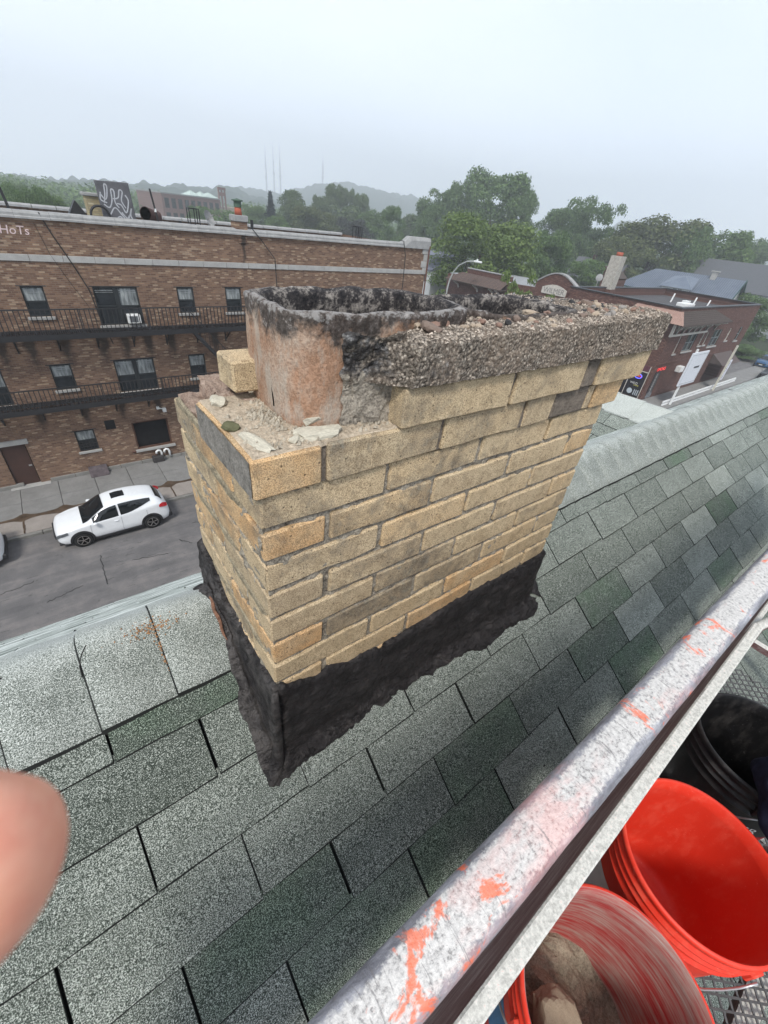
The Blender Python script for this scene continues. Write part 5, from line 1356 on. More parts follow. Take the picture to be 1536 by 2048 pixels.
mb = MB(); mb.tube([(.34 * math.cos(math.pi * i / 12), 0, .42 + .34 * math.sin(math.pi * i / 12)) if 0 < i < 12 else (.34 if i == 0 else -.34, 0, .42 if True else 0) for i in range(13)], .045, 8); mb.tube([(.34, 0, .42), (.34, 0, 0)], .045, 8); mb.tube([(-.34, 0, .42), (-.34, 0, 0)], .045, 8)
rtag('pipe_hoop', mb, IRON, 'black hoop of pipe in front of the yellow chimney', 'pipe', (3.28, YW + .5, 10.86))
mb = MB(); mb.tube([(0, 0, 0), (.55, .5, -.12)], .26, 20, cap=False); mb.tube([(.0, 0, 0), (.5, .45, -.11)], .22, 20, mi=1, cap=False); mb.tube([(.3, .27, -.06), (.32, .29, -.065)], .25, 20, mi=1)
rtag('duct', mb, [plain('rusty_duct', (.07, .035, .03), .7), VOID], 'wide dark round duct opening right of the graffiti slab', 'duct', (4.98, YW + .45, 11.5))
mb = MB(); mb.bar((0, 0, 0), (-.14, 0, 1.3), .06, mi=0); mb.box((-.09, -.05, .5), (-.03, .05, .62), 1); rtag('roof_pole', mb, [IRON, WHITEP], 'thin dark pole standing alone right of the round duct', 'pole', (5.42, YW + .25, 11.1))
def frame(name, x, label, w_=.42, h_=.66, n=2):
    mb = MB()
    for i in range(n + 1): mb.bar((w_ * i / n, 0, 0), (w_ * i / n, 0, h_), .035); mb.bar((w_ * i / n, .35, 0), (w_ * i / n, .35, h_), .035) if i in (0, n) else None
    for yy in (0, .35): mb.bar((0, yy, h_), (w_, yy, h_), .035); mb.bar((0, yy, .06), (w_, yy, .06), .03)
    for xx in (0, w_): mb.bar((xx, 0, h_), (xx, .35, h_), .035)
    rtag(name, mb, IRON, label, 'ladder hoop', (x, YW + .2, 11.2))
frame('ladder_hoop', 6.75, 'black open metal frame on the parapet over the third upper window'); frame('ladder_hoop', 15.75, 'black open metal frame near the right end of the parapet', .40, .62, 3)
mb = MB(); mb.bbox((0, 0, 0), (2.1, 1.1, .22), .03); o = rtag('roof_hatch', mb, COPE, 'low grey roof hatch right of the clay pot', 'roof hatch', (12.2, YW + 1.0, 10.98)); mb = MB(); mb.box((.15, -.012, .02), (1.95, -.002, .16)); obj('louvre', mb.mesh('louvre', VOID), o)
mb = MB(); mb.tube([(0, 0, 0), (0, 0, .55)], .07, 10); rtag('roof_pipe', mb, IRON, 'short black pipe just right of the clay chimney pot', 'pipe', (9.72, YW + .4, 11.1))
mb = MB(); vs = []
for j in range(4):
    for i in range(14): a = 2 * math.pi * i / 14; vs.append((.34 * j / 3 * math.cos(a), -.12 * (j / 3) ** 2, .34 * j / 3 * math.sin(a)))
mb.add(vs, [(j * 14 + i, j * 14 + (i + 1) % 14, (j + 1) * 14 + (i + 1) % 14, (j + 1) * 14 + i) for j in range(3) for i in range(14)]); mb.bar((0, 0, 0), (.1, .2, -.55), .05); mb.bar((0, 0, 0), (-.05, -.4, .05), .03)
rtag('satellite_dish', mb, COPE, 'small grey satellite dish on the brick building roof', 'satellite dish', (7.75, YW + .9, 11.5), (-.4, 0, .7))
mb = MB(); mb.bbox((0, 0, 0), (.3, .25, .35), .02); rtag('white_box', mb, WHITEP, 'small white box on the roof beside the lone pole', 'box', (5.7, YW + .8, 10.9))
mb = MB(); mb.prism([(-.35, 0), (.35, 0), (0, .55)], 1, 0, .5); rtag('roof_cowl', mb, IRON, 'dark pyramid shaped cowl left of the pipe hoop', 'roof vent', (2.65, YW + 2, 11.15))

# ================================================================ cars
CARW = plain('white_car_paint', (.74, .76, .78), .22, .5, var=.02); CBLK = plain('black_car_trim', (.014, .014, .016), .5, .4); CGL = plain('car_glass', (.008, .010, .012), .05, .7, var=.2, scale=1)
TYRE = plain('tyre_rubber', (.018, .018, .018), .85, .2); RIM = plain('alloy_rim', (.34, .32, .31), .35, .5, .6); RLAMP = plain('tail_lamp', (.42, .012, .018), .2, .6); HLAMP = plain('head_lamp', (.10, .11, .12), .12, .7)
def carloft(prof_top, zb, L, belt, W, roofw, paint, root):
    """front at -x. stations along x; section: sill, belt, roof"""
    n = 44; vs = []; fs = []; m = 11
    def it(T, x):
        for (a, va), (b_, vb) in zip(T, T[1:]):
            if x <= b_:
                t = max(0, (x - a) / (b_ - a)); return va + (vb - va) * t
        return T[-1][1]
    for i in range(n + 1):
        x = -L / 2 + L * i / n; zt = it(prof_top, x); zl = it(belt, x); w_ = it(W, x); rw = it(roofw, x); z0 = it(zb, x)
        half = [(w_ - .07, z0), (w_ - .005, z0 + .10), (w_ + .0, z0 + (zl - z0) * .45), (w_ - .018, z0 + (zl - z0) * .7), (w_ - .02, zl - .015)]
        if zt > zl + .02:
            half += [(w_ - .045, zl + .01), (rw + (w_ - .05 - rw) * .35, zl + (zt - zl) * .62), (rw + .03, zt - .055), (rw - .10, zt - .015), (rw * .5, zt + .002), (0, zt + .008)]
        else:
            half += [(w_ - .06, zl), (w_ - .14, zl + (zt - zl) * .6 + .004), (w_ - .26, zt), (w_ * .55, zt + .012), (w_ * .28, zt + .02), (0, zt + .022)]
        full = [(-y, z) for y, z in half] + [(y, z) for y, z in half[-2::-1]]
        vs += [(x, y, z) for y, z in full]
    k = 2 * m - 1
    for i in range(n):
        for j in range(k - 1): fs.append((i * k + j, (i + 1) * k + j, (i + 1) * k + j + 1, i * k + j + 1))
    fs.append(tuple(range(k))); fs.append(tuple(n * k + j for j in range(k))[::-1])
    me = bpy.data.meshes.new('body'); me.from_pydata(vs, [], fs); me.polygons.foreach_set('use_smooth', [True] * len(fs)); setmats(me, paint); recalc(me)
    o = obj('body', me, root); md = o.modifiers.new('b', 'SUBSURF'); md.levels = 1; md.render_levels = 1
    return it, o
def wheel(root, x, y, r=.335, s=-1):
    mb = MB(); yi = y + .10 * -s
    prof = [(.0, -.09), (r - .08, -.09), (r - .01, -.10), (r, -.07), (r, .07), (r - .01, .10), (r - .08, .10)]
    t = MB(); n_ = 32; vs = []
    for (rr_, yy) in [(r * .66, -.1), (r - .015, -.105), (r, -.08), (r, .08), (r - .015, .105), (r * .66, .1)]:
        for k in range(n_): a = 2 * math.pi * k / n_; vs.append((rr_ * math.cos(a), yy, rr_ * math.sin(a)))
    t.add(vs, [(j * n_ + k, j * n_ + (k + 1) % n_, (j + 1) * n_ + (k + 1) % n_, (j + 1) * n_ + k) for j in range(5) for k in range(n_)])
    w_ = obj('wheel', t.mesh('wheel', TYRE, True), root, (x, y, r))
    q = MB(); vs = []
    for (rr_, yy) in [(r * .68, -.103), (r * .62, -.100), (r * .60, -.06), (.001, -.05)]:
        for k in range(n_): a = 2 * math.pi * k / n_; vs.append((rr_ * math.cos(a), yy * (-s), rr_ * math.sin(a)))
    q.add(vs[:2 * n_], [(k, (k + 1) % n_, n_ + (k + 1) % n_, n_ + k) for k in range(n_)], 0)
    q.add(vs[n_:], [(j * n_ + k, j * n_ + (k + 1) % n_, (j + 1) * n_ + (k + 1) % n_, (j + 1) * n_ + k) for j in range(2) for k in range(n_)], 1)
    for i in range(5):
        a = 2 * math.pi * i / 5 + .3; q.bar((0, -.085 * -s, 0), (r * .62 * math.cos(a), -.10 * -s, r * .62 * math.sin(a)), .05, .02, 0)
    obj('rim', q.mesh('rim', [RIM, CBLK]), w_)
def hatchback(loc, label, paint=CARW, group=None, name='parked_car'):
    root = empty(name, loc, 0, label, 'car', group)
    L = 4.30
    top = [(-2.15, .62), (-2.08, .80), (-1.95, .90), (-1.5, .98), (-1.15, 1.03), (-.95, 1.08), (-.75, 1.22), (-.35, 1.46), (-.1, 1.545), (.3, 1.60), (.8, 1.595), (1.3, 1.54), (1.62, 1.46), (1.78, 1.36), (1.95, 1.12), (2.06, .98), (2.12, .80), (2.15, .58)]
    belt = [(-2.15, .60), (-2.0, .78), (-1.5, .90), (-1.0, .96), (0, 1.0), (1.0, 1.08), (1.7, 1.16), (2.0, .98), (2.15, .56)]
    W = [(-2.15, .52), (-2.08, .68), (-1.9, .80), (-1.5, .875), (-.8, .885), (1.2, .885), (1.7, .865), (1.95, .80), (2.08, .74), (2.15, .62)]
    rw = [(-1.2, .62), (-.5, .56), (0, .56), (1.2, .54), (1.8, .50), (2.15, .48)]
    zb = [(-2.15, .32), (-1.9, .24), (1.9, .26), (2.15, .36)]
    it, body = carloft(top, zb, L, belt, W, rw, paint, root)
    # glass: side windows following the tumblehome
    for s in (-1, 1):
        def P(x, t):
            zt = it(top, x); zl = it(belt, x); w_ = it(W, x); r_ = it(rw, x)
            ya = w_ - .045; yb = r_ + .03; za = zl + .01; zb_ = zt - .055
            yy = ya + (yb - ya) * (t ** .9) + .012 + .03 * math.sin(math.pi * t); return (x, s * yy, za + (zb_ - za) * t)
        for (xa, xb, nm) in ((-.78, .16, 'side_window'), (.24, 1.45, 'side_window')):
            vs = []; n_ = 12
            for i in range(n_ + 1):
                x = xa + (xb - xa) * i / n_
                for j in range(6):
                    t0, t1 = .04, .90
                    if nm and xb > 1: t0 = .04 + .55 * max(0, (x - .5) / .95) ** 1.5
                    t = t0 + (t1 - t0) * j / 5; vs.append(P(x, t))
            me = bpy.data.meshes.new(nm); me.from_pydata(vs, [], [(i * 6 + j, (i + 1) * 6 + j, (i + 1) * 6 + j + 1, i * 6 + j + 1) for i in range(n_) for j in range(5)]); setmats(me, CGL); obj(nm, me, root)
        # trim, handles, mirror
        mb = MB(); mb.bbox((-1.05, s * .86 - .03, .20), (1.15, s * .86 + .03, .30), .01); obj('sill_trim', mb.mesh('sill_trim', CBLK), root)
        mb = MB(); yy_ = s * .905
        for xd in (-.93, .20, 1.18): mb.bar((xd, s * .886, .34), (xd + .03, s * .872, .95 + .05 * (xd > 0)), .008, .008)
        obj('door_seam', mb.mesh('door_seam', plain('seam', (.16, .17, .18), .6)), root)
        mb = MB(); mb.bbox((-.05, s * .885 - .02, .84), (.10, s * .885 + .02, .87), .006); obj('door_handle', mb.mesh('door_handle', paint), root)
        m_ = rock('mirror', paint, .12, .10, .075, 1, 2, .02); o_ = obj('mirror', m_, root, (-.72, s * .98, 1.02)); o_.data.polygons.foreach_set('use_smooth', [True] * len(o_.data.polygons))
        for xw_ in (-1.29, 1.32):
            mb = MB(); vs = []; n_ = 20
            for k in range(n_ + 1):
                a = math.pi * (-.04 + 1.08 * k / n_)
                for rr_, yy in ((.345, .80), (.345, .905), (.425, .905), (.435, .87)): vs.append((xw_ + rr_ * math.cos(a), s * yy, .34 + rr_ * math.sin(a)))
            mb.add(vs, [(i * 4 + j, (i + 1) * 4 + j, (i + 1) * 4 + j + 1, i * 4 + j + 1) for i in range(n_) for j in range(3)]); obj('wheel_arch', mb.mesh('wheel_arch', CBLK), root)
            mb = MB(); vs = [(xw_ + .35 * math.cos(math.pi * 2 * k / 24), s * .893, .34 + .35 * math.sin(math.pi * 2 * k / 24)) for k in range(24)]; mb.add(vs, [tuple(range(24))]); obj('wheel_well', mb.mesh('wheel_well', VOID), root)
            wheel(root, xw_, s * .80, .325, s)
        mb = MB(); vs = []
        for i in range(7):
            x = -2.1 + .42 * i / 6; w_ = it(W, x); z_ = it(belt, x)
            vs += [(x - .02, s * (w_ + .008), z_ - .13 - .02 * (1 - i / 6)), (x - .02, s * (w_ - .01), z_ - .02)]
        mb.add(vs, [(2 * i, 2 * i + 2, 2 * i + 3, 2 * i + 1) for i in range(6)]); obj('headlight', mb.mesh('headlight', HLAMP), root)
        mb = MB(); vs = []
        for i in range(6):
            x = 1.72 + .33 * i / 5; w_ = it(W, x)
            vs += [(x, s * (w_ + .012), .98 - .08 * (i / 5)), (x, s * (w_ - .025), .98 + .16 * math.sin(math.pi * (.15 + .7 * i / 5)))]
        mb.add(vs, [(2 * i, 2 * i + 2, 2 * i + 3, 2 * i + 1) for i in range(5)]); obj('taillight', mb.mesh('taillight', RLAMP), root)
    def sheet(name, xa, xb, wf, mat, lift, n_=10, m_=10):
        vs = []
        for i in range(n_ + 1):
            x = xa + (xb - xa) * i / n_
            for j in range(m_ + 1):
                u = -1 + 2 * j / m_; zt = it(top, x); yy = u * wf(x); vs.append((x, yy, zt + .012 - .055 * abs(u) ** 4 + lift))
        me = bpy.data.meshes.new(name); me.from_pydata(vs, [], [(i * (m_ + 1) + j, (i + 1) * (m_ + 1) + j, (i + 1) * (m_ + 1) + j + 1, i * (m_ + 1) + j + 1) for i in range(n_) for j in range(m_)])
        me.polygons.foreach_set('use_smooth', [True] * len(me.polygons)); setmats(me, mat); return obj(name, me, root)
    sheet('windscreen', -1.12, -.26, lambda x: .70 - .14 * max(0, (x + 1.1) / .85), CGL, .012)
    sheet('sunroof', .10, .60, lambda x: .33, CGL, .006)
    sheet('rear_window', 1.70, 1.93, lambda x: .50, CGL, .014)
    mb = MB(); mb.bbox((-2.175, -.50, .42), (-2.10, .50, .66), .02); obj('grille', mb.mesh('grille', CBLK), root)
    mb = MB(); mb.bbox((-2.18, -.22, .42), (-2.165, .22, .53), .004); obj('number_plate', mb.mesh('number_plate', plain('plate', (.6, .6, .55), .5)), root)
    mb = MB(); mb.bbox((2.02, -.72, .26), (2.19, .72, .50), .03); obj('rear_bumper', mb.mesh('rear_bumper', CBLK), root)
    mb = MB(); mb.bbox((-2.10, -.70, .20), (-1.85, .70, .30), .02); obj('front_lip', mb.mesh('front_lip', CBLK), root)
    return root
hatchback((.21, 18.27, .0), 'white compact car with black sunroof parked below the fire escape')
hatchback((-5.70, 18.30, 0), 'white car with black bumper cut by the left edge of the photo', group=None)

# ================================================================ corner shop and its neighbours over the crossing
RB = m_wallbrick('red_shop_brick', (.08, .04, .033), (.145, .075, .06), (.18, .10, .08), mort=(.10, .06, .05))
RBY = m_wallbrick('red_shop_brick_side', (.08, .04, .033), (.145, .075, .06), (.18, .10, .08), mort=(.10, .06, .05), axis='y')
TILE = m_conc('brown_roof_tile', (.085, .068, .06), 6, .35); TILE2 = m_conc('pink_roof_tile', (.34, .22, .18), 6, .35); CREAMW = plain('cream_woodwork', (.50, .47, .42), .6, .3)
shop = empty('corner_shop', (57, 22, 0), label='red brick corner shop with bracketed hood and flat roof', cat='shop building'); SL = Vector((57, 22, 0))
def sobj(name, me, c=(0, 0, 0), parent=None): return obj(name, me, shop, Vector(c) - SL) if parent is None else obj(name, me, parent, c)
SX0, SX1, SY0, SY1, STOP = 45.6, 68.2, 16.05, 27.2, 8.45
wins = [(48.2, 48.75, 4.4, 6.0), (50.2, 52.6, 4.45, 6.05), (53.9, 54.6, 4.8, 6.0), (55.2, 55.8, 4.8, 6.0), (56.9, 59.4, 4.5, 6.2), (61.6, 62.4, 4.85, 6.15), (65.0, 66.1, 4.65, 6.15)]
sops = wins + [(60.6, 66.4, .15, 3.15)]
xs = sorted({SX0, SX1} | {v for o_ in sops for v in o_[:2]}); zs = sorted({-.1, STOP} | {v for o_ in sops for v in o_[2:4]}); mb = MB()
for i in range(len(xs) - 1):
    for j in range(len(zs) - 1):
        cx, cz = (xs[i] + xs[i + 1]) / 2, (zs[j] + zs[j + 1]) / 2
        if any(o_[0] < cx < o_[1] and o_[2] < cz < o_[3] for o_ in sops): continue
        mb.add([(xs[i], SY0, zs[j]), (xs[i + 1], SY0, zs[j]), (xs[i + 1], SY0, zs[j + 1]), (xs[i], SY0, zs[j + 1])], [(0, 1, 2, 3)])
for x0, x1, z0, z1 in sops:
    d = .25 if z0 > 1 else 2.0
    mb.add([(x0, SY0, z0), (x1, SY0, z0), (x1, SY0, z1), (x0, SY0, z1), (x0, SY0 + d, z0), (x1, SY0 + d, z0), (x1, SY0 + d, z1), (x0, SY0 + d, z1)], [(0, 4, 5, 1), (1, 5, 6, 2), (2, 6, 7, 3), (3, 7, 4, 0), (4, 5, 6, 7)])
mb.box((SX1 - .01, SY0 + .01, -.1), (SX1 + .01, SY1, STOP)); sobj('wall', mb.mesh('wall', RB))
mb = MB(); mb.box((SX0 - .01, SY0 + .003, -.1), (SX0 + .25, SY1, STOP)); mb.box((SX0 + .3, SY1 - .3, -.1), (SX1 - .1, SY1, STOP)); sobj('side_wall', mb.mesh('side_wall', RBY))
mb = MB(); mb.box((SX0 + .28, SY0 + .28, 7.55), (SX1 - .1, SY1 - .32, 7.7)); sobj('flat_roof', mb.mesh('flat_roof', m_conc('dark_roofing', (.085, .082, .085), .6, .25)))
mb = MB()
for a, b_ in (((SX0 - .12, SY0 - .1, STOP), (SX1 + .15, SY0 + .3, STOP + .10)), ((SX0 - .12, SY0 + .3, STOP), (SX0 + .32, SY1 + .1, STOP + .10)), ((SX0 + .32, SY1 - .35, STOP), (SX1 + .15, SY1 + .1, STOP + .1)), ((SX1 - .2, SY0 + .3, STOP), (SX1 + .15, SY1 - .35, STOP + .1))): mb.bbox(a, b_, .01)
sobj('parapet_cap', mb.mesh('parapet_cap', plain('dark_metal_cap', (.04, .042, .046), .5, .4)))
mb = MB(); mb.box((SX0 + .02, SY0 - .05, 3.45), (SX1, SY0, 3.62)); mb.box((SX0 + .02, SY0 - .04, 6.75), (SX1, SY0, 6.9)); sobj('belt_course', mb.mesh('belt_course', RB))
GRW = plain('grey_green_frame', (.16, .19, .19), .6, .3)
for x0, x1, z0, z1 in wins:
    mb = MB(); t = .07; cx, cz = (x0 + x1) / 2, (z0 + z1) / 2; W_, H_ = x1 - x0, z1 - z0
    for a, b_ in (((-W_ / 2, 0, -H_ / 2), (-W_ / 2 + t, .08, H_ / 2)), ((W_ / 2 - t, 0, -H_ / 2), (W_ / 2, .08, H_ / 2)), ((-W_ / 2 + t, 0, H_ / 2 - t), (W_ / 2 - t, .08, H_ / 2)), ((-W_ / 2 + t, 0, -H_ / 2), (W_ / 2 - t, .08, -H_ / 2 + t)), ((-W_ / 2 + t, 0, -.03), (W_ / 2 - t, .08, .03))): mb.box(a, b_)
    if W_ > 1.5: mb.box((-.06, -.01, -H_ / 2 + t), (.06, .08, H_ / 2 - t))
    f = sobj('window', mb.mesh('window', CREAMW if W_ < 1 else GRW), (cx, SY0 + .08, cz))
    mb = MB(); mb.box((-W_ / 2 + t, .06, -H_ / 2 + t), (W_ / 2 - t, .07, H_ / 2 - t)); obj('pane', mb.mesh('pane', GLASS), f)
    mb = MB(); mb.bbox((-W_ / 2 - .1, -.2, -H_ / 2 - .15), (W_ / 2 + .1, -.085, -H_ / 2), .01); obj('sill', mb.mesh('sill', STONE), f)
# bracketed hood
hood = sobj('hood', (lambda m: (m.add([(SX0 + 2.4 - 1.7, SY0, 8.22), (54.0, SY0, 8.22), (57.2, SY0 - 1.05, 7.28), (SX0 - .95, SY0 - 1.05, 7.28)], [(3, 2, 1, 0)]), m.add([(54.0, SY0, 8.22), (57.2, SY0, 7.3), (57.2, SY0 - 1.05, 7.28)], [(0, 2, 1)]), m.box((SX0 - .95, SY0 - 1.05, 7.16), (57.2, SY0 - 1.0, 7.28)), m.mesh('hood', TILE))[-1])(MB()))
mb = MB(); mb.add([(SX0 - .01, SY0 - .0, 8.22), (SX0 - .95, SY0 - 1.05, 7.28), (SX0 - .95, 20.5, 7.28), (SX0 - .01, 20.0, 8.22)], [(0, 1, 2, 3)]); mb.add([(SX0 + .7, SY0, 8.22), (SX0 - .95, SY0 - 1.05, 7.28), (SX0 - .01, SY0, 8.22)], [(0, 1, 2)]); sobj('side_hood', mb.mesh('side_hood', TILE2))
for i in range(7):
    mb = MB(); t = (i + .5) / 7; y_ = SY0 - 1.06 * t; z_ = 8.22 - .94 * t; mb.bar((SX0 + .6 - 1.5 * t, y_ - .03, z_ + .01), (54 + 3.2 * t, y_ - .03, z_ + .01), .03, .03); obj('tile_row', mb.mesh('tile_row', TILE), hood)
for x in (46.6, 48.0, 49.4, 50.7, 52.1, 54.0, 56.2):
    mb = MB(); P = [(SY0 - .04, 6.30), (SY0 - .14, 6.65), (SY0 - .40, 6.98), (SY0 - .95, 7.14)]
    for a, b_ in zip(P, P[1:]): mb.bar((x, a[0], a[1]), (x, b_[0], b_[1]), .16, .14, up=(1, 0, 0))
    mb.bar((x, SY0 - .06, 6.3), (x, SY0 - .06, 7.15), .14); sobj('bracket', mb.mesh('bracket', CREAMW))
mb = MB(); mb.bbox((SX0 - .25, SY0 - .18, 6.12), (54.3, SY0 - .003, 6.30), .02); mb.bar((SX0 - .1, SY0 - .1, 6.3), (SX0 - .1, SY0 - .1, 7.2), .2); sobj('hood_rail', mb.mesh('hood_rail', CREAMW))
# shop front facing the cross street, signs
BLKS = plain('black_sign_panel', (.012, .012, .016), .3, .5); NEONR = plain('red_neon', (.5, .02, .02), .4, .3, emit=((1, .05, .05), 1.2)); NEONB = plain('blue_neon', (.1, .1, .6), .4, .3, emit=((.12, .12, 1), 1.6)); YEL = plain('yellow_print', (.6, .55, .1), .6)
def sidepanel(y0, y1, z0, z1, mat, name, x=SX0 - .05, parent=None):
    m = MB(); m.box((x, y0, z0), (x + .04, y1, z1)); return sobj(name, m.mesh(name, mat)) if parent is None else obj(name, m.mesh(name, mat), parent)
sf_ = sidepanel(16.35, 18.75, .25, 2.7, BLKS, 'shop_window')
mb = MB()
for yy in (16.33, 17.95, 18.75): mb.bar((SX0 - .07, yy, .2), (SX0 - .07, yy, 3.3), .05)
mb.bar((SX0 - .07, 16.3, 2.72), (SX0 - .07, 18.8, 2.72), .06); sobj('shop_window_frame', mb.mesh('shop_window_frame', CREAMW))
sidepanel(16.35, 18.75, 2.78, 3.3, plain('maroon_fascia', (.10, .035, .045), .6), 'fascia')
mp_ = lambda y, z: (lambda v: Vector((0, y - v.x, z + v.y)))
mb = MB(); ring = [(SX0 - .085, 17.1 + .33 * math.cos(a), 2.22 + .2 * math.sin(a)) for a in [2 * math.pi * i / 24 for i in range(25)]]; mb.tube(ring, .03, 6); sobj('neon_sign', mb.mesh('neon_sign', NEONB))
sobj('neon_lettering', textmesh('OPEN', .2, NEONR, 0, mp_(17.1, 2.22)), (SX0 - .075, 0, 0))
sobj('window_lettering', textmesh('WILD', .3, WHL, 0, mp_(17.25, 1.5)), (SX0 - .06, 0, 0)); sobj('window_lettering', textmesh('CARE', .2, YEL, 0, mp_(16.95, 1.32)), (SX0 - .06, 0, 0))
mb = MB(); [mb.box((SX0 - .062, 16.5 + .18 * i, .42), (SX0 - .055, 16.58 + .18 * i, .95)) for i in range(3)]; mb.lathe([(.001, 0)], 3); vs = [(SX0 - .06, 17.35 + .26 * math.cos(a), .7 + .26 * math.sin(a)) for a in [2 * math.pi * i / 20 for i in range(20)]]; m2 = MB(); m2.v, m2.f, m2.m = mb.v[:24], mb.f[:18], mb.m[:18]; m2.add(vs, [tuple(range(20))]); sobj('window_graphics', m2.mesh('window_graphics', plain('pale_print', (.42, .47, .5), .6, var=.3, scale=30)))
vp = MB(); vp.box((46.4, SY0 - .05, .75), (47.5, SY0 - .01, 2.95)); sgn = sobj('strip_sign', vp.mesh('strip_sign', BLKS)); vp = MB(); vp.box((46.5, SY0 - .056, .2), (47.6, SY0 - .01, .72)); sobj('poster', vp.mesh('poster', plain('grey_poster', (.16, .17, .18), .6, var=.5, scale=6)))
obj('lettering', textmesh('UNWIND', .44, WHL, 0, lambda v: Vector((-v.y * 1.0, 0, v.x))), sgn, (46.95, SY0 - .056, 1.7)) ; obj('neon_lettering', textmesh('SMOKE', .42, NEONR, 0, lambda v: Vector((v.x * 1.4, 0, v.y))), sgn, (47.2, SY0 - .08, 3.05))
aw = MB(); aw.add([(60.4, SY0 - .02, 3.5), (66.2, SY0 - .02, 3.5), (66.4, SY0 - 1.5, 2.5), (60.4, SY0 - 1.5, 2.5)], [(0, 1, 2, 3)]); aw.add([(60.4, SY0 - .02, 3.5), (60.4, SY0 - 1.5, 2.5), (60.4, SY0 - .02, 2.5)], [(0, 1, 2)]); sobj('awning', aw.mesh('awning', plain('brown_awning', (.09, .07, .065), .8)))
mb = MB(); mb.bbox((51.0, SY0 - .5, 2.45), (51.9, SY0 - .005, 3.0), .02); sobj('air_conditioner', mb.mesh('air_conditioner', WHITEP))
# concrete stack behind the shop
mb = MB(); mb.box((-.62, -.6, 0), (.62, .6, 3.2)); o = put(obj('concrete_chimney', mb.mesh('concrete_chimney', m_conc('flaking_render', (.40, .375, .33), 2.5, .35)), None, (52.8, 27.05, 8.35), (0, 0, .1)), 'tall rendered chimney stack with a red clay pot behind the corner shop', 'chimney')
mb = MB(); mb.lathe([(.001, 3.2), (.36, 3.2), (.34, 3.55), (.26, 3.55), (.26, 3.25)], 14); obj('chimney_pot', mb.mesh('chimney_pot', TERRA, True), o)
mb = MB(); mb.box((-.7, -.7, -8.3), (.7, .7, -.02)); obj('chimney_base', mb.mesh('chimney_base', RB), o)
# roof clutter of the shop
for i, (x, y, s_, lab) in enumerate(((56.5, 19.5, 1.2, 'white curb box on the shop roof'), (60.2, 21.0, .6, 'small white vent on the shop roof nearer the right'))):
    mb = MB(); mb.bbox((0, 0, 0), (s_ * 1.6, s_, .35), .03); rtag('roof_box', mb, WHITEP, lab, 'roof vent', (x, y, 7.71))
for i, (x, y, lab) in enumerate(((59.5, 22.5, 'leftmost white pipe leaning on the shop roof'), (61.6, 20.8, 'middle white pipe standing on the shop roof'), (63.4, 19.9, 'rightmost short white pipe on the shop roof'))):
    mb = MB(); mb.tube([(0, 0, 0), (.25, 0, .9 - .15 * i)], .08, 8); rtag('roof_pipe', mb, WHITEP, lab, 'pipe', (x, y, 7.7))
# curved pediment building with its name panel
ped = empty('name_gable_building', (52, 33, 0), label='low brick building with arched gable and name panel', cat='building'); PL = Vector((52, 33, 0))
def pobj(name, me, c=(0, 0, 0)): return obj(name, me, ped, Vector(c) - PL)
mb = MB(); poly = [(26.8, 0), (26.8, 8.35)] + [(26.8 + 5.1 * i / 12, 8.35 - .1 * i / 12 + 1.05 * math.sin(math.pi * i / 12)) for i in range(1, 12)] + [(31.9, 8.2), (31.9, 7.7), (46.0, 7.2), (46.0, 0)]
mb.prism(poly, 0, 46.0, 46.4); me = mb.mesh('wall', RBY); pobj('wall', me)
mb = MB(); pts = [(46.2, 26.75, 8.40)] + [(46.2, 26.8 + 5.1 * i / 12, 8.42 - .1 * i / 12 + 1.05 * math.sin(math.pi * i / 12)) for i in range(1, 12)] + [(46.2, 31.95, 8.28)]
for a, b_ in zip(pts, pts[1:]): mb.bar(a, b_, .6, .12)
pobj('arched_coping', mb.mesh('arched_coping', COPE))
mb = MB(); poly = [(27.8, 7.35), (27.8, 7.95)] + [(27.8 + 3.1 * i / 8, 7.95 + .36 * math.sin(math.pi * i / 8)) for i in range(1, 8)] + [(30.9, 7.95), (30.9, 7.35)]; mb.prism(poly, 0, 45.93, 46.0); np_ = pobj('name_panel', mb.mesh('name_panel', CREAMW))
obj('lettering', textmesh('WILMER', .72, plain('grey_letter', (.16, .155, .15), .7), 0, mp_(29.35, 7.70)), np_, (45.922, 0, 0))
mb = MB(); mb.add([(46.0, 35.6, 7.7), (44.7, 35.6, 6.75), (44.7, 45.2, 6.75), (46.0, 43.4, 7.7)], [(0, 1, 2, 3)]); mb.add([(46, 43.4, 7.7), (44.7, 45.2, 6.75), (46, 45.2, 6.75)], [(0, 1, 2)]); mb.box((44.7, 35.6, 6.66), (46, 45.2, 6.745)); ph = pobj('tiled_hood', mb.mesh('tiled_hood', TILE))
for i in range(8):
    t = (i + .5) / 8; mb = MB(); mb.bar((46 - 1.3 * t, 35.6, 7.72 - .95 * t), (46 - 1.3 * t, 43.4 + 1.8 * t, 7.72 - .95 * t), .035, .03); obj('tile_row', mb.mesh('tile_row', TILE2), ph)
mb = MB(); mb.bbox((45.98, 35.4, 7.7), (46.35, 42.6, 8.2), .03); pobj('parapet_wall', mb.mesh('parapet_wall', RBY)); mb = MB(); mb.bbox((45.9, 35.4, 8.2), (46.42, 42.65, 8.3), .02); pobj('coping', mb.mesh('coping', COPE))
for y in (36.6, 37.6, 40.2, 43.6):
    mb = MB(); P = [(45.95, 5.9), (45.75, 6.25), (44.9, 6.65)]
    for a, b_ in zip(P, P[1:]): mb.bar((a[0], y, a[1]), (b_[0], y, b_[1]), .16, .14, up=(0, 1, 0))
    pobj('bracket', mb.mesh('bracket', CREAMW))
mb = MB(); mb.box((46.4, 27.25, 7.2), (60, 46, 7.3)); pobj('flat_roof', mb.mesh('flat_roof', ROOFM))
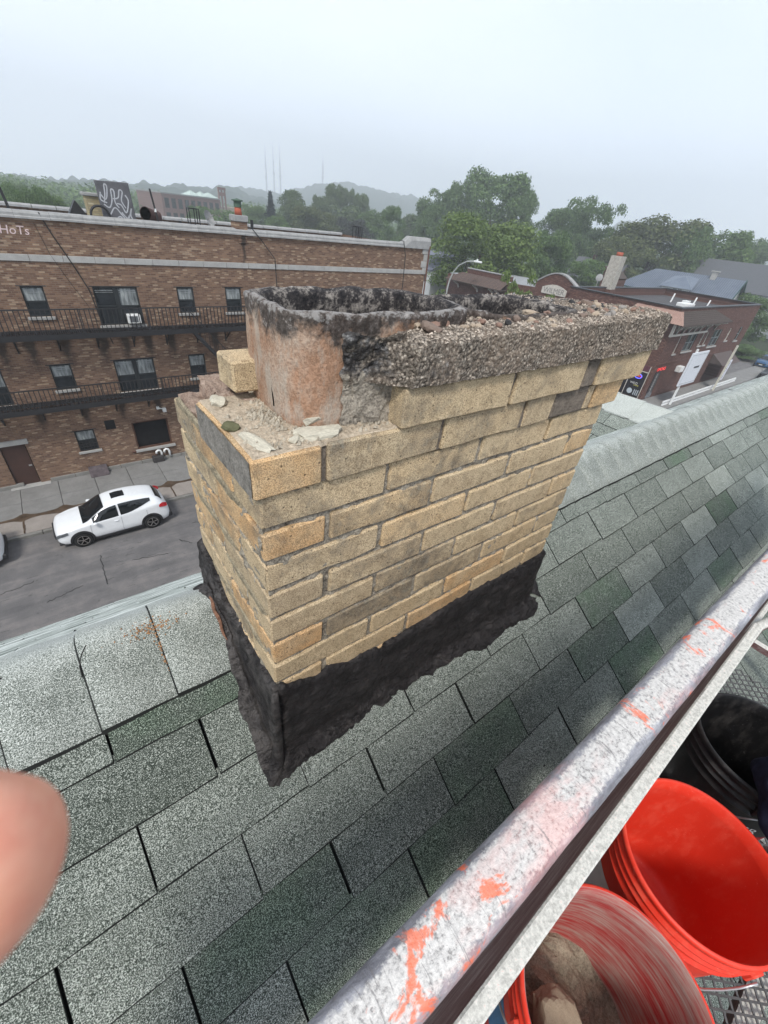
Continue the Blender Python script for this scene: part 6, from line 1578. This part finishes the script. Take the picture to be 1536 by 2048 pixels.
# small gabled dormer wall with dishes
mb = MB(); mb.prism([(25.8, 7.4), (25.8, 9.0), (27.5, 10.1), (27.8, 9.6), (27.8, 7.4)], 0, 60, 62.5); o = put(obj('brick_gable', mb.mesh('brick_gable', RBY)), 'small red brick gable between arched sign and rendered chimney', 'gable'); o.location = (0, 4.2, 0)
mb = MB(); mb.bar((60.9, 25.7, 9.05), (60.9, 27.5, 10.2), 3.4, .1); obj('gable_roof', mb.mesh('gable_roof', TILE), o)
for i, (y, z, lab) in enumerate(((31.0, 9.0, 'left pale satellite dish in front of the small brick gable'), (29.3, 9.6, 'right pale satellite dish above the small brick gable'))):
    m = MB(); vs = []
    for j in range(4):
        for k in range(14): a = 2 * math.pi * k / 14; vs.append((.08 * (j / 3) ** 2, .42 * j / 3 * math.cos(a), .42 * j / 3 * math.sin(a)))
    m.add(vs, [(j * 14 + k, j * 14 + (k + 1) % 14, (j + 1) * 14 + (k + 1) % 14, (j + 1) * 14 + k) for j in range(3) for k in range(14)]); m.bar((0, 0, 0), (.1, 0, -1.6), .06); rtag('satellite_dish', m, COPE, lab, 'satellite dish', (57.5, y, z), (0, .2, .3))

# sign board on its pole, tall banner, rail
mb = MB(); mb.bar((0, 0, 0), (0, 0, 5.3), .16); sp = put(mb.build('sign_pole', WHITEP, None, (47.6, 13.95, .13)), 'large white sign board on a pole seen from behind', 'sign')
mb = MB(); mb.bbox((-1.15, -.06, 2.0), (2.75, .06, 5.05), .02); b_ = obj('sign_board', mb.mesh('sign_board', plain('sign_back', (.60, .62, .66), .5, .4, var=.05)), sp, (0, -.14, 0))
mb = MB(); [mb.box(a, c) for a, c in (((-1.0, -.075, 2.15), (2.6, -.061, 2.23)), ((-1.0, -.075, 4.8), (2.6, -.061, 4.88)), ((-1.0, -.075, 2.23), (-.92, -.061, 4.8)), ((2.52, -.075, 2.23), (2.6, -.061, 4.8)))]; obj('board_frame', mb.mesh('board_frame', plain('frame_grey', (.42, .44, .47), .5)), b_)
mb = MB(); mb.box((.7, -.08, 3.55), (1.9, -.062, 3.72)); obj('board_slot', mb.mesh('board_slot', CBLK), b_)
mb = MB(); mb.bar((0, 0, 0), (0, 0, 4.9), .17); sp = put(mb.build('banner_pole', plain('cream_pole', (.55, .53, .45), .6), None, (58.9, 13.9, .13)), 'cream pole with a narrow white lettered banner near the awning', 'banner sign')
mb = MB(); mb.bbox((.1, -.04, 1.15), (1.0, .04, 3.35), .01); b_ = obj('banner', mb.mesh('banner', plain('banner_white', (.66, .66, .72), .6, var=.05)), sp)
obj('lettering', textmesh('HALL FOR HIRE', .34, plain('dark_print', (.06, .06, .1), .6), 0, lambda v: Vector((-v.y * 1.6, 0, v.x * .82))), b_, (.5, -.047, 2.25))
mb = MB()
for z in (.10, .38): mb.bar((0, 0, z), (21, .1, z), .12, .16)
for x in np.arange(.3, 21, 4.1): mb.bar((x, 0.06, 0), (x, .06, .4), .12)
put(mb.build('guard_rail', WHITEP, None, (46.3, 14.2, .1)), 'long double white rail along the pavement beyond our roof ridge', 'guard rail')
DKP = plain('dark_car_paint', (.012, .012, .014), .25, .5); BLP = plain('blue_car_paint', (.02, .07, .16), .25, .5)
hatchback((75, 12.6, 0), 'black car parked beyond the end of the white rail', DKP); hatchback((84, 15.5, 0), 'blue car at the right edge under the trees', BLP)
# street lamp
LP = plain('lamp_grey', (.40, .42, .41), .5, .4); lamp = empty('street_lamp', (43.8, 43.5, .1), label='tall curved street lamp arching toward the brick building', cat='street lamp')
mb = MB(); mb.tube([(0, 0, 0), (0, 0, 5.6), (0, -.15, 6.6), (0, -.6, 7.6), (0, -1.4, 8.45), (0, -2.6, 9.0), (0, -3.8, 9.15)], [.13, .10, .09, .08, .075, .07, .06], 10); obj('pole', mb.mesh('pole', LP, True), lamp)
mb = MB(); mb.bbox((-.18, -4.9, 9.05), (.18, -3.8, 9.25), .05); mb.bbox((-.08, -4.3, 9.25), (.08, -4.15, 9.42), .02); obj('lamp_head', mb.mesh('lamp_head', WHITEP), lamp)

# ================================================================ metal roofed house and other houses to the right
MET = NT('blue_grey_metal_roof', .45, .45, .2); _co = MET.co(); MET.col(MET.ramp(MET.noise(_co, .6, 4), [(.3, (.12, .145, .19)), (.7, (.17, .20, .245))])); MET = MET.m
RIB = plain('metal_rib', (.05, .06, .08), .5, .4)
CLAP = plain('white_clapboard', (.55, .56, .56), .7, .2, var=.05); GRN = plain('dark_green_trim', (.02, .06, .055), .6)
# roof plane faces the camera (-X side); built in a frame turned so that the ridge runs across the view
mh = empty('metal_roof_house', (92, 33, 0), math.radians(8), 'white house with blue grey ribbed metal roof and small dormer', 'house')
# local: ridge along y; x away from the camera
yl, yr, ze, zr, dx = 9.4, -7.6, 6.9, 9.9, 5.6
mb = MB(); mb.add([(-dx, yl + 1.0, ze), (0, yl - 3.2, zr), (0, yr, zr), (-dx, yr, ze - .0)], [(0, 3, 2, 1)]); mb.add([(-dx, yl + 1, ze), (0, yl - 3.2, zr), (dx, yl + 1, ze)], [(0, 1, 2)]); mb.add([(dx, yl + 1, ze), (0, yl - 3.2, zr), (0, yr, zr), (dx, yr, ze)], [(0, 1, 2, 3)]); obj('roof', mb.mesh('roof', MET), mh)
rb_m = MB(); n_ = 58
for i in range(n_):
    y = yl + .8 + (yr - yl - .8) * i / (n_ - 1); t = 1.0 if y < yl - 3.2 else max(0, 1 - (y - (yl - 3.2)) / 4.2)
    rb_m.bar((-dx, y, ze + .03), (-dx * (1 - t), y, ze + (zr - ze) * t + .03), .05, .06)
o = obj('roof_ribs', rb_m.mesh('roof_ribs', RIB), mh)
mb = MB(); mb.box((-dx + .5, yr + .5, 0), (dx - .5, yl + .3, ze - .05)); mb.add([(-dx + .3, yr + .5, ze - .06), (dx - .3, yr + .5, ze - .06), (0, yr + .5, zr - .25)], [(0, 1, 2)]); obj('wall', mb.mesh('wall', CLAP), mh)
mb = MB(); mb.bar((-dx, yr - .05, ze), (0, yr - .05, zr), .12, .3); mb.bar((dx, yr - .05, ze), (0, yr - .05, zr), .12, .3); mb.bar((-dx - .05, yl + 1, ze - .08), (-dx - .05, yr, ze - .08), .12, .16); obj('trim', mb.mesh('trim', GRN), mh)
# dormer
dm = MB(); yc = .6; dm.add([(-5.3, yc + 2.8, 7.75), (-5.3, yc - 2.3, 7.75), (-2.6, yc, 9.45)], [(0, 1, 2)]); dm.add([(-5.3, yc - 2.3, 7.75), (-.9, yc - 1.9, 9.4), (-.9, yc, 9.5), (-2.6, yc, 9.45)], [(0, 1, 2, 3)]); dm.add([(-5.3, yc + 2.8, 7.75), (-2.6, yc, 9.45), (-.9, yc, 9.5), (-.9, yc + 1.9, 9.4)], [(0, 1, 2, 3)])
d_ = obj('dormer', dm.mesh('dormer', MET), mh); mb = MB(); mb.box((-5.0, yc - 1.9, 6.6), (-2.5, yc + 2.3, 7.74)); obj('dormer_wall', mb.mesh('dormer_wall', CLAP), d_)
for s_ in (-.75, .0): mb = MB(); mb.box((-5.03, yc + s_ - .1, 6.95), (-5.005, yc + s_ + .5, 7.6)); obj('dormer_window', mb.mesh('dormer_window', GLASS), d_)
mb = MB(); mb.bbox((-.9, -3.4, 9.2), (-.1, -2.6, 10.55), .03); mb.bbox((-1.05, -3.6, 10.55), (.05, -2.4, 10.7), .02); obj('chimney', mb.mesh('chimney', STONE), mh)
for zz in (7.3, 8.0): mb = MB(); mb.box((-2.2, yr + .44, zz), (-1.2, yr + .48, zz + .55)); obj('gable_window', mb.mesh('gable_window', GLASS), mh)
GREYR = m_conc('grey_shingles_far', (.105, .11, .12), 1.5, .12)
def gable_house(x, y, rz_, L, Wd, ze, zr, roofm, wallm, label, chims=(), name='house'):
    root = empty(name, (x, y, 0), rz_, label, 'house'); mb = MB()
    mb.add([(-Wd, -L, ze), (0, -L, zr), (Wd, -L, ze), (-Wd, L, ze), (0, L, zr), (Wd, L, ze)], [(0, 1, 4, 3), (1, 2, 5, 4)]); mb.add([(-Wd, -L, ze - .15), (0, -L, zr - .15), (Wd, -L, ze - .15), (-Wd, L, ze - .15), (0, L, zr - .15), (Wd, L, ze - .15)], [(0, 3, 4, 1), (1, 4, 5, 2)])
    obj('roof', mb.mesh('roof', roofm), root)
    mb = MB(); a = Wd - .4; mb.add([(-a, -L + .3, 0), (a, -L + .3, 0), (a, -L + .3, ze), (0, -L + .3, zr - .25), (-a, -L + .3, ze), (-a, L - .3, 0), (a, L - .3, 0), (a, L - .3, ze), (0, L - .3, zr - .25), (-a, L - .3, ze)], [(0, 1, 2, 3, 4), (9, 8, 7, 6, 5), (0, 4, 9, 5), (1, 6, 7, 2)]); obj('wall', mb.mesh('wall', wallm), root)
    for cx, cy in chims: mb = MB(); mb.bbox((cx - .4, cy - .4, ze + 1), (cx + .4, cy + .4, zr + .7), .02); obj('chimney', mb.mesh('chimney', RB), root)
    for y_ in np.arange(-L + 1.5, L - 1, 2.6):
        mb = MB(); mb.box((-a - .03, y_, ze - 2.0), (-a + .02, y_ + 1.0, ze - .6)); obj('window', mb.mesh('window', GLASS), root)
    return root
gable_house(128, 29, math.radians(-8), 22, 9, 7.2, 12.3, GREYR, CLAP, 'long dark grey shingled roof behind the metal roofed house', [(-2, 18)])
gable_house(118, 12, math.radians(-5), 9, 7, 6.2, 9.9, GREYR, CLAP, 'low grey roof at the far right below the long dark one')
gable_house(150, 14, math.radians(-5), 9, 8, 8.0, 12.2, GREYR, CLAP, 'distant grey roof at the right edge among trees')
gable_house(112, 61, math.radians(10), 6, 5, 5.5, 9.6, GREYR, RB, 'small dark roof among trees above the arched sign', [(0, 2)])
gable_house(62, 68, math.radians(0), 8, 6, 6.0, 8.8, plain('slate_blue_roof', (.14, .15, .19), .7), CLAP, 'pale house with slate blue roof peeking past the brick building corner')
# distant school building
SCB = m_wallbrick('school_brick', (.15, .08, .065), (.22, .12, .10), (.25, .15, .12), mort=(.18, .13, .12))
def at(px, py, dist):
    d = pix(px, py); k = dist / math.hypot(d.x, d.y); return Vector((d.x * k, d.y * k, H + d.z * k))
p0 = at(322, 388, 205); p1 = at(404, 395, 215); p2 = at(440, 400, 222)
sc_ = empty('school_building', (p0.x, p0.y, 0), math.atan2(p2.y - p0.y, p2.x - p0.x), 'distant reddish institutional building with tall windows and pale roof caps', 'building'); Lw = (p2 - p0).length
ztop_ = p0.z + .3
mb = MB(); mb.box((0, 0, 0), (Lw, 14, ztop_)); obj('wall', mb.mesh('wall', SCB), sc_)
mb = MB(); mb.box((-.2, -.25, ztop_), (Lw + .2, 14.2, ztop_ + .4)); obj('cornice', mb.mesh('cornice', COPE), sc_)
for i in range(9):
    for z_ in (ztop_ - 4.2, ztop_ - 8.6):
        mb = MB(); x_ = 1.0 + Lw / 9.3 * i; mb.box((x_, -.05, z_), (x_ + Lw / 9.3 * .62, .02, z_ + 3.0)); obj('window', mb.mesh('window', GLASS), sc_)
for x_, s_ in ((Lw * .55, 2.4), (Lw * .72, 2.0), (Lw * .86, 3.0)):
    mb = MB(); zt = ztop_ + .4; mb.add([(x_ - s_, -.3, zt), (x_ + s_, -.3, zt), (x_ + s_, 5, zt), (x_ - s_, 5, zt), (x_, 2.3, zt + 1.6)], [(0, 1, 4), (1, 2, 4), (2, 3, 4), (3, 0, 4)]); obj('roof_cap', mb.mesh('roof_cap', plain('pale_green_copper', (.42, .5, .46), .6)), sc_)
mb = MB(); x_ = Lw * 1.02
for dx_ in (0, 1.6, 3.2): mb.bar((x_ + dx_, 1, ztop_ - 3), (x_ + dx_, 1, ztop_ + 4.2), .5, .5)
mb.bar((x_, 1, ztop_ + 2.0), (x_ + 3.2, 1, ztop_ + 2.0), .4, 1.2); mb.bar((x_ - .3, 1, ztop_ + 3.8), (x_ + 3.6, 1, ztop_ + 3.8), .6, .9); obj('bell_frame', mb.mesh('bell_frame', SCB), sc_)
mb = MB(); mb.box((Lw + .3, 1, 0), (Lw + 20, 14, ztop_ - 2.2)); obj('wing', mb.mesh('wing', plain('tan_wing', (.30, .25, .19), .8)), sc_)

# ================================================================ trees
L_BRIGHT = m_leaf('leaf_bright', (.08, .13, .03), (.14, .205, .055), (.22, .29, .09)); L_MID = m_leaf('leaf_mid', (.06, .115, .034), (.115, .19, .055), (.19, .275, .09))
L_DARK = m_leaf('leaf_dark', (.06, .11, .038), (.115, .19, .065), (.20, .285, .11)); L_OLIVE = m_leaf('leaf_olive', (.066, .09, .03), (.115, .145, .05), (.18, .205, .085)); L_PALE = m_leaf('leaf_pale', (.065, .10, .038), (.11, .16, .065), (.18, .23, .10))
L_PURP = m_leaf('leaf_purple', (.04, .045, .042), (.065, .072, .06), (.10, .10, .09))
BARK = plain('bark', (.055, .045, .036), .95, .1)
def crownmesh(name, mat, blobs, nleaf, size, seed, squash=.8):
    """leaf sized faces spread through the lumps of a crown"""
    r = np.random.default_rng(seed); B = np.array(blobs, float)      # x y z r
    wts = B[:, 3] ** 2; idx = r.choice(len(B), nleaf, p=wts / wts.sum()); c = B[idx]
    d = r.normal(size=(nleaf, 3)); d /= np.linalg.norm(d, axis=1)[:, None]; d[:, 2] = np.where(d[:, 2] < -.5, -d[:, 2], d[:, 2])
    rad = c[:, 3] * (1 - .42 * r.random(nleaf) ** 1.6) * (1 + .10 * r.normal(size=nleaf)); P = c[:, :3] + d * rad[:, None] * np.array([1, 1, squash])
    nrm = d * .7 + r.normal(size=(nleaf, 3)) * .55 + np.array([0, 0, .35]); nrm /= np.linalg.norm(nrm, axis=1)[:, None]
    t = np.cross(nrm, r.normal(size=(nleaf, 3))); t /= np.linalg.norm(t, axis=1)[:, None]; b_ = np.cross(nrm, t); s = size * (.6 + .8 * r.random(nleaf))[:, None]
    V = np.stack([P - t * s, P + b_ * s * .55, P + t * s, P - b_ * s * .55 + nrm * s * .15], 1).reshape(-1, 3)
    F = np.arange(nleaf * 4).reshape(-1, 4); return npmesh(name, V, F, mat)
def lumps(seed, n, shape='round', lob=.33):
    """unit crown: height 1, half width ~.5, bottom at 0"""
    r = random.Random(seed); out_ = []
    for i in range(n):
        if shape == 'round': z = r.uniform(.12, .86); R_ = .46 * math.sqrt(max(.05, 1 - ((z - .42) / .58) ** 2))
        elif shape == 'vase': z = r.uniform(.1, .9); R_ = .18 + .34 * z
        elif shape == 'column': z = r.uniform(.05, .92); R_ = .22 * (1 - z * .6)
        elif shape == 'irregular': z = r.uniform(.04, .94); R_ = .50 * math.sqrt(max(.06, 1 - ((z - .38) / .62) ** 2)) + r.uniform(-.06, .06)
        a = r.uniform(0, 6.283); q = R_ * r.uniform(.35, 1.0); s = r.uniform(.6, 1.15) * lob * (.42 if shape == 'column' else .42)
        out_.append((q * math.cos(a), q * math.sin(a), z, s))
    return out_
protos = {}
def proto(kind, mat, seed):
    key = (kind, mat.name, seed)
    if key not in protos:
        if kind == 'near': m = crownmesh('crown', mat, lumps(seed, 60, 'round', .36), 30000, .0125, seed)
        elif kind == 'round': m = crownmesh('crown', mat, lumps(seed, 56, 'round', .38), 22000, .017, seed)
        elif kind == 'irregular': m = crownmesh('crown', mat, lumps(seed, 70, 'irregular', .34), 26000, .016, seed)
        elif kind == 'vase': m = crownmesh('crown', mat, lumps(seed, 60, 'vase', .36), 20000, .017, seed)
        elif kind == 'column': m = crownmesh('crown', mat, lumps(seed, 30, 'column', .42), 8000, .017, seed)
        elif kind == 'shrub': m = crownmesh('crown', mat, lumps(seed, 30, 'vase', .34), 5200, .026, seed)
        protos[key] = m
    return protos[key]
def trunkmesh(h, r0, seed, spread):
    r = random.Random(seed); mb = MB(); mb.tube([(0, 0, -.2), (r.uniform(-.02, .02) * h, 0, h * .35), (r.uniform(-.03, .03) * h, r.uniform(-.03, .03) * h, h * .75)], [r0, r0 * .75, r0 * .35], 8)
    for i in range(6):
        a = 6.28 * i / 6 + r.uniform(-.4, .4); z = h * r.uniform(.3, .5); mb.tube([(0, 0, z), (math.cos(a) * spread * .3, math.sin(a) * spread * .3, z + h * .15), (math.cos(a) * spread * .62, math.sin(a) * spread * .62, z + h * r.uniform(.25, .4))], [r0 * .4, r0 * .25, r0 * .08], 6)
    return mb.mesh('trunk', BARK, True)
tseed = [0]
def tree(px, pytop, dist, hw, kind, mat, label, name='leafy_tree', seed=1, base=None, group=None, zb=0.0):
    """px, pytop: where its top is seen; hw: half width in photo pixels"""
    top = at(px, pytop, dist); d = pix(px, pytop); depth = (top - Vector((0, 0, H))).dot(-Vector((RX.z, RY.z, RZ.z)))
    half = hw / 827.0 * depth; ht = top.z; crown_h = max(half * 1.7, ht * .82) if base is None else (ht - base)
    root = empty(name, (top.x, top.y, zb), R.uniform(0, 6.28), label, 'tree', group); tseed[0] += 1
    o = obj('trunk', trunkmesh(ht * .8, max(.12, half * .06), tseed[0], half), root)
    c = obj('crown', proto(kind, mat, seed), root, (0, 0, ht - crown_h)); c.scale = (half / .46, half / .46, crown_h / .98)
    return root
T = tree
T(975, 418, 80, 112, 'near', L_BRIGHT, 'bright green broad tree behind the street lamp, the nearest large tree', seed=3, base=.8)
T(1002, 334, 150, 66, 'round', L_DARK, 'tallest dark tree rising behind the bright green one', seed=4)
T(938, 352, 156, 40, 'round', L_DARK, 'dark rounded lobe just left of the tallest tree top', seed=9)
T(1052, 374, 146, 34, 'round', L_DARK, 'lower right shoulder tree of the tallest dark tree', seed=8)
T(890, 386, 158, 50, 'irregular', L_DARK, 'dark tree with ragged top left of the tallest tree', seed=5)
T(1108, 462, 92, 46, 'round', L_DARK, 'round dark tree right of the bright green one', seed=6)
T(1140, 425, 150, 55, 'irregular', L_DARK, 'dark crown behind the gap left of the loose upright tree', seed=5)
T(1203, 402, 138, 48, 'vase', L_DARK, 'loose upright dark tree with a leaning top against the sky', seed=7)
T(1190, 520, 105, 46, 'round', L_MID, 'low dark green tree just left of the rendered chimney', seed=6)
T(1335, 430, 140, 84, 'round', L_OLIVE, 'wide olive tree above the metal roof', seed=8)
T(1255, 462, 128, 55, 'round', L_OLIVE, 'smaller olive tree behind the rendered chimney', seed=9)
T(1455, 446, 150, 66, 'round', L_MID, 'green rounded tree right of the wide olive tree', seed=9)
T(1400, 452, 135, 40, 'round', L_DARK, 'dark gap tree between the olive tree and the green one', seed=6)
T(1520, 474, 190, 45, 'round', L_MID, 'hazy tree at the right edge of the skyline', seed=8)
T(1528, 590, 100, 44, 'round', L_DARK, 'dark tree beside the far end of the corner shop', seed=6, base=.5)
T(1500, 690, 88, 34, 'round', L_DARK, 'low dark bush under the trees at the right edge', seed=9, base=.2)
T(1044, 546, 46, 34, 'shrub', L_BRIGHT, 'small yellow green street tree in front of the tiled hood', 'small_tree', seed=10, base=3.0)
T(1085, 590, 43, 22, 'shrub', L_BRIGHT, 'low bright twigs below the arched sign', 'small_tree', seed=11, base=4.4)
T(835, 428, 190, 36, 'round', L_PALE, 'pale green tree between the parapet end and the dark trees', seed=8)
T(862, 425, 150, 30, 'irregular', L_DARK, 'dark tree just above the parapet corner', seed=5)
T(785, 415, 140, 26, 'irregular', L_DARK, 'dark tree with a knob top behind the right ladder frame', seed=4)
T(705, 436, 130, 34, 'round', L_PURP, 'low greyish purple tree behind the parapet', seed=6)
T(750, 418, 170, 34, 'round', L_MID, 'rounded green tree left of the knob topped one', seed=8)
T(672, 374, 190, 26, 'irregular', L_PALE, 'tallest of the pointed poplars under the hill', 'poplar', seed=12, group=None)
T(698, 378, 194, 20, 'irregular', L_PALE, 'narrow poplar just right of the tallest poplar', 'poplar', seed=13)
T(722, 392, 186, 20, 'irregular', L_PALE, 'rightmost shorter poplar of the pointed row', 'poplar', seed=12)
T(640, 392, 185, 22, 'irregular', L_PALE, 'leftmost poplar of the pointed row', 'poplar', seed=13)
T(683, 400, 180, 62, 'round', L_PALE, 'broad pale foliage at the foot of the poplars', seed=9)
T(585, 388, 160, 40, 'irregular', L_PALE, 'large pale green tree right of the spruce', seed=14)
T(634, 412, 145, 46, 'round', L_OLIVE, 'yellowish round maple left of the poplars', seed=8)
T(430, 408, 150, 50, 'round', L_MID, 'green tree in front of the school wing', seed=9)
T(504, 410, 165, 30, 'round', L_MID, 'tree left of the spruce', seed=6)
T(555, 425, 140, 26, 'round', L_MID, 'low round tree under the spruce', seed=9)
T(395, 412, 130, 22, 'round', L_DARK, 'grey green tree hiding the middle of the school', seed=6)
T(42, 368, 80, 34, 'round', L_DARK, 'dark oak behind the left end of the parapet', seed=6)
T(92, 374, 84, 38, 'round', L_MID, 'rounded oak right of the leftmost dark one', seed=8)
T(-8, 374, 74, 22, 'round', L_DARK, 'dark tree cut by the left edge', seed=9)
T(15, 362, 150, 30, 'round', L_MID, 'hazy tree above the left edge oaks', seed=8)
T(145, 392, 190, 40, 'round', L_MID, 'faint tree left of the graffiti slab', seed=9)
T(300, 400, 230, 30, 'round', L_MID, 'faint tree left of the school', seed=6)
# spruce
sp_t = at(540, 383, 150); spr = empty('spruce_tree', (sp_t.x, sp_t.y, 0), 0, 'single dark pointed spruce below the masts', 'tree'); rr = np.random.default_rng(5)
NEED = m_leaf('needle_dark', (.012, .022, .02), (.02, .036, .034), (.035, .055, .05)); Pn = []; Fn = []
hs = sp_t.z; V_ = []; 
for z in np.arange(.08, .99, .028):
    for a in np.arange(0, 6.28, .62):
        a2 = a + rr.random() * .5; L_ = (1 - z) * hs * .27 * (.75 + .5 * rr.random()) + .15
        for q in range(9):
            t = (q + rr.random()) / 9; c0 = np.array([math.cos(a2) * L_ * t, math.sin(a2) * L_ * t, z * hs - L_ * t * .28 + .25 * t * t * L_]); s_ = .32 * (1.1 - t * .5); u = rr.normal(size=3) * s_; v = rr.normal(size=3) * s_ * .5; V_ += [c0 - u, c0 + v, c0 + u, c0 - v]
V_ = np.array(V_); obj('crown', npmesh('crown', V_, np.arange(len(V_)).reshape(-1, 4), NEED), spr); mb = MB(); mb.tube([(0, 0, 0), (0, 0, hs * .97)], [.3, .03], 8); obj('trunk', mb.mesh('trunk', BARK), spr)
# woods filling the middle distance, read as one mass
r_ = np.random.default_rng(21); bl = []
for i in range(900):
    a = math.radians(r_.uniform(-12, 112)); d = r_.uniform(220, 480); x, y = d * math.cos(a), d * math.sin(a)
    hgt = r_.uniform(6, 10.5) + max(0, (d - 300)) * .004; s_ = r_.uniform(4.5, 8); bl.append((x, y, hgt - s_ * .5, s_)); bl.append((x + r_.uniform(-4, 4), y + r_.uniform(-4, 4), hgt - s_ * 1.2, s_))
put(obj('distant_wood', crownmesh('distant_wood', L_MID, bl, 170000, .75, 22)), kind='stuff')
# ================================================================ hills and masts
def hill(name, prof, dist, depth, mat, seed, bump=7):
    """prof: (px, py) crest points seen along the skyline"""
    P = [at(px, py, dist) for px, py in prof]; n = 360; m = 14; vs = []; fs = []
    cum = [0]
    for a, b_ in zip(P, P[1:]): cum.append(cum[-1] + (b_ - a).length)
    for i in range(n + 1):
        s = cum[-1] * i / n; k = max(q for q in range(len(P)) if cum[q] <= s + 1e-6); k = min(k, len(P) - 2); t = (s - cum[k]) / (cum[k + 1] - cum[k]); t2 = t * t * (3 - 2 * t); p = P[k].lerp(P[k + 1], t); zc = P[k].z + (P[k + 1].z - P[k].z) * t2
        d = Vector((p.x, p.y, 0)).normalized()
        for j in range(m + 1):
            u = j / m; prof_ = math.sin(min(1, u * 1.35) * math.pi / 2) if u < .74 else 1 - .3 * (u - .74)
            q = p - d * depth * (1 - u / .74); z = -1 + (zc + 1) * prof_; z += bump * (mn.noise(Vector((q.x, q.y, 0)) * .035 + Vector((seed, 0, 0))) + .6 * mn.noise(Vector((q.x, q.y, 0)) * .11)) * min(1, u * 3)
            vs.append((q.x, q.y, z))
    for i in range(n):
        for j in range(m): q = i * (m + 1) + j; fs.append((q, q + m + 1, q + m + 2, q + 1))
    me = bpy.data.meshes.new(name); me.from_pydata(vs, [], fs); me.polygons.foreach_set('use_smooth', [True] * len(fs)); setmats(me, mat); return put(obj(name, me), kind='structure')
HM = NT('wooded_hill', .95, .1); _c = HM.co(); HM.col(HM.ramp(HM.noise(_c, .06, 6, .75), [(.35, (.018, .034, .026)), (.65, (.05, .075, .05))])); HM = HM.m
hill('hill', [(380, 400), (440, 382), (480, 378), (520, 380), (560, 388), (600, 378), (640, 370), (670, 367), (700, 368), (740, 377), (790, 388), (830, 396), (860, 403), (900, 415), (1000, 440), (1200, 462), (1250, 446), (1290, 462), (1500, 500), (1620, 520)], 1250, 500, HM, 1, 7)
hill('wooded_ridge', [(-160, 350), (-60, 352), (0, 358), (60, 362), (110, 366), (150, 362), (185, 366), (240, 368), (300, 372), (350, 374), (400, 376), (450, 380), (520, 398), (620, 420), (760, 440)], 800, 360, HM, 5, 8)
MASTM = plain('mast_steel', (.42, .42, .44), .7)
for i, (px, py, pb, lab) in enumerate(((529, 286, 382, 'leftmost of the three grouped radio masts on the skyline'), (545, 289, 382, 'middle one of the three grouped radio masts'), (558, 287, 380, 'rightmost of the three grouped radio masts'), (646, 302, 372, 'lone radio mast on the hill top right of the group'))):
    t = at(px, py, 1235); b_ = at(px + 4 if i < 3 else px + 1, pb, 1235); m = MB(); w_ = 1.5; hgt = t.z - b_.z + 18
    mast = empty('radio_mast', (t.x, t.y, b_.z - 18), 0, lab, 'radio mast')
    for k in range(3):
        a = 2.09 * k; m.bar((w_ * math.cos(a), w_ * math.sin(a), 0), (w_ * .6 * math.cos(a), w_ * .6 * math.sin(a), hgt * .72), .7)
    nz = 26
    for k in range(nz):
        z0_, z1_ = hgt * .72 * k / nz, hgt * .72 * (k + 1) / nz; s0 = w_ * (1 - .4 * k / nz)
        for j in range(3): a, a2 = 2.09 * j, 2.09 * (j + 1); m.bar((s0 * math.cos(a), s0 * math.sin(a), z0_), (s0 * math.cos(a2), s0 * math.sin(a2), z1_), .4)
    obj('lattice', m.mesh('lattice', MASTM), mast); m = MB(); m.tube([(0, 0, hgt * .7), (0, 0, hgt * .88), (0, 0, hgt)], [.9, .6, .25], 6); obj('antenna', m.mesh('antenna', MASTM), mast)
    m = MB(); zb_ = hgt * (.42 if i != 1 else .5); m.lathe([(.1, zb_ - 3), (2.6, zb_ - 2), (2.6, zb_ + 2), (.1, zb_ + 3)], 8); obj('antenna_ring', m.mesh('antenna_ring', MASTM), mast)

# ================================================================ haze
mb = MB(); mb.box((-600, -60, -1.1), (1900, 1800, 218)); hz = put(obj('haze', mb.mesh('haze', [])), kind='stuff')
hm = bpy.data.materials.new('haze'); hm.use_nodes = True; t = hm.node_tree; t.nodes.clear(); oo = t.nodes.new('ShaderNodeOutputMaterial'); pv = t.nodes.new('ShaderNodeVolumePrincipled')
pv.inputs['Color'].default_value = (.92, .96, 1.0, 1); pv.inputs['Density'].default_value = .00112; pv.inputs['Anisotropy'].default_value = .2
t.links.new(pv.outputs[0], oo.inputs['Volume']); hz.data.materials.append(hm)
